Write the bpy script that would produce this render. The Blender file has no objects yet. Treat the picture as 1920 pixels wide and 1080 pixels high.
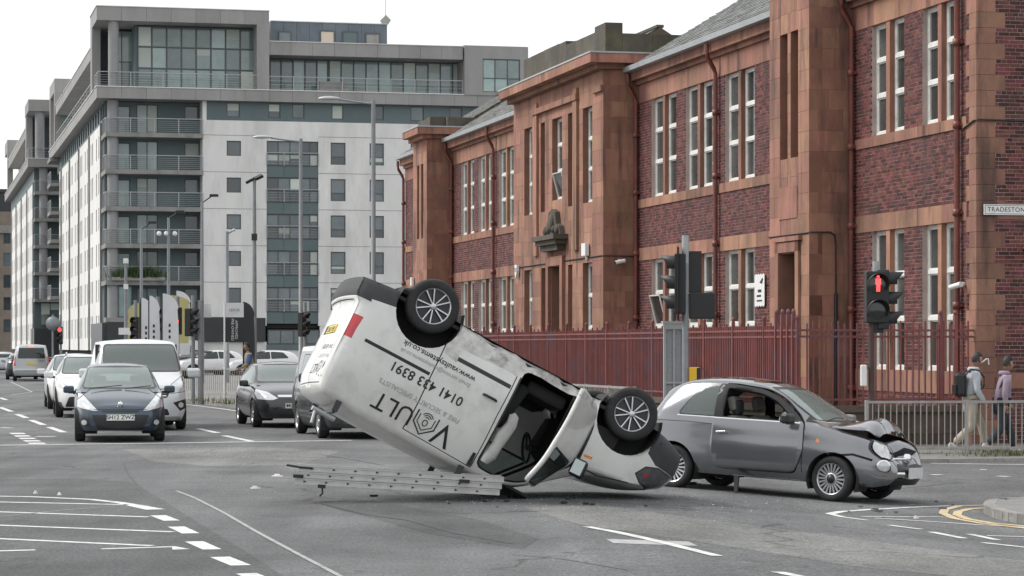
import bpy, bmesh, math, random
from mathutils import Vector, Matrix
from mathutils.bvhtree import BVHTree
rnd = random.Random(7)
R = math.radians
S = bpy.context.scene
COL = S.collection
# ---------------------------------------------------------------- camera
F_PX, H_CAM = 4800.0, 1.8
cam_d = bpy.data.cameras.new('camera')
cam_d.sensor_width = 36.0
cam_d.lens = 36.0 * F_PX / 1920.0
cam_d.shift_y = 110.0 / 1920.0
cam_d.clip_start = 0.5
cam_d.clip_end = 8000.0
cam = bpy.data.objects.new('camera', cam_d)
cam.location = (0, 0, H_CAM)
cam.rotation_euler = (R(90), 0, 0)
COL.objects.link(cam)
S.camera = cam
# ---------------------------------------------------------------- overcast sky and veiled sun
SUN_EL, SUN_AZ = 46.0, 282.0        # azimuth clockwise from +Y
W = bpy.data.worlds.new('World')
S.world = W
W.use_nodes = True
nt = W.node_tree
nt.nodes.clear()
o_ = nt.nodes.new('ShaderNodeOutputWorld')
bg = nt.nodes.new('ShaderNodeBackground')
sky = nt.nodes.new('ShaderNodeTexSky')
sky.sky_type = 'NISHITA'
sky.sun_disc = False
sky.sun_elevation = R(SUN_EL)
sky.sun_rotation = R(SUN_AZ)
sky.dust_density = 4.0
tc = nt.nodes.new('ShaderNodeTexCoord')
nz = nt.nodes.new('ShaderNodeTexNoise')
nz.inputs['Scale'].default_value = 2.2
nz.inputs['Detail'].default_value = 5
cr = nt.nodes.new('ShaderNodeValToRGB')
cr.color_ramp.elements[0].position = 0.3
cr.color_ramp.elements[0].color = (9.4, 9.7, 10.0, 1)
cr.color_ramp.elements[1].position = 0.7
cr.color_ramp.elements[1].color = (10.9, 11.0, 11.1, 1)
mx = nt.nodes.new('ShaderNodeMix')
mx.data_type = 'RGBA'
mx.inputs['Factor'].default_value = 0.93      # closed cloud cover
nt.links.new(tc.outputs['Generated'], nz.inputs['Vector'])
nt.links.new(nz.outputs['Fac'], cr.inputs['Fac'])
nt.links.new(sky.outputs['Color'], mx.inputs[6])
nt.links.new(cr.outputs['Color'], mx.inputs[7])
nt.links.new(mx.outputs[2], bg.inputs['Color'])
bg.inputs['Strength'].default_value = 0.06
nt.links.new(bg.outputs['Background'], o_.inputs['Surface'])
sd = bpy.data.lights.new('sun', 'SUN')
sd.energy = 1.5
sd.angle = R(25)
sd.color = (1.0, 0.97, 0.93)
sun = bpy.data.objects.new('sun', sd)
COL.objects.link(sun)
sdir = Vector((math.sin(R(SUN_AZ)) * math.cos(R(SUN_EL)), math.cos(R(SUN_AZ)) * math.cos(R(SUN_EL)), math.sin(R(SUN_EL))))
sun.rotation_euler = sdir.to_track_quat('Z', 'Y').to_euler()
sun.location = (0, 0, 60)
vs = S.view_settings
vs.view_transform = 'Standard'
vs.look = 'None'
vs.exposure = 0.95
vs.gamma = 1.0
vs.use_curve_mapping = False

# ---------------------------------------------------------------- helpers
def sm(t):
    t = max(0.0, min(1.0, t))
    return t * t * (3 - 2 * t)

def gz(x, y):
    """height of the road surface"""
    return -0.25 * sm((x - 0.2) / 5.8) * (1 - sm((y - 52) / 25.0))

def gp(u, v, z0=None):
    """road point behind a sight line, found by a few steps on the road's height"""
    z = 0.0 if z0 is None else z0
    for _ in range(12):
        y = (H_CAM - z) * F_PX / (v - 650.0)
        x = (u - 960.0) / F_PX * y
        if z0 is None:
            z = gz(x, y)
    return Vector((x, y, z))

MATS = {}
def nn(t, typ, **kw):
    n = t.nodes.new(typ)
    for k, v in kw.items():
        setattr(n, k, v)
    return n

def mat(name, col, rough=0.6, metal=0.0, var=0.0, vscale=3.0, bump=0.0, bscale=60.0, rand=0.0, hue=0.0,
        dirt=None, dirt_amt=0.0, dirt_scale=1.2, coat=0.0, spec=0.5, stretch=None, alpha=1.0, emit=None, coords='world', detail=6, soot=None, soot_amt=0.0):
    """procedural principled material: noise variation, shade per piece, dirt and fine bump"""
    if name in MATS:
        return MATS[name]
    m = bpy.data.materials.new(name)
    m.use_nodes = True
    t = m.node_tree
    b = t.nodes['Principled BSDF']
    b.inputs['Roughness'].default_value = rough
    b.inputs['Metallic'].default_value = metal
    b.inputs['Coat Weight'].default_value = coat
    b.inputs['Coat Roughness'].default_value = 0.06
    b.inputs['Specular IOR Level'].default_value = spec
    b.inputs['Alpha'].default_value = alpha
    L = t.links.new
    if coords == 'world':
        vec = nn(t, 'ShaderNodeNewGeometry').outputs['Position']
    else:
        vec = nn(t, 'ShaderNodeTexCoord').outputs['Object']
    if stretch:
        mp = nn(t, 'ShaderNodeMapping')
        mp.inputs['Scale'].default_value = stretch
        L(vec, mp.inputs['Vector'])
        vec = mp.outputs['Vector']
    rgb = nn(t, 'ShaderNodeRGB')
    rgb.outputs[0].default_value = (*col, 1)
    cur = rgb.outputs[0]
    if var > 0 or rand > 0 or hue > 0:
        hs = nn(t, 'ShaderNodeHueSaturation')
        L(cur, hs.inputs['Color'])
        val = None
        if var > 0:
            n1 = nn(t, 'ShaderNodeTexNoise')
            n1.inputs['Scale'].default_value = vscale
            n1.inputs['Detail'].default_value = detail
            n1.inputs['Roughness'].default_value = 0.65
            L(vec, n1.inputs['Vector'])
            mr = nn(t, 'ShaderNodeMapRange')
            mr.inputs['From Min'].default_value = 0.25
            mr.inputs['From Max'].default_value = 0.75
            mr.inputs['To Min'].default_value = 1 - var
            mr.inputs['To Max'].default_value = 1 + var
            L(n1.outputs['Fac'], mr.inputs['Value'])
            val = mr.outputs['Result']
        if rand > 0 or hue > 0:
            oi = nn(t, 'ShaderNodeObjectInfo')
            ge = nn(t, 'ShaderNodeNewGeometry')
            ad = nn(t, 'ShaderNodeMath', operation='ADD')
            L(oi.outputs['Random'], ad.inputs[0])
            L(ge.outputs['Random Per Island'], ad.inputs[1])
            fr = nn(t, 'ShaderNodeMath', operation='FRACT')
            L(ad.outputs[0], fr.inputs[0])
            if rand > 0:
                m2 = nn(t, 'ShaderNodeMapRange')
                m2.inputs['To Min'].default_value = 1 - rand
                m2.inputs['To Max'].default_value = 1 + rand
                L(fr.outputs[0], m2.inputs['Value'])
                if val is None:
                    val = m2.outputs['Result']
                else:
                    mu = nn(t, 'ShaderNodeMath', operation='MULTIPLY')
                    L(val, mu.inputs[0]); L(m2.outputs['Result'], mu.inputs[1])
                    val = mu.outputs[0]
            if hue > 0:
                m4 = nn(t, 'ShaderNodeMath', operation='MULTIPLY'); m4.inputs[1].default_value = 7.31
                L(fr.outputs[0], m4.inputs[0])
                f2 = nn(t, 'ShaderNodeMath', operation='FRACT'); L(m4.outputs[0], f2.inputs[0])
                m3 = nn(t, 'ShaderNodeMapRange')
                m3.inputs['To Min'].default_value = 0.5 - hue
                m3.inputs['To Max'].default_value = 0.5 + hue
                L(f2.outputs[0], m3.inputs['Value'])
                L(m3.outputs['Result'], hs.inputs['Hue'])
        if val is not None:
            L(val, hs.inputs['Value'])
        cur = hs.outputs['Color']
    if dirt is not None and dirt_amt > 0:
        n2 = nn(t, 'ShaderNodeTexNoise')
        n2.inputs['Scale'].default_value = dirt_scale
        n2.inputs['Detail'].default_value = 8
        n2.inputs['Roughness'].default_value = 0.7
        L(vec, n2.inputs['Vector'])
        r2 = nn(t, 'ShaderNodeMapRange')
        r2.inputs['From Min'].default_value = 0.48
        r2.inputs['From Max'].default_value = 0.72
        r2.inputs['To Max'].default_value = dirt_amt
        L(n2.outputs['Fac'], r2.inputs['Value'])
        mm = nn(t, 'ShaderNodeMix', data_type='RGBA')
        L(r2.outputs['Result'], mm.inputs['Factor'])
        L(cur, mm.inputs[6])
        mm.inputs[7].default_value = (*dirt, 1)
        cur = mm.outputs[2]
    if soot is not None:
        # rain-washed soot in vertical runs
        ms = nn(t, 'ShaderNodeMapping'); ms.inputs['Scale'].default_value = (2.6, 2.6, 0.32)
        L(nn(t, 'ShaderNodeNewGeometry').outputs['Position'], ms.inputs['Vector'])
        n5 = nn(t, 'ShaderNodeTexNoise'); n5.inputs['Scale'].default_value = 1.0; n5.inputs['Detail'].default_value = 7; n5.inputs['Roughness'].default_value = 0.62
        L(ms.outputs['Vector'], n5.inputs['Vector'])
        r5 = nn(t, 'ShaderNodeMapRange'); r5.inputs['From Min'].default_value = 0.54; r5.inputs['From Max'].default_value = 0.70; r5.inputs['To Max'].default_value = soot_amt
        L(n5.outputs['Fac'], r5.inputs['Value'])
        m5 = nn(t, 'ShaderNodeMix', data_type='RGBA'); L(r5.outputs['Result'], m5.inputs['Factor']); L(cur, m5.inputs[6]); m5.inputs[7].default_value = (*soot, 1)
        cur = m5.outputs[2]
    L(cur, b.inputs['Base Color'])
    if bump > 0:
        n3 = nn(t, 'ShaderNodeTexNoise')
        n3.inputs['Scale'].default_value = bscale
        n3.inputs['Detail'].default_value = 4
        L(vec, n3.inputs['Vector'])
        bp = nn(t, 'ShaderNodeBump')
        bp.inputs['Strength'].default_value = bump
        bp.inputs['Distance'].default_value = 0.02
        L(n3.outputs['Fac'], bp.inputs['Height'])
        L(bp.outputs['Normal'], b.inputs['Normal'])
    if emit:
        b.inputs['Emission Color'].default_value = (*emit[:3], 1)
        b.inputs['Emission Strength'].default_value = emit[3]
    MATS[name] = m
    return m

def glass_mat(name, tint=(0.75, 0.85, 0.82), clear=0.6, rough=0.02, base=(0.48, 0.56, 0.53), painted_sheen=0.2):
    """vehicle or window glass: tinted see-through pane with a fresnel reflection and a painted sky sheen"""
    if name in MATS:
        return MATS[name]
    m = bpy.data.materials.new(name)
    m.use_nodes = True
    t = m.node_tree
    t.nodes.clear()
    L = t.links.new
    out = nn(t, 'ShaderNodeOutputMaterial')
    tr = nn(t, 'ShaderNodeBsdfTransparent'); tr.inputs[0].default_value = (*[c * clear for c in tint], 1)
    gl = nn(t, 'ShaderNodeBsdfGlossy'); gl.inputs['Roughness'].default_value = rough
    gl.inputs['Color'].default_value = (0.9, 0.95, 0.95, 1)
    df = nn(t, 'ShaderNodeBsdfDiffuse'); df.inputs['Color'].default_value = (*base, 1)  # pale diffuse mixed into the glass in place of sky reflection
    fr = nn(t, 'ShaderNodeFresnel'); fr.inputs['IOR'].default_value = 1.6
    m0 = nn(t, 'ShaderNodeMixShader'); m0.inputs[0].default_value = painted_sheen
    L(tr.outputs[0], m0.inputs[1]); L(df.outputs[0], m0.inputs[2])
    m1 = nn(t, 'ShaderNodeMixShader')
    L(fr.outputs[0], m1.inputs[0]); L(m0.outputs[0], m1.inputs[1]); L(gl.outputs[0], m1.inputs[2])
    L(m1.outputs[0], out.inputs['Surface'])
    MATS[name] = m
    return m

def obj(name, me, m=None, parent=None, loc=None, rot=None, scale=None):
    if m is not None and len(me.materials) == 0:
        me.materials.append(m)
    o = bpy.data.objects.new(name, me)
    COL.objects.link(o)
    if parent is not None:
        o.parent = parent
    if loc is not None:
        o.location = loc
    if rot is not None:
        o.rotation_euler = rot
    if scale is not None:
        o.scale = scale
    return o

def tag(o, label=None, cat=None, group=None, kind=None):
    if label: o['label'] = label
    if cat: o['category'] = cat
    if group: o['group'] = group
    if kind: o['kind'] = kind
    return o

def thing(name, label, cat, loc=(0, 0, 0), rz=0.0, group=None):
    o = bpy.data.objects.new(name, None)
    o.empty_display_size = 0.3
    COL.objects.link(o)
    o.location = loc
    o.rotation_euler = (0, 0, rz)
    return tag(o, label, cat, group)

_CUBES = {}
def piece(name, parent, x0, x1, y0, y1, z0, z1, m):
    """one box-shaped piece, sharing a unit cube per material"""
    key = m.name
    if key not in _CUBES:
        me = bpy.data.meshes.new('block_' + key)
        vs_ = [(x, y, z) for x in (-.5, .5) for y in (-.5, .5) for z in (-.5, .5)]
        fs = [(0, 1, 3, 2), (4, 6, 7, 5), (0, 4, 5, 1), (2, 3, 7, 6), (0, 2, 6, 4), (1, 5, 7, 3)]
        me.from_pydata(vs_, [], fs)
        me.materials.append(m)
        _CUBES[key] = me
    return obj(name, _CUBES[key], None, parent, ((x0 + x1) / 2, (y0 + y1) / 2, (z0 + z1) / 2), None,
               (abs(x1 - x0), abs(y1 - y0), abs(z1 - z0)))

class MB:
    """collects boxes, tubes, prisms and plates and links them as one mesh"""
    def __init__(s):
        s.v, s.f, s.sm = [], [], []
    def add(s, vs_, fs, smooth=False):
        k = len(s.v)
        s.v += [tuple(p) for p in vs_]
        s.f += [tuple(i + k for i in f) for f in fs]
        s.sm += [smooth] * len(fs)
        return s
    def box(s, x0, x1, y0, y1, z0, z1):
        x0, x1 = min(x0, x1), max(x0, x1); y0, y1 = min(y0, y1), max(y0, y1); z0, z1 = min(z0, z1), max(z0, z1)
        vs_ = [(x, y, z) for x in (x0, x1) for y in (y0, y1) for z in (z0, z1)]
        return s.add(vs_, [(0, 1, 3, 2), (4, 6, 7, 5), (0, 4, 5, 1), (2, 3, 7, 6), (0, 2, 6, 4), (1, 5, 7, 3)])
    def tube(s, pts, r, n=10, caps=True):
        pts = [Vector(p) for p in pts]
        rs = r if isinstance(r, (list, tuple)) else [r] * len(pts)
        rings = []
        for i, p in enumerate(pts):
            a = pts[max(0, i - 1)]; b = pts[min(len(pts) - 1, i + 1)]
            d = (b - a)
            if d.length < 1e-9: d = Vector((0, 0, 1))
            d.normalize()
            up = Vector((0, 0, 1)) if abs(d.z) < 0.95 else Vector((1, 0, 0))
            e1 = d.cross(up).normalized(); e2 = e1.cross(d)
            rings.append([p + (e1 * math.cos(2 * math.pi * k / n) + e2 * math.sin(2 * math.pi * k / n)) * rs[i] for k in range(n)])
        vs_ = [q for rg in rings for q in rg]
        fs = []
        for i in range(len(pts) - 1):
            for k in range(n):
                fs.append((i * n + k, i * n + (k + 1) % n, (i + 1) * n + (k + 1) % n, (i + 1) * n + k))
        s.add(vs_, fs, True)
        if caps:
            s.add(rings[0], [tuple(range(n))[::-1]]); s.add(rings[-1], [tuple(range(n))])
        return s
    def prism(s, poly, axis, a0, a1):
        """polygon (2D list) extruded along axis x, y or z"""
        def P(p, a):
            return {'x': (a, p[0], p[1]), 'y': (p[0], a, p[1]), 'z': (p[0], p[1], a)}[axis]
        n = len(poly)
        vs_ = [P(p, a0) for p in poly] + [P(p, a1) for p in poly]
        fs = [tuple(range(n))[::-1], tuple(range(n, 2 * n))] + [(i, (i + 1) % n, n + (i + 1) % n, n + i) for i in range(n)]
        return s.add(vs_, fs)
    def lathe(s, prof, axis='z', n=24, c=(0, 0, 0)):
        """profile [(r, h)] turned about an axis through c"""
        vs_ = []
        for (r, h) in prof:
            for k in range(n):
                a = 2 * math.pi * k / n
                x, y = r * math.cos(a), r * math.sin(a)
                p = {'z': (x, y, h), 'y': (x, h, y), 'x': (h, x, y)}[axis]
                vs_.append((p[0] + c[0], p[1] + c[1], p[2] + c[2]))
        fs = []
        for i in range(len(prof) - 1):
            for k in range(n):
                fs.append((i * n + k, i * n + (k + 1) % n, (i + 1) * n + (k + 1) % n, (i + 1) * n + k))
        return s.add(vs_, fs, True)
    def build(s, name, m, parent=None, loc=None, rot=None, fix=True, bevel=0.0):
        me = bpy.data.meshes.new(name)
        me.from_pydata(s.v, [], s.f)
        me.polygons.foreach_set('use_smooth', s.sm)
        if fix:
            bm = bmesh.new(); bm.from_mesh(me)
            bmesh.ops.recalc_face_normals(bm, faces=bm.faces)
            if bevel > 0:
                bmesh.ops.bevel(bm, geom=bm.edges[:], offset=bevel, segments=2, affect='EDGES', profile=0.5)
            bm.to_mesh(me); bm.free()
        ms = m if isinstance(m, (list, tuple)) else [m]
        for q in ms: me.materials.append(q)
        return obj(name, me, None, parent, loc, rot)

def text_mesh(body, size, align='CENTER', extrude=0.0, shear=0.0, spacing=1.0, bold=0.0):
    c = bpy.data.curves.new('text', 'FONT')
    c.body = body; c.size = size; c.align_x = align; c.align_y = 'CENTER'; c.extrude = extrude
    c.space_character = spacing; c.shear = shear; c.resolution_u = 3; c.offset = bold
    o = bpy.data.objects.new('text_tmp', c)
    COL.objects.link(o)
    dg = bpy.context.evaluated_depsgraph_get()
    me = bpy.data.meshes.new_from_object(o.evaluated_get(dg))
    bpy.data.objects.remove(o, do_unlink=True)
    bpy.data.curves.remove(c)
    me.materials.clear()
    me.name = 'lettering'
    return me

def copy_tree(o, parent=None):
    c = o.copy(); COL.objects.link(c)
    if parent is not None: c.parent = parent
    for ch in list(o.children): copy_tree(ch, c)
    return c
# ---------------------------------------------------------------- ground, pavements, markings
ANG = math.atan(1130.0 / 4800.0)
DV = Vector((-math.sin(ANG), math.cos(ANG), 0))     # along the street, away
PV = Vector((math.cos(ANG), math.sin(ANG), 0))      # across the street, to the right
CB = Vector((8.9, 48.9, 0))                         # corner of the sandstone building
RZ_ST = math.atan2(DV.y, DV.x)
def st(s, n, z=0.0):
    """street frame: s metres along, n metres out from the facade towards the road"""
    q = CB + DV * s - PV * n
    return Vector((q.x, q.y, z))

def asphalt(name='asphalt', col=(0.140, 0.142, 0.144), cracks=True):
    m = bpy.data.materials.new(name)
    m.use_nodes = True
    t = m.node_tree; L = t.links.new
    b = t.nodes['Principled BSDF']
    pos = nn(t, 'ShaderNodeNewGeometry').outputs['Position']
    def noise(sc, det=4, ro=0.6, mp=None):
        n = nn(t, 'ShaderNodeTexNoise'); n.inputs['Scale'].default_value = sc
        n.inputs['Detail'].default_value = det; n.inputs['Roughness'].default_value = ro
        v = pos
        if mp:
            q = nn(t, 'ShaderNodeMapping'); q.inputs['Scale'].default_value = mp[0]; q.inputs['Rotation'].default_value = (0, 0, mp[1])
            L(pos, q.inputs['Vector']); v = q.outputs['Vector']
        L(v, n.inputs['Vector']); return n.outputs['Fac']
    def rng(f, a, b_, c, d):
        r = nn(t, 'ShaderNodeMapRange'); r.inputs['From Min'].default_value = a; r.inputs['From Max'].default_value = b_
        r.inputs['To Min'].default_value = c; r.inputs['To Max'].default_value = d; L(f, r.inputs['Value']); return r.outputs['Result']
    def mul(a, b_):
        q = nn(t, 'ShaderNodeMath', operation='MULTIPLY'); L(a, q.inputs[0]); L(b_, q.inputs[1]); return q.outputs[0]
    chips = rng(noise(30, 4, 0.85), 0.34, 0.68, 0.35, 1.7)          # stone chippings
    mid = rng(noise(7, 6, 0.7), 0.3, 0.7, 0.86, 1.14)
    big = rng(noise(0.35, 5, 0.6), 0.35, 0.65, 0.76, 1.20)        # patches of older surfacing
    streak = rng(noise(1.0, 5, 0.6, ((0.9, 0.06, 1), ANG)), 0.35, 0.65, 0.82, 1.16)   # tyre wear along the lanes
    v = mul(mul(chips, mid), mul(big, streak))
    stain = rng(noise(0.9, 6, 0.7), 0.58, 0.68, 1.0, 0.72)        # oil and wet stains
    v = mul(v, stain)
    # cracks: thin lines of a distorted cell pattern, only in places
    vor = nn(t, 'ShaderNodeTexVoronoi', feature='DISTANCE_TO_EDGE'); vor.inputs['Scale'].default_value = 0.28
    nd = nn(t, 'ShaderNodeTexNoise'); nd.inputs['Scale'].default_value = 1.6; nd.inputs['Detail'].default_value = 6
    L(pos, nd.inputs['Vector'])
    va = nn(t, 'ShaderNodeVectorMath', operation='MULTIPLY_ADD'); va.inputs[1].default_value = (1.1, 1.1, 0); L(nd.outputs['Color'], va.inputs[0]); L(pos, va.inputs[2])
    L(va.outputs[0], vor.inputs['Vector'])
    ck = rng(vor.outputs['Distance'], 0.0, 0.012, 0.45, 1.0)
    msk = rng(noise(0.22, 2), 0.48, 0.56, 0.0, 1.0)
    cm = nn(t, 'ShaderNodeMix'); cm.inputs[2].default_value = 1.0; L(msk, cm.inputs[0]); L(ck, cm.inputs[3])
    v = mul(v, cm.outputs[0])
    hs = nn(t, 'ShaderNodeHueSaturation'); hs.inputs['Color'].default_value = (*col, 1)
    L(v, hs.inputs['Value']); L(hs.outputs['Color'], b.inputs['Base Color'])
    b.inputs['Roughness'].default_value = 0.82
    b.inputs['Specular IOR Level'].default_value = 0.35
    bp = nn(t, 'ShaderNodeBump'); bp.inputs['Strength'].default_value = 0.55; bp.inputs['Distance'].default_value = 0.012
    L(chips, bp.inputs['Height']); L(bp.outputs['Normal'], b.inputs['Normal'])
    MATS[name] = m
    return m
M_ASPH = asphalt()
def axis_pts(a, b, fine0, fine1, step):
    pts = [a, a * 0.4, a * 0.15]
    k = fine0
    while k <= fine1 + 1e-6:
        pts.append(k); k += step
    pts += [b * 0.15, b * 0.4, b]
    return sorted(set(p for p in pts if a <= p <= b))
xs = axis_pts(-3000, 3000, -40, 40, 0.5)
ys = [-60, -20, 0] + [4 + 1.0 * i for i in range(90)] + [100, 130, 180, 260, 400, 800, 2000, 6000]
gm = bpy.data.meshes.new('road')
gm.from_pydata([(x, y, gz(x, y)) for y in ys for x in xs], [],
               [(j * len(xs) + i, j * len(xs) + i + 1, (j + 1) * len(xs) + i + 1, (j + 1) * len(xs) + i)
                for j in range(len(ys) - 1) for i in range(len(xs) - 1)])
gm.polygons.foreach_set('use_smooth', [True] * len(gm.polygons))
tag(obj('road', gm, M_ASPH), kind='structure')

# areas of newer and older surfacing, each a thin overlay with a sealed joint
M_ASPH_D = asphalt('asphalt_dark', (0.105, 0.107, 0.108))
M_ASPH_L = asphalt('asphalt_pale', (0.185, 0.184, 0.178))
M_TAR = mat('tar_seal', (0.045, 0.045, 0.046), 0.6, var=0.3, vscale=4)
def overlay(name, uv, m, lift):
    P = [gp(u, v) for u, v in uv]
    bm = bmesh.new()
    f = bm.faces.new([bm.verts.new((p.x, p.y, 0)) for p in P])
    x0, x1 = min(p.x for p in P), max(p.x for p in P); y0, y1 = min(p.y for p in P), max(p.y for p in P)
    k = x0 + 0.5
    while k < x1:
        bmesh.ops.bisect_plane(bm, geom=bm.verts[:] + bm.edges[:] + bm.faces[:], plane_co=(k, 0, 0), plane_no=(1, 0, 0)); k += 0.5
    for v in bm.verts: v.co.z = gz(v.co.x, v.co.y) + lift
    bm.normal_update()
    for f in bm.faces:
        if f.normal.z < 0: f.normal_flip()
    me = bpy.data.meshes.new(name); bm.to_mesh(me); bm.free()
    return tag(obj(name, me, m), kind='structure')
overlay('road_patch', [(-80, 900), (150, 897), (250, 905), (300, 935), (380, 985), (470, 1040), (560, 1100), (-80, 1100)], M_ASPH_D, 0.0022)
overlay('road_patch', [(980, 952), (1120, 948), (1330, 975), (1600, 1010), (1990, 1060), (1990, 1100), (1600, 1062), (1280, 1012), (1090, 985)], M_ASPH_L, 0.0018)
overlay('road_patch', [(230, 842), (480, 838), (640, 846), (560, 872), (390, 874), (290, 866)], M_ASPH_L, 0.0014)
overlay('road_patch', [(600, 945), (700, 938), (900, 975), (1010, 1010), (980, 1030), (800, 1000)], M_ASPH_D, 0.0016)
# worn white and yellow paint
M_LINE = mat('road_paint_white', (0.62, 0.62, 0.60), 0.7, var=0.14, vscale=9, dirt=(0.16, 0.16, 0.16), dirt_amt=0.75, dirt_scale=7, bump=0.3, bscale=70)
M_LINE2 = mat('road_paint_worn', (0.34, 0.34, 0.335), 0.75, var=0.2, vscale=9, dirt=(0.14, 0.14, 0.14), dirt_amt=0.9, dirt_scale=6, bump=0.3, bscale=70)
M_YEL = mat('road_paint_yellow', (0.55, 0.43, 0.25), 0.7, var=0.14, vscale=9, dirt=(0.2, 0.19, 0.17), dirt_amt=0.6, dirt_scale=7, bump=0.3, bscale=70)
def sheet(name, quads, m, lift=0.005, parent=None):
    """thin painted sheet that follows the road: quads of four (x, y) corners, cut fine enough to hug the camber"""
    vs_, fs = [], []
    for q in quads:
        q = [Vector((p[0], p[1])) for p in q]
        ln = max((q[1] - q[0]).length, (q[2] - q[3]).length)
        n = max(1, int(ln / 0.5))
        for i in range(n + 1):
            t = i / n
            a = q[0].lerp(q[1], t); b = q[3].lerp(q[2], t)
            k = len(vs_)
            vs_ += [(a.x, a.y, gz(a.x, a.y) + lift), (b.x, b.y, gz(b.x, b.y) + lift)]
            if i: fs.append((k - 2, k, k + 1, k - 1))
    me = bpy.data.meshes.new(name); me.from_pydata(vs_, [], fs)
    bm = bmesh.new(); bm.from_mesh(me); bmesh.ops.recalc_face_normals(bm, faces=bm.faces)
    for f in bm.faces:
        if f.normal.z < 0: f.normal_flip()
    bm.to_mesh(me); bm.free()
    return tag(obj(name, me, m, parent), kind='structure')
def stroke(pts, w):
    """polyline on the road as quads of width w"""
    out = []
    P = [Vector((p[0], p[1])) for p in pts]
    off = []
    for i, p in enumerate(P):
        d = (P[min(i + 1, len(P) - 1)] - P[max(i - 1, 0)]).normalized()
        nrm = Vector((-d.y, d.x)) * (w[i] if isinstance(w, list) else w) / 2
        off.append((p + nrm, p - nrm))
    for i in range(len(P) - 1):
        out.append((off[i][0], off[i + 1][0], off[i + 1][1], off[i][1]))
    return out
def px(*uv):
    return [gp(u, v) for u, v in uv]
def line(name, uvs, w, m=M_LINE, lift=0.005):
    return sheet(name, stroke(px(*uvs), w), m, lift)
# stop line across the waiting lanes
line('stop_line', [(-60, 836), (320, 831), (660, 826)], 0.22)
# hatched island at the bottom left
line('hatching_edge', [(-60, 930), (60, 932), (170, 937), (225, 943), (262, 950), (292, 956)], [0.12, 0.12, 0.12, 0.13, 0.19, 0.22])
for a, b in (((-40, 941), (240, 947)), ((-40, 959), (278, 970)), ((-40, 984), (325, 998)), ((-40, 1009), (285, 1024)), ((-40, 1035), (66, 1032))):
    line('hatching_bar', [a, b], 0.11)
line('hatching_bar', [(190, 1030), (325, 1026), (340, 1031)], [0.09, 0.11, 0.16])
line('scratch_line', [(0, 969), (120, 957), (238, 948)], 0.03, M_LINE2)
for a, b in (((296, 967), (322, 977)), ((330, 988), (358, 1001)), ((364, 1016), (398, 1031)), ((412, 1045), (452, 1061)), ((462, 1076), (505, 1094))):
    line('dashed_mark', [a, b], 0.17)
line('faded_line', [(331, 921), (365, 934), (420, 962), (480, 997), (560, 1040), (640, 1082)], 0.045, M_LINE2)
# lane marks of the waiting lanes and the far road
for a, b in (((372, 804), (408, 812)), ((420, 817), (472, 828)), ((318, 790), (340, 796))):
    line('lane_mark', [a, b], 0.15)
for k, (a, b) in enumerate((((0, 764), (22, 772)), ((32, 777), (50, 784)), ((58, 788), (82, 797)), ((92, 801), (120, 811)), ((0, 746), (12, 750)))):
    line('lane_mark', [a, b], 0.16)
line('lane_mark', [(0, 802), (22, 803)], 0.2)
for k in range(5):
    line('lane_mark', [(30 + k * 9, 812 + k * 4.6), (36 + k * 9, 814.5 + k * 4.6)], 0.3)
line('lane_mark', [(66, 819), (104, 819)], 0.75, M_LINE2)
line('edge_line', [(340, 758), (362, 760), (410, 766), (460, 773), (520, 781)], 0.12)
line('edge_line', [(20, 716), (60, 735), (20, 741)], 0.1, M_LINE2)
# centre of the junction
line('junction_mark', [(1100, 988), (1150, 997), (1215, 1011), (1345, 1043)], [0.10, 0.12, 0.13, 0.12])
line('blacked_out_mark', [(1143, 1015), (1300, 1020)], 0.5, mat('worn_grey_paint', (0.36, 0.365, 0.365), 0.75, var=0.15, vscale=8, dirt=(0.17, 0.17, 0.17), dirt_amt=0.7, dirt_scale=9), 0.0035)
for c_, w_ in (([(232, 868), (240, 890), (262, 915), (271, 932)], .022), ([(598, 852), (660, 862), (720, 873), (840, 872)], .02), ([(600, 944), (640, 955), (700, 968), (760, 975), (850, 1000), (960, 1020)], .03), ([(692, 908), (760, 928)], .02), ([(300, 920), (380, 921), (440, 922)], .012), ([(1250, 880), (1330, 905), (1420, 925)], .015), ([(960, 1040), (1050, 1048), (1180, 1070)], .018), ([(1500, 925), (1700, 915), (1800, 905)], .02), ([(40, 880), (200, 872), (400, 876)], .014)):
    line('tar_joint', c_, w_, M_TAR, 0.0045)
line('junction_mark', [(1458, 1073), (1520, 1086)], 0.14)
# markings of the side road on the right
line('give_way_edge', [(1780, 949), (1700, 952), (1630, 956), (1575, 960), (1556, 964), (1580, 970), (1626, 976)], [0.09, 0.09, 0.10, 0.11, 0.12, 0.10, 0.09])
line('side_road_line', [(1614, 969), (1760, 969.5), (1800, 972)], 0.07)
line('side_road_line', [(1640, 972), (1740, 978), (1920, 989), (1990, 993)], 0.08)
line('side_road_mark', [(1666, 985), (1727, 993)], 0.11)
line('side_road_mark', [(1746, 998), (1808, 1010)], 0.11)
line('side_road_mark', [(1842, 1018), (1925, 1027)], 0.10)
line('side_road_mark', [(1818, 1002), (1870, 1013)], 0.10)
line('side_road_mark', [(1850, 1005), (1960, 1008)], 0.08)
line('yellow_line', [(1850, 948), (1800, 949), (1772, 956), (1768, 963), (1790, 973), (1840, 982), (1930, 992)], 0.11, M_YEL, 0.007)
line('yellow_line', [(1850, 953), (1818, 955), (1797, 960), (1794, 966), (1815, 974), (1862, 982), (1930, 988)], 0.11, M_YEL, 0.007)
for a, b in (((1745, 890), (1764, 891)), ((1870, 893), (1892, 894)), ((1838, 881), (1850, 881))):
    line('side_road_mark', [a, b], 0.16)
line('edge_line', [(1745, 869), (1930, 872)], 0.14)

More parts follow.
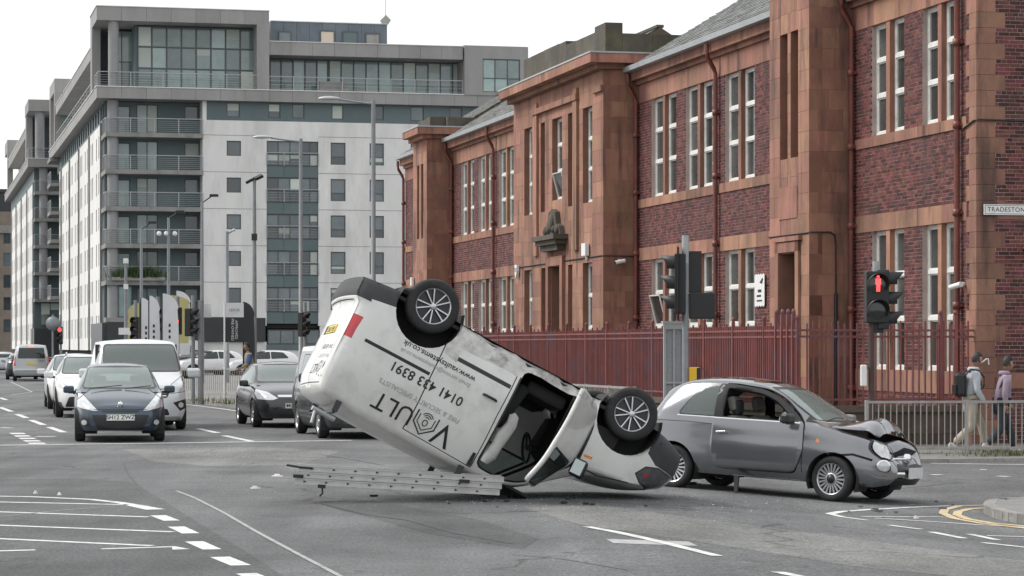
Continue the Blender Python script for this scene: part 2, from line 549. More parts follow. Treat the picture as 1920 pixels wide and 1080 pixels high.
M_PAVE = mat('pavement_tarmac', (0.21, 0.205, 0.195), 0.85, var=0.22, vscale=2.5, bump=0.4, bscale=50, dirt=(0.10, 0.10, 0.085), dirt_amt=0.6, dirt_scale=1.0)
M_KERB = mat('kerb_granite', (0.27, 0.26, 0.245), 0.8, var=0.25, vscale=9, rand=0.12, bump=0.4, bscale=40, dirt=(0.09, 0.09, 0.075), dirt_amt=0.6, dirt_scale=3)
def rounded(pts, rads, n=8):
    """polygon corners rounded by given radii"""
    out = []
    N = len(pts)
    for i in range(N):
        p = Vector(pts[i]); a = Vector(pts[i - 1]); b = Vector(pts[(i + 1) % N]); r = rads[i]
        if r <= 0:
            out.append(p); continue
        da = (a - p).normalized(); db = (b - p).normalized()
        for k in range(n + 1):
            t = k / n
            q0 = p + da * r * (1 - t); q1 = p + db * r * t
            out.append(q0.lerp(q1, t))
    return out
def pavement(name, outline, top, kerb_w=0.15):
    """raised footway: a tarmac top inside separate kerb stones"""
    n = len(outline)
    P = [Vector((p[0], p[1])) for p in outline]
    area = sum(P[i].x * P[(i + 1) % n].y - P[(i + 1) % n].x * P[i].y for i in range(n))
    if area < 0: P.reverse()
    inn = []
    for i in range(n):
        d = (P[(i + 1) % n] - P[i - 1]).normalized()
        inn.append(P[i] + Vector((-d.y, d.x)) * kerb_w)
    def h(p): return gz(p.x, p.y) + top
    me = bpy.data.meshes.new(name)
    me.from_pydata([(p.x, p.y, h(p) - 0.004) for p in inn], [], [tuple(range(n))])
    bm = bmesh.new(); bm.from_mesh(me)
    bmesh.ops.triangulate(bm, faces=bm.faces)
    bm.to_mesh(me); bm.free()
    root = tag(obj(name, me, M_PAVE), kind='structure')
    # kerb stones
    for i in range(n):
        a, b = P[i], P[(i + 1) % n]; a2, b2 = inn[i], inn[(i + 1) % n]
        ln = (b - a).length
        if ln < 0.02 or ln > 60: 
            k = 1
        else:
            k = max(1, int(round(ln / 0.9)))
        if min(a.y, b.y) > 110: k = 1
        for j in range(k):
            t0, t1 = j / k, (j + 1) / k
            g = 0.006 / max(ln, 0.05)
            q = [a.lerp(b, t0 + g), a.lerp(b, t1 - g), a2.lerp(b2, t1 - g), a2.lerp(b2, t0 + g)]
            mb = MB()
            lo = [(p.x, p.y, gz(p.x, p.y) - 0.1) for p in q]; hi = [(p.x, p.y, h(p)) for p in q]
            mb.add(lo + hi, [(3, 2, 1, 0), (4, 5, 6, 7), (0, 1, 5, 4), (1, 2, 6, 5), (2, 3, 7, 6), (3, 0, 4, 7)])
            mb.build('kerb_stone', M_KERB, root)
    return root
q = st(0, 0)
pv = [st(-3.3, -40), st(-3.3, 6.4), st(62, 6.4), st(62, -40)]
pavement('footway', rounded([(p.x, p.y) for p in pv], [0, 3.5, 4, 0]), 0.07)
isl = [gp(1842, 962), gp(1850, 952), gp(1900, 948), gp(2100, 946), gp(2100, 992), gp(1920, 984), gp(1868, 974)]
pavement('corner_footway', rounded([(p.x, p.y) for p in isl], [0.25, 0.3, 0.4, 0, 0, 0.5, 0.4], 4), 0.11)
fc = [st(27, 9.4), st(80, 9.4), st(80, -60), st(66, -60), st(66, 7), st(30, 7)]
pv2 = [gp(330, 752), gp(362, 756), gp(410, 761), gp(460, 768), gp(560, 776), gp(700, 770), gp(760, 748), gp(620, 706), gp(345, 706)]
pavement('forecourt', rounded([(p.x, p.y) for p in pv2], [0.5] * 9, 3), 0.12)
# ---------------------------------------------------------------- red sandstone and brick building
M_STONE = mat('red_sandstone', (0.30, 0.152, 0.104), 0.88, var=0.26, vscale=1.8, soot=(0.055, 0.036, 0.032), soot_amt=0.8, rand=0.2, hue=0.010, bump=0.35, bscale=25, dirt=(0.085, 0.05, 0.042), dirt_amt=0.75, dirt_scale=0.6, stretch=(1, 1, 0.45))
M_STONE_D = mat('weathered_sandstone', (0.08, 0.068, 0.056), 0.9, var=0.3, vscale=2.0, rand=0.15, bump=0.5, bscale=20, dirt=(0.12, 0.13, 0.05), dirt_amt=0.6, dirt_scale=1.4)
M_MORT = mat('pale_mortar', (0.46, 0.37, 0.34), 0.9, var=0.2, vscale=2)
M_JOINT = mat('stone_joint', (0.22, 0.11, 0.075), 0.9, var=0.2, vscale=2)
M_BRICK = mat('red_brick', (0.115, 0.033, 0.029), 0.85, var=0.25, vscale=5, soot=(0.035, 0.022, 0.024), soot_amt=0.65, rand=0.6, hue=0.02, bump=0.3, bscale=60, dirt=(0.045, 0.032, 0.034), dirt_amt=0.6, dirt_scale=1.1)
M_FRAME = mat('white_window_paint', (0.70, 0.70, 0.66), 0.5, var=0.1, vscale=4, dirt=(0.35, 0.34, 0.3), dirt_amt=0.5, dirt_scale=5)
M_PANE = mat('window_glass', (0.045, 0.05, 0.05), 0.05, spec=0.8, var=0.6, vscale=1.2, rand=0.5)
M_PIPE = mat('red_pipe_paint', (0.18, 0.052, 0.038), 0.45, var=0.25, vscale=3, dirt=(0.06, 0.03, 0.03), dirt_amt=0.9, dirt_scale=1.6)
M_SLATE = mat('roof_slate', (0.20, 0.205, 0.20), 0.7, var=0.3, vscale=2.0, rand=0.28, dirt=(0.28, 0.28, 0.24), dirt_amt=0.5, dirt_scale=2.5, bump=0.3, bscale=30)
M_LEAD = mat('lead_flashing', (0.36, 0.38, 0.39), 0.5, var=0.15, vscale=3)
M_DARKIN = mat('dark_interior', (0.02, 0.02, 0.02), 0.9)
RB = thing('sandstone_building', 'long two storey red sandstone and brick building with slate roof behind red railings', 'building', (CB.x, CB.y, 0), RZ_ST)
BASE = -0.2
brick_hi, brick_lo, blk_hi, blk_lo = [], [], [], []
def to_box(face, pos, a0, a1, z0, z1, t0, t1):
    """face 'f': wall at n = pos running along s; face 'e': end wall at s = pos running along n"""
    if face == 'f': return (a0, a1, pos + t0, pos + t1, z0, z1)
    return (pos - t1, pos - t0, a0, a1, z0, z1)
def bricks(face, pos, a0, a1, z0, z1, hi=False, back=0.3, off=0):
    piece('wall', RB, *to_box(face, pos, a0, a1, z0, z1, -back, -0.007), M_MORT)
    nrow = max(1, int(round((z1 - z0) / 0.075)))
    ch = (z1 - z0) / nrow
    for r in range(nrow):
        header = (r % 4 == 3)
        L_ = 0.1125 if header else 0.225
        x = a0 - ((0.5 * 0.225) if (r % 2 and not header) else (0.056 if header else 0)) - off
        while x < a1 - 0.02:
            b0, b1 = max(a0, x + 0.005), min(a1, x + L_ - 0.005)
            if b1 - b0 > 0.03:
                bx_ = to_box(face, pos, b0, b1, z0 + r * ch + 0.005, z0 + (r + 1) * ch - 0.005, -0.02, rnd.uniform(-0.002, 0.003))
                (brick_hi if hi else brick_lo).append(bx_)
            x += L_
def ashlar(face, pos, a0, a1, z0, z1, ch=0.42, ln=0.85, back=0.3, m=None):
    piece('stone_wall', RB, *to_box(face, pos, a0, a1, z0, z1, -back, -0.008), M_JOINT)
    nrow = max(1, int(round((z1 - z0) / ch)))
    hh = (z1 - z0) / nrow
    w = a1 - a0
    for r in range(nrow):
        n = max(1, int(round(w / ln)))
        cuts = [a0 + w * i / n + (rnd.uniform(-0.16, 0.16) * w / n if 0 < i < n else 0) for i in range(n + 1)]
        if n > 1 and r % 2:
            cuts = [a0] + [c - 0.4 * w / n for c in cuts[1:-1]] + [a1 - 0.4 * w / n if n > 1 else a1, a1]
        for i in range(len(cuts) - 1):
            if cuts[i + 1] - cuts[i] < 0.06: continue
            bx_ = to_box(face, pos, cuts[i] + 0.003, cuts[i + 1] - 0.003, z0 + r * hh + 0.003, z0 + (r + 1) * hh - 0.003, -0.05, rnd.uniform(-0.002, 0.003))
            (blk_hi if len(blk_hi) < 300 else blk_lo).append(bx_)
def stone(x0, x1, y0, y1, z0, z1, name='stone_band', m=None):
    return piece(name, RB, x0, x1, y0, y1, z0, z1, m or M_STONE)
_wm = {}
def sash(s0, s1, z0, z1, n, tr=(0.36, 0.68), tilt=None, m=M_FRAME):
    """white framed light of stacked panes, set at depth n"""
    w, h = s1 - s0, z1 - z0
    fw = 0.06
    mb = MB()
    mb.box(0, fw, -0.05, 0.03, 0, h).box(w - fw, w, -0.05, 0.03, 0, h).box(fw, w - fw, -0.05, 0.03, h - fw, h).box(fw, w - fw, -0.05, 0.05, 0, fw * 1.3)
    edges = [fw * 1.3]
    for t in tr:
        mb.box(fw, w - fw, -0.05, 0.045, t * h - 0.042, t * h + 0.042)
        edges += [t * h - 0.042, t * h + 0.042]
    edges.append(h - fw)
    wo = mb.build('window', m, RB, (s0, n, z0))
    for i in range(0, len(edges), 2):
        q = MB().box(fw, w - fw, -0.03, -0.022, edges[i], edges[i + 1])
        po = q.build('pane', M_PANE, wo)
        # casement frame of each light
        c = MB(); a, b = edges[i], edges[i + 1]; k = 0.03
        c.box(fw, fw + k, -0.02, 0.015, a, b).box(w - fw - k, w - fw, -0.02, 0.015, a, b).box(fw + k, w - fw - k, -0.02, 0.015, a, a + k).box(fw + k, w - fw - k, -0.02, 0.015, b - k, b)
        co = c.build('casement', m, wo)
        if tilt is not None and i == 2 * tilt:
            co.location = (0, 0.02, a); co.data.transform(Matrix.Translation((0, 0, -a))); co.rotation_euler = (R(-14), 0, 0)
            po.location = (0, 0.02, a); po.data.transform(Matrix.Translation((0, 0, -a))); po.rotation_euler = (R(-14), 0, 0)
    return wo
def bay(n, lights, far, near, zs0, zs1, z_head, z_foot):
    pass
def dark_box(s0, s1, n, z0, z1):
    piece('room_wall', RB, s0, s1, n - 0.9, n - 0.75, z0, z1, M_DARKIN)
def section(lights, s_near, s_far, zl0, zl1, zu0, zu1, band1, band0, top, hi=False):
    """two storeys of paired lights: brick piers, stone mullions, sill and lintel bands"""
    piers = []
    x = s_near
    for (a, b, c, d) in lights:
        piers.append((x, a)); x = d
        for z0, z1 in ((zl0, zl1), (zu0, zu1)):
            stone(b, c, -0.18, -0.01, z0, z1, 'mullion')
            tl = None
            if z0 == zl0 and lights[0][0] > 10: tl = 1
            if z0 == zu0 and d > 20 and d < 23: tl = 1
            sash(a, b, z0, z1, -0.15, tilt=tl if rnd.random() < 0.45 else None)
            sash(c, d, z0, z1, -0.15, tilt=tl if rnd.random() < 0.45 else None)
        dark_box(a, d, 0, zl0, zl1); dark_box(a, d, 0, zu0, zu1)
    piers.append((x, s_far))
    for (a, b) in piers:
        bricks('f', 0, a, b, zl0, zl1); bricks('f', 0, a, b, zu0, zu1)
    bricks('f', 0, s_near, s_far, band0, band1)
    w = s_far - s_near
    n = max(2, int(round(w / 1.3)))
    for i in range(n):
        a, b = s_near + w * i / n + 0.003, s_near + w * (i + 1) / n - 0.003
        stone(a, b, -0.3, 0.015, zl1, band0 - 0.004)                    # lintel band
        stone(a, b, -0.3, 0.03, band1 + 0.004, zu0)                      # sill band
        stone(a, b, -0.3, 0.012, zu1, top - 0.42)                        # frieze
        stone(a, b, -0.3, 0.02, zl0 - 0.45, zl0)                         # lower sill course
        stone(a, b, -0.3, 0.09, top - 0.415, top - 0.30, 'moulding')
        stone(a, b, -0.3, 0.24, top - 0.297, top - 0.06, 'cornice')
    bricks('f', 0, s_near, s_far, BASE + 0.45, zl0 - 0.454)
    stone(s_near, s_far, -0.3, 0.05, BASE, BASE + 0.446, 'plinth', M_STONE_D)
    mb = MB().prism([(0.22, top - 0.06), (0.44, top - 0.06), (0.46, top + 0.07), (0.40, top + 0.07), (0.22, top + 0.02)], 'x', s_near, s_far)
    mb.build('gutter', M_LEAD, RB)
TOP = 9.52
Z = dict(zl0=1.32, zl1=4.2, zu0=5.9, zu1=8.6, band0=4.55, band1=5.66, top=TOP)
# wing at the corner
section([(0.95, 1.80, 1.98, 2.78), (3.72, 4.54, 4.75, 5.58)], 0.5, 6.63, 1.32, 4.24, 6.25, 8.6, 6.03, 4.6, TOP)
# middle wing
section([(13.27, 14.33, 14.54, 15.62), (16.6, 17.68, 17.88, 18.96), (19.76, 20.84, 21.04, 22.12)], 9.26, 23.45, **Z)
# far wing
section([(38.55, 39.6, 39.8, 40.9), (41.8, 42.9, 43.1, 44.15), (44.85, 45.9, 46.1, 47.15)], 34.36, 48.5, **Z)
section([(54.2, 55.1, 55.3, 56.2)], 51.2, 58.0, **Z)
# quoined corner pier, front and end faces
r = 0; z = BASE
while z < TOP - 0.42:
    h = 0.30 if r % 2 else 0.30
    wf = 0.5 if r % 2 == 0 else 0.34
    we = 0.36 if r % 2 == 0 else 0.56
    zt = min(z + 0.3, TOP - 0.42)
    stone(0.0, wf - 0.003, -we, 0.035, z + 0.003, zt - 0.003, 'quoin')
    if wf < 0.5: bricks('f', 0, wf, 0.5, z, zt)
    bricks('e', 0.0, -1.0, -we, z, zt, hi=True, off=0.0 if r % 2 else 0.1)
    z = zt; r += 1
for zz in (4.24, 6.03):
    pass
stone(-0.02, 0.5, -1.0, 0.05, TOP - 0.42, TOP - 0.1, 'cornice')
stone(-0.02, 0.0, -9, -0.37, 4.24, 4.56)
stone(-0.02, 0.0, -9, -0.37, 1.0, 1.3)
bricks('e', 0.0, -4.2, -1.0, BASE, TOP - 0.42)
bricks('e', 0.0, -12.0, -4.2, BASE, TOP - 0.42) if False else piece('wall', RB, 0.008, 0.3, -14, -4.2, BASE, TOP - 0.42, M_MORT)
stone(-0.02, 0.3, -14, -1.0, TOP - 0.42, TOP - 0.1, 'cornice')
def pavilion(s0, s1, n, top, opens, side=True, ch=0.44):
    """projecting ashlar block; opens = list of (s0, s1, z0, z1, kind)"""
    cols = sorted(set([s0, s1] + [o[0] for o in opens] + [o[1] for o in opens]))
    if side:
        ashlar('e', s0, 0.0, n - 0.004, BASE, top, ch, 0.62)
    for i in range(len(cols) - 1):
        a, b = cols[i], cols[i + 1]
        if b - a < 0.02: continue
        hs = sorted([(o[2], o[3]) for o in opens if o[0] <= a + 1e-6 and o[1] >= b - 1e-6])
        z = BASE
        for (z0, z1) in hs + [(top, top)]:
            if z0 - z > 0.05: ashlar('f', n, a, b, z, z0, ch, 0.95)
            z = z1
    for (a, b, z0, z1, kind) in opens:
        piece('stone_wall', RB, a, b, n - 0.62, n - 0.42, z0, z1, M_JOINT)
        if kind == 'w': sash(a, b, z0, z1, n - 0.2)
        elif kind == 't': sash(a, b, z0, z1, n - 0.2, tilt=0)
        elif kind == 'd': piece('door', RB, a, b, n - 0.42, n - 0.36, z0, z1, M_DARKIN)
pavilion(6.66, 9.26, 1.0, 10.9, [(7.36, 7.85, 5.95, 8.72, 's'), (8.05, 8.55, 5.95, 8.72, 's'), (7.45, 8.5, BASE + 0.3, 3.85, 'd')])
piece('recessed_panel', RB, 7.40, 8.6, 1.0, 1.02, 4.62, 5.32, M_STONE)
for a, b, z0, z1 in ((7.2, 7.42, 0.2, 4.1), (8.53, 8.75, 0.2, 4.1), (7.2, 8.75, 3.88, 4.1)):
    piece('door_surround', RB, a, b, 1.003, 1.06, z0, z1, M_STONE)
stone(7.1, 8.85, 1.0, 1.09, 4.12, 4.22, 'hood_mould')
pavilion(23.47, 34.36, 1.0, 9.55, [(24.65, 25.7, 5.92, 8.65, 'w'), (26.78, 27.4, 5.92, 8.65, 's'), (28.1, 29.3, 6.2, 8.65, 't'), (30.22, 30.75, 5.92, 8.65, 's'), (31.85, 32.9, 5.92, 8.65, 'w'),
          (24.65, 25.7, 1.3, 4.2, 'w'), (26.9, 27.4, 1.3, 4.2, 's'), (28.1, 29.4, BASE + .2, 4.2, 'd'), (30.1, 30.7, 1.3, 4.2, 's'), (31.85, 32.9, 1.3, 4.2, 'w')])
pavilion(48.54, 51.2, 1.0, 9.6, [(49.2, 49.6, 5.9, 8.7, 's'), (50.0, 50.4, 5.9, 8.7, 's')])
def cornice(s0, s1, n, z, out=0.5):
    stone(s0 - out * 0.35, s1, -0.5, n + out * 0.45, z + 0.004, z + 0.14, 'moulding')
    w = s1 - s0 + 0.0
    k = max(1, int(w / 1.4))
    for i in range(k):
        a = s0 - out + (w + out) * i / k; b = s0 - out + (w + out) * (i + 1) / k
        stone(a + 0.003, b - 0.003, -0.6, n + out, z + 0.145, z + 0.40, 'cornice')
    piece('flashing', RB, s0 - out - 0.02, s1, -0.6, n + out + 0.02, z + 0.404, z + 0.45, M_LEAD)
cornice(23.47, 34.36, 1.0, 9.55)
cornice(48.54, 51.2, 1.0, 9.6, 0.42)
for (a, b, z1) in ((24.9, 28.2, 10.78), (28.2, 33.6, 10.92)):
    k = int((b - a) / 0.9)
    for i in range(k):
        piece('parapet_block', RB, a + (b - a) * i / k + 0.004, a + (b - a) * (i + 1) / k - 0.004, 0.35, 0.85, 10.0, z1 - rnd.uniform(0, 0.03), M_STONE_D)
for i in range(8):
    piece('parapet_block', RB, 23.75, 24.2, -6.6 + i * 0.87, -6.6 + (i + 1) * 0.87 - 0.006, 9.98, 10.62 - rnd.uniform(0, 0.02), M_STONE_D)
piece('parapet_block', RB, 23.75, 24.896, 0.36, 0.86, 10.0, 10.9, M_STONE_D)
for i in range(3):
    piece('parapet_block', RB, 48.9 + i * 0.75, 48.9 + (i + 1) * 0.75 - 0.006, 0.2, 0.8, 10.05, 10.42 + rnd.uniform(0, 0.05), M_STONE_D)
for i in range(4):
    piece('parapet_block', RB, 48.6, 49.0, -2.6 + i * 0.7, -2.6 + (i + 1) * 0.7 - 0.006, 10.05, 10.42 + rnd.uniform(0, 0.05), M_STONE_D)
stone(48.5, 51.2, -3, 0.0, 9.4, 10.05, 'parapet_wall')
stone(23.5, 34.36, -7, 0.0, 9.4, 9.98, 'parapet_wall')
# pilaster strips, string course and the carved crest over the entrance
for a in (26.15, 31.0):
    stone(a, a + 0.45, 1.003, 1.08, 4.6, 9.3, 'pilaster')
stone(26.1, 31.5, 1.003, 1.12, 8.95, 9.12, 'string_course')
stone(23.47, 24.4, 1.003, 1.08, 8.95, 9.12, 'string_course')
cr_ = MB()
cr_.box(27.35, 30.15, 1.0, 1.46, 4.98, 5.12).box(27.5, 30.0, 1.0, 1.36, 4.84, 4.978).box(27.7, 29.8, 1.0, 1.26, 4.66, 4.838)
cr_.prism([(27.7, 5.12), (27.85, 5.38), (28.2, 5.46), (28.35, 5.82), (28.75, 5.92), (29.15, 5.82), (29.3, 5.46), (29.65, 5.38), (29.8, 5.12)], 'y', 1.0, 1.16)
for (cx, cz, rr) in ((28.05, 5.27, 0.15), (29.45, 5.27, 0.15), (28.75, 5.5, 0.26), (28.42, 5.3, 0.12), (29.08, 5.3, 0.12)):
    cr_.lathe([(0.001, 1.25), (rr * 0.55, 1.24), (rr, 1.2), (rr, 1.1)], 'y', 12, (cx, 0, cz))
cr_.build('carved_crest', M_STONE_D, RB)
for a, b, z0, z1 in ((27.75, 28.05, 0.2, 4.5), (29.45, 29.75, 0.2, 4.5), (28.05, 29.45, 4.22, 4.5)):
    stone(a, b, 1.003, 1.1, z0, z1, 'door_surround')
# roofs: courses of slates on a dark underlay
def roof(s0, s1, n0, z0, n1, z1, near_cap=True):
    sl = MB()
    ln = math.hypot(n1 - n0, z1 - z0); k = int(ln / 0.23)
    dn, dz = (n1 - n0) / ln, (z1 - z0) / ln
    un, uz = -dz, dn
    if uz < 0: un, uz = -un, -uz
    for i in range(k):
        x = s0 - rnd.random() * 0.3
        a0, a1 = i * ln / k, (i + 1) * ln / k + 0.03
        while x < s1:
            b0, b1 = max(s0, x + 0.003), min(s1, x + 0.297)
            if b1 - b0 > 0.02:
                t0 = 0.022 + rnd.uniform(0, 0.012); t1 = 0.004
                p = [(b0, n0 + dn * a0 + un * t0, z0 + dz * a0 + uz * t0), (b1, n0 + dn * a0 + un * t0, z0 + dz * a0 + uz * t0),
                     (b1, n0 + dn * a1 + un * t1, z0 + dz * a1 + uz * t1), (b0, n0 + dn * a1 + un * t1, z0 + dz * a1 + uz * t1),
                     (b0, n0 + dn * a0, z0 + dz * a0), (b1, n0 + dn * a0, z0 + dz * a0)]
                sl.add(p, [(0, 1, 2, 3), (4, 5, 1, 0)])
            x += 0.3
    ro = MB().prism([(n0, z0 - 0.01), (n1, z1 - 0.01), (n1 - (n0 - n1), z0 - 0.01)], 'x', s0, s1).build('roof', M_STONE_D, RB)
    tag(sl.build('slates', M_SLATE, ro, fix=False), kind='stuff')
    piece('ridge', RB, s0, s1, n1 - 0.12, n1 + 0.12, z1 - 0.02, z1 + 0.07, M_STONE_D)
roof(0.0, 22.7, 0.4, TOP + 0.05, -3.9, 12.2)
roof(34.36, 48.6, 0.4, TOP + 0.05, -3.9, 12.2)
roof(51.2, 58, 0.4, TOP + 0.05, -3.9, 12.2)
# core of the building so that nothing shows through
piece('inner_wall', RB, 0.4, 57.9, -9, -1.0, BASE, TOP - 0.3, M_DARKIN)
piece('inner_wall', RB, 23.9, 34.3, -1.0, 0.5, BASE, 9.5, M_DARKIN)
piece('inner_wall', RB, 7.1, 9.2, -1.0, 0.5, BASE, 10.8, M_DARKIN)
piece('inner_wall', RB, 48.9, 51.1, -1.0, 0.5, BASE, 9.5, M_DARKIN)
# downpipes with hopper bends and collars
def downpipe(s, n, z1=TOP - 0.1, bend=True):
    mb = MB()
    pts = [(s, n + 0.10, BASE)] + ([(s, n + 0.10, z1 - 0.75), (s, n + 0.14, z1 - 0.62), (s, n + 0.30, z1 - 0.35), (s, n + 0.33, z1 - 0.2), (s, n + 0.33, z1)] if bend else [(s, n + 0.1, z1)])
    mb.tube(pts, 0.058, 10)
    for z in (0.9, 2.6, 4.4, 6.1, 7.7):
        mb.lathe([(0.058, z - 0.07), (0.082, z - 0.07), (0.082, z + 0.07), (0.058, z + 0.07)], 'z', 10, (s, n + 0.10, 0))
        mb.box(s - 0.12, s + 0.12, n, n + 0.06, z - 0.03, z + 0.03)
    mb.build('downpipe', M_PIPE, RB)
for s in (0.78, 6.5, 16.05, 23.32, 41.3, 48.4): downpipe(s, 0.0)
downpipe(57.9, 0.0)
# thin cables and small fixtures on the walls
M_BLACK = mat('black_plastic', (0.018, 0.018, 0.02), 0.45, var=0.2, vscale=8)
M_WHITEP = mat('white_plastic', (0.72, 0.72, 0.7), 0.4, var=0.06, vscale=6)
M_GALV = mat('galvanised_steel', (0.36, 0.375, 0.385), 0.5, 0.35, var=0.12, vscale=5, dirt=(0.2, 0.19, 0.17), dirt_amt=0.4, dirt_scale=4)
MB().tube([(9.3, 1.02, 4.26), (6.69, 1.02, 4.26), (6.64, 0.96, 4.27), (6.64, 0.52, 4.27), (6.64, 0.42, 4.2), (6.64, 0.40, 4.0), (6.64, 0.40, 2.9)], 0.018, 6).tube([(6.63, 0.40, 2.95), (6.63, 0.40, 0.0)], 0.04, 8).build('cable', M_BLACK, RB)
MB().tube([(34.3, 1.02, 4.32), (23.5, 1.02, 4.35), (23.44, 0.98, 4.35), (23.44, 0.05, 4.33)], 0.02, 6).build('cable', M_BLACK, RB)
MB().tube([(-0.03, -1.6, 6.12), (-0.03, 0.0, 6.14), (0.05, 0.06, 6.13), (0.6, 0.06, 6.0)], 0.018, 6).build('cable', M_BLACK, RB)
def cctv(loc, rz, name='security_camera', lab=''):
    root = thing(name, lab, 'camera', loc, rz, 'wall cameras')
    MB().lathe([(0.001, 0.0), (0.05, 0.0), (0.05, 0.08), (0.03, 0.12)], 'y', 10).build('mount', M_WHITEP, root)
    MB().tube([(0, 0.1, 0), (0, 0.18, 0.0)], 0.02, 8).tube([(-0.12, 0.2, 0.0), (0.16, 0.22, -0.06)], 0.055, 12).build('housing', M_WHITEP, root)
    MB().tube([(0.155, 0.22, -0.06), (0.17, 0.221, -0.063)], 0.045, 12).build('lens', M_BLACK, root)
    return root
p = st(23.46, 0.55, 4.2); cctv(p, RZ_ST + R(90), lab='white wall camera beside the entrance block of the sandstone building')
p = st(0.55, 0.04, 3.0); cctv(p, RZ_ST + R(20), lab='white wall camera on the downpipe at the building corner')
p = st(-0.03, -1.0, 3.7); cctv(p, RZ_ST + R(90), lab='white wall camera on the brick end wall under the street name sign')
fl = thing('floodlight', 'white square floodlight fixed to the pale sandstone entrance front', 'light', st(25.1, 1.03, 4.55), RZ_ST)
MB().box(-0.22, 0.22, 0.0, 0.12, -0.16, 0.2).build('housing', M_WHITEP, fl, bevel=0.01)
MB().box(-0.05, 0.05, -0.02, 0.04, -0.26, -0.16).build('bracket', M_WHITEP, fl)
al = thing('alarm_box', 'white alarm box on the sandstone wall left of the entrance', 'alarm', st(33.6, 1.03, 4.2), RZ_ST)
MB().prism([(-0.13, 0.2), (0.13, 0.2), (0.15, 0.0), (0.0, -0.24), (-0.15, 0.0)], 'y', 0, 0.09).build('cover', M_WHITEP, al)
MB().box(-0.1, 0.1, 0.088, 0.1, -0.02, 0.1).build('panel', mat('grey_plastic', (0.3, 0.31, 0.32), 0.5), al)
mt = thing('meter_box', 'small white box low on the far sandstone pavilion', 'box', st(51.0, 1.03, 4.3), RZ_ST)
MB().box(-0.12, 0.12, 0, 0.1, -0.16, 0.16).build('cover', M_WHITEP, mt, bevel=0.01)
# street name sign
sg = thing('street_sign', 'white street name plate reading Tradeston St on the brick end wall', 'sign', st(-0.03, -0.10, 4.42), RZ_ST + R(-90))
MB().box(-0.0, 1.16, -0.02, 0.0, -0.1, 0.1).build('plate', mat('sign_white', (0.75, 0.75, 0.73), 0.4, dirt=(0.4, 0.4, 0.36), dirt_amt=0.4, dirt_scale=6, var=0.05), sg)
M_INK = mat('black_lettering', (0.015, 0.015, 0.016), 0.5)
MB().box(0.025, 1.135, -0.0235, -0.021, 0.075, 0.082).box(0.025, 1.135, -0.0235, -0.021, -0.082, -0.075).box(0.025, 0.032, -0.0235, -0.021, -0.075, 0.075).box(1.128, 1.135, -0.0235, -0.021, -0.075, 0.075).build('border', M_INK, sg)
o = obj('lettering', text_mesh('TRADESTON ST.', 0.125, spacing=1.1), M_INK, sg, (0.57, -0.024, 0.0), (R(90), 0, 0))
# pole sign on the middle wing: torn white notice
ng = thing('notice_board', 'ragged white notice with small black print on the brick pier', 'sign', st(12.75, 0.04, 3.15), RZ_ST)
pts = []
for i in range(9): pts.append((-0.36 + 0.09 * i, 0.36 + (0.04 if i % 2 else 0)))
for i in range(9): pts.append((0.36 - 0.09 * i, -0.36 - (0.04 if i % 2 else 0)))
MB().prism(pts, 'y', 0, 0.015).build('sheet', M_WHITEP, ng)
MB().box(-0.12, 0.2, 0.0155, 0.018, -0.16, -0.11).box(-0.15, 0.12, 0.0155, 0.018, -0.05, 0.02).box(-0.2, 0.2, 0.0155, 0.018, -0.27, -0.23).prism([(-0.2, 0.15), (0.0, 0.18), (-0.22, 0.30), (-0.28, 0.26)], 'y', 0.0155, 0.018).build('print', M_INK, ng)
# emit collected brick and stone
for i, b_ in enumerate(sorted(blk_hi)):
    piece('stone_block', RB, *b_, M_STONE)
if blk_lo:
    mb = MB()
    for b_ in blk_lo: mb.box(*b_)
    tag(mb.build('stone_blocks', M_STONE, RB, fix=False), kind='stuff')
brick_hi.sort(key=lambda b_: -b_[3])
for b_ in brick_hi[:300]: piece('brick', RB, *b_, M_BRICK)
mb = MB()
for b_ in brick_hi[300:] + brick_lo: mb.box(*b_)
tag(mb.build('bricks', M_BRICK, RB, fix=False), kind='stuff')
# ---------------------------------------------------------------- modern apartment blocks
M_REND = mat('white_render', (0.70, 0.695, 0.67), 0.85, var=0.07, vscale=0.35, dirt=(0.33, 0.32, 0.30), dirt_amt=0.42, dirt_scale=0.5, rand=0.03, stretch=(1, 1, 0.3))
M_CLAD = mat('grey_cladding', (0.29, 0.285, 0.275), 0.7, var=0.10, vscale=0.8, rand=0.07, dirt=(0.16, 0.155, 0.15), dirt_amt=0.4, dirt_scale=0.5, stretch=(1, 1, 0.3))
M_TEAL = mat('teal_cladding', (0.10, 0.138, 0.142), 0.55, var=0.10, vscale=0.6, rand=0.08)
M_DKCLAD = mat('dark_blue_cladding', (0.10, 0.12, 0.145), 0.6, var=0.25, vscale=0.5, rand=0.08, dirt=(0.2, 0.2, 0.2), dirt_amt=0.35, dirt_scale=0.6)
M_CONC = mat('stained_concrete', (0.25, 0.245, 0.235), 0.85, var=0.2, vscale=0.9, dirt=(0.08, 0.08, 0.078), dirt_amt=0.6, dirt_scale=0.8)
M_COLUMN = mat('grey_column', (0.25, 0.25, 0.25), 0.6, var=0.1, vscale=1)
M_RAIL = mat('railing_steel', (0.33, 0.34, 0.35), 0.45, 0.3, var=0.1, vscale=3)
M_WFR = mat('dark_window_frame', (0.07, 0.08, 0.085), 0.45)
M_GL1 = mat('green_glass', (0.20, 0.27, 0.255), 0.08, spec=0.9, rand=0.45, var=0.25, vscale=0.7)
M_GL2 = mat('dark_glass', (0.085, 0.105, 0.112), 0.07, spec=0.8, rand=0.5, var=0.3, vscale=0.8)
M_BLIND = mat('pale_blind', (0.48, 0.52, 0.47), 0.7, rand=0.2)
M_BLKPAN = mat('black_panel', (0.028, 0.03, 0.032), 0.35, var=0.2, vscale=1)
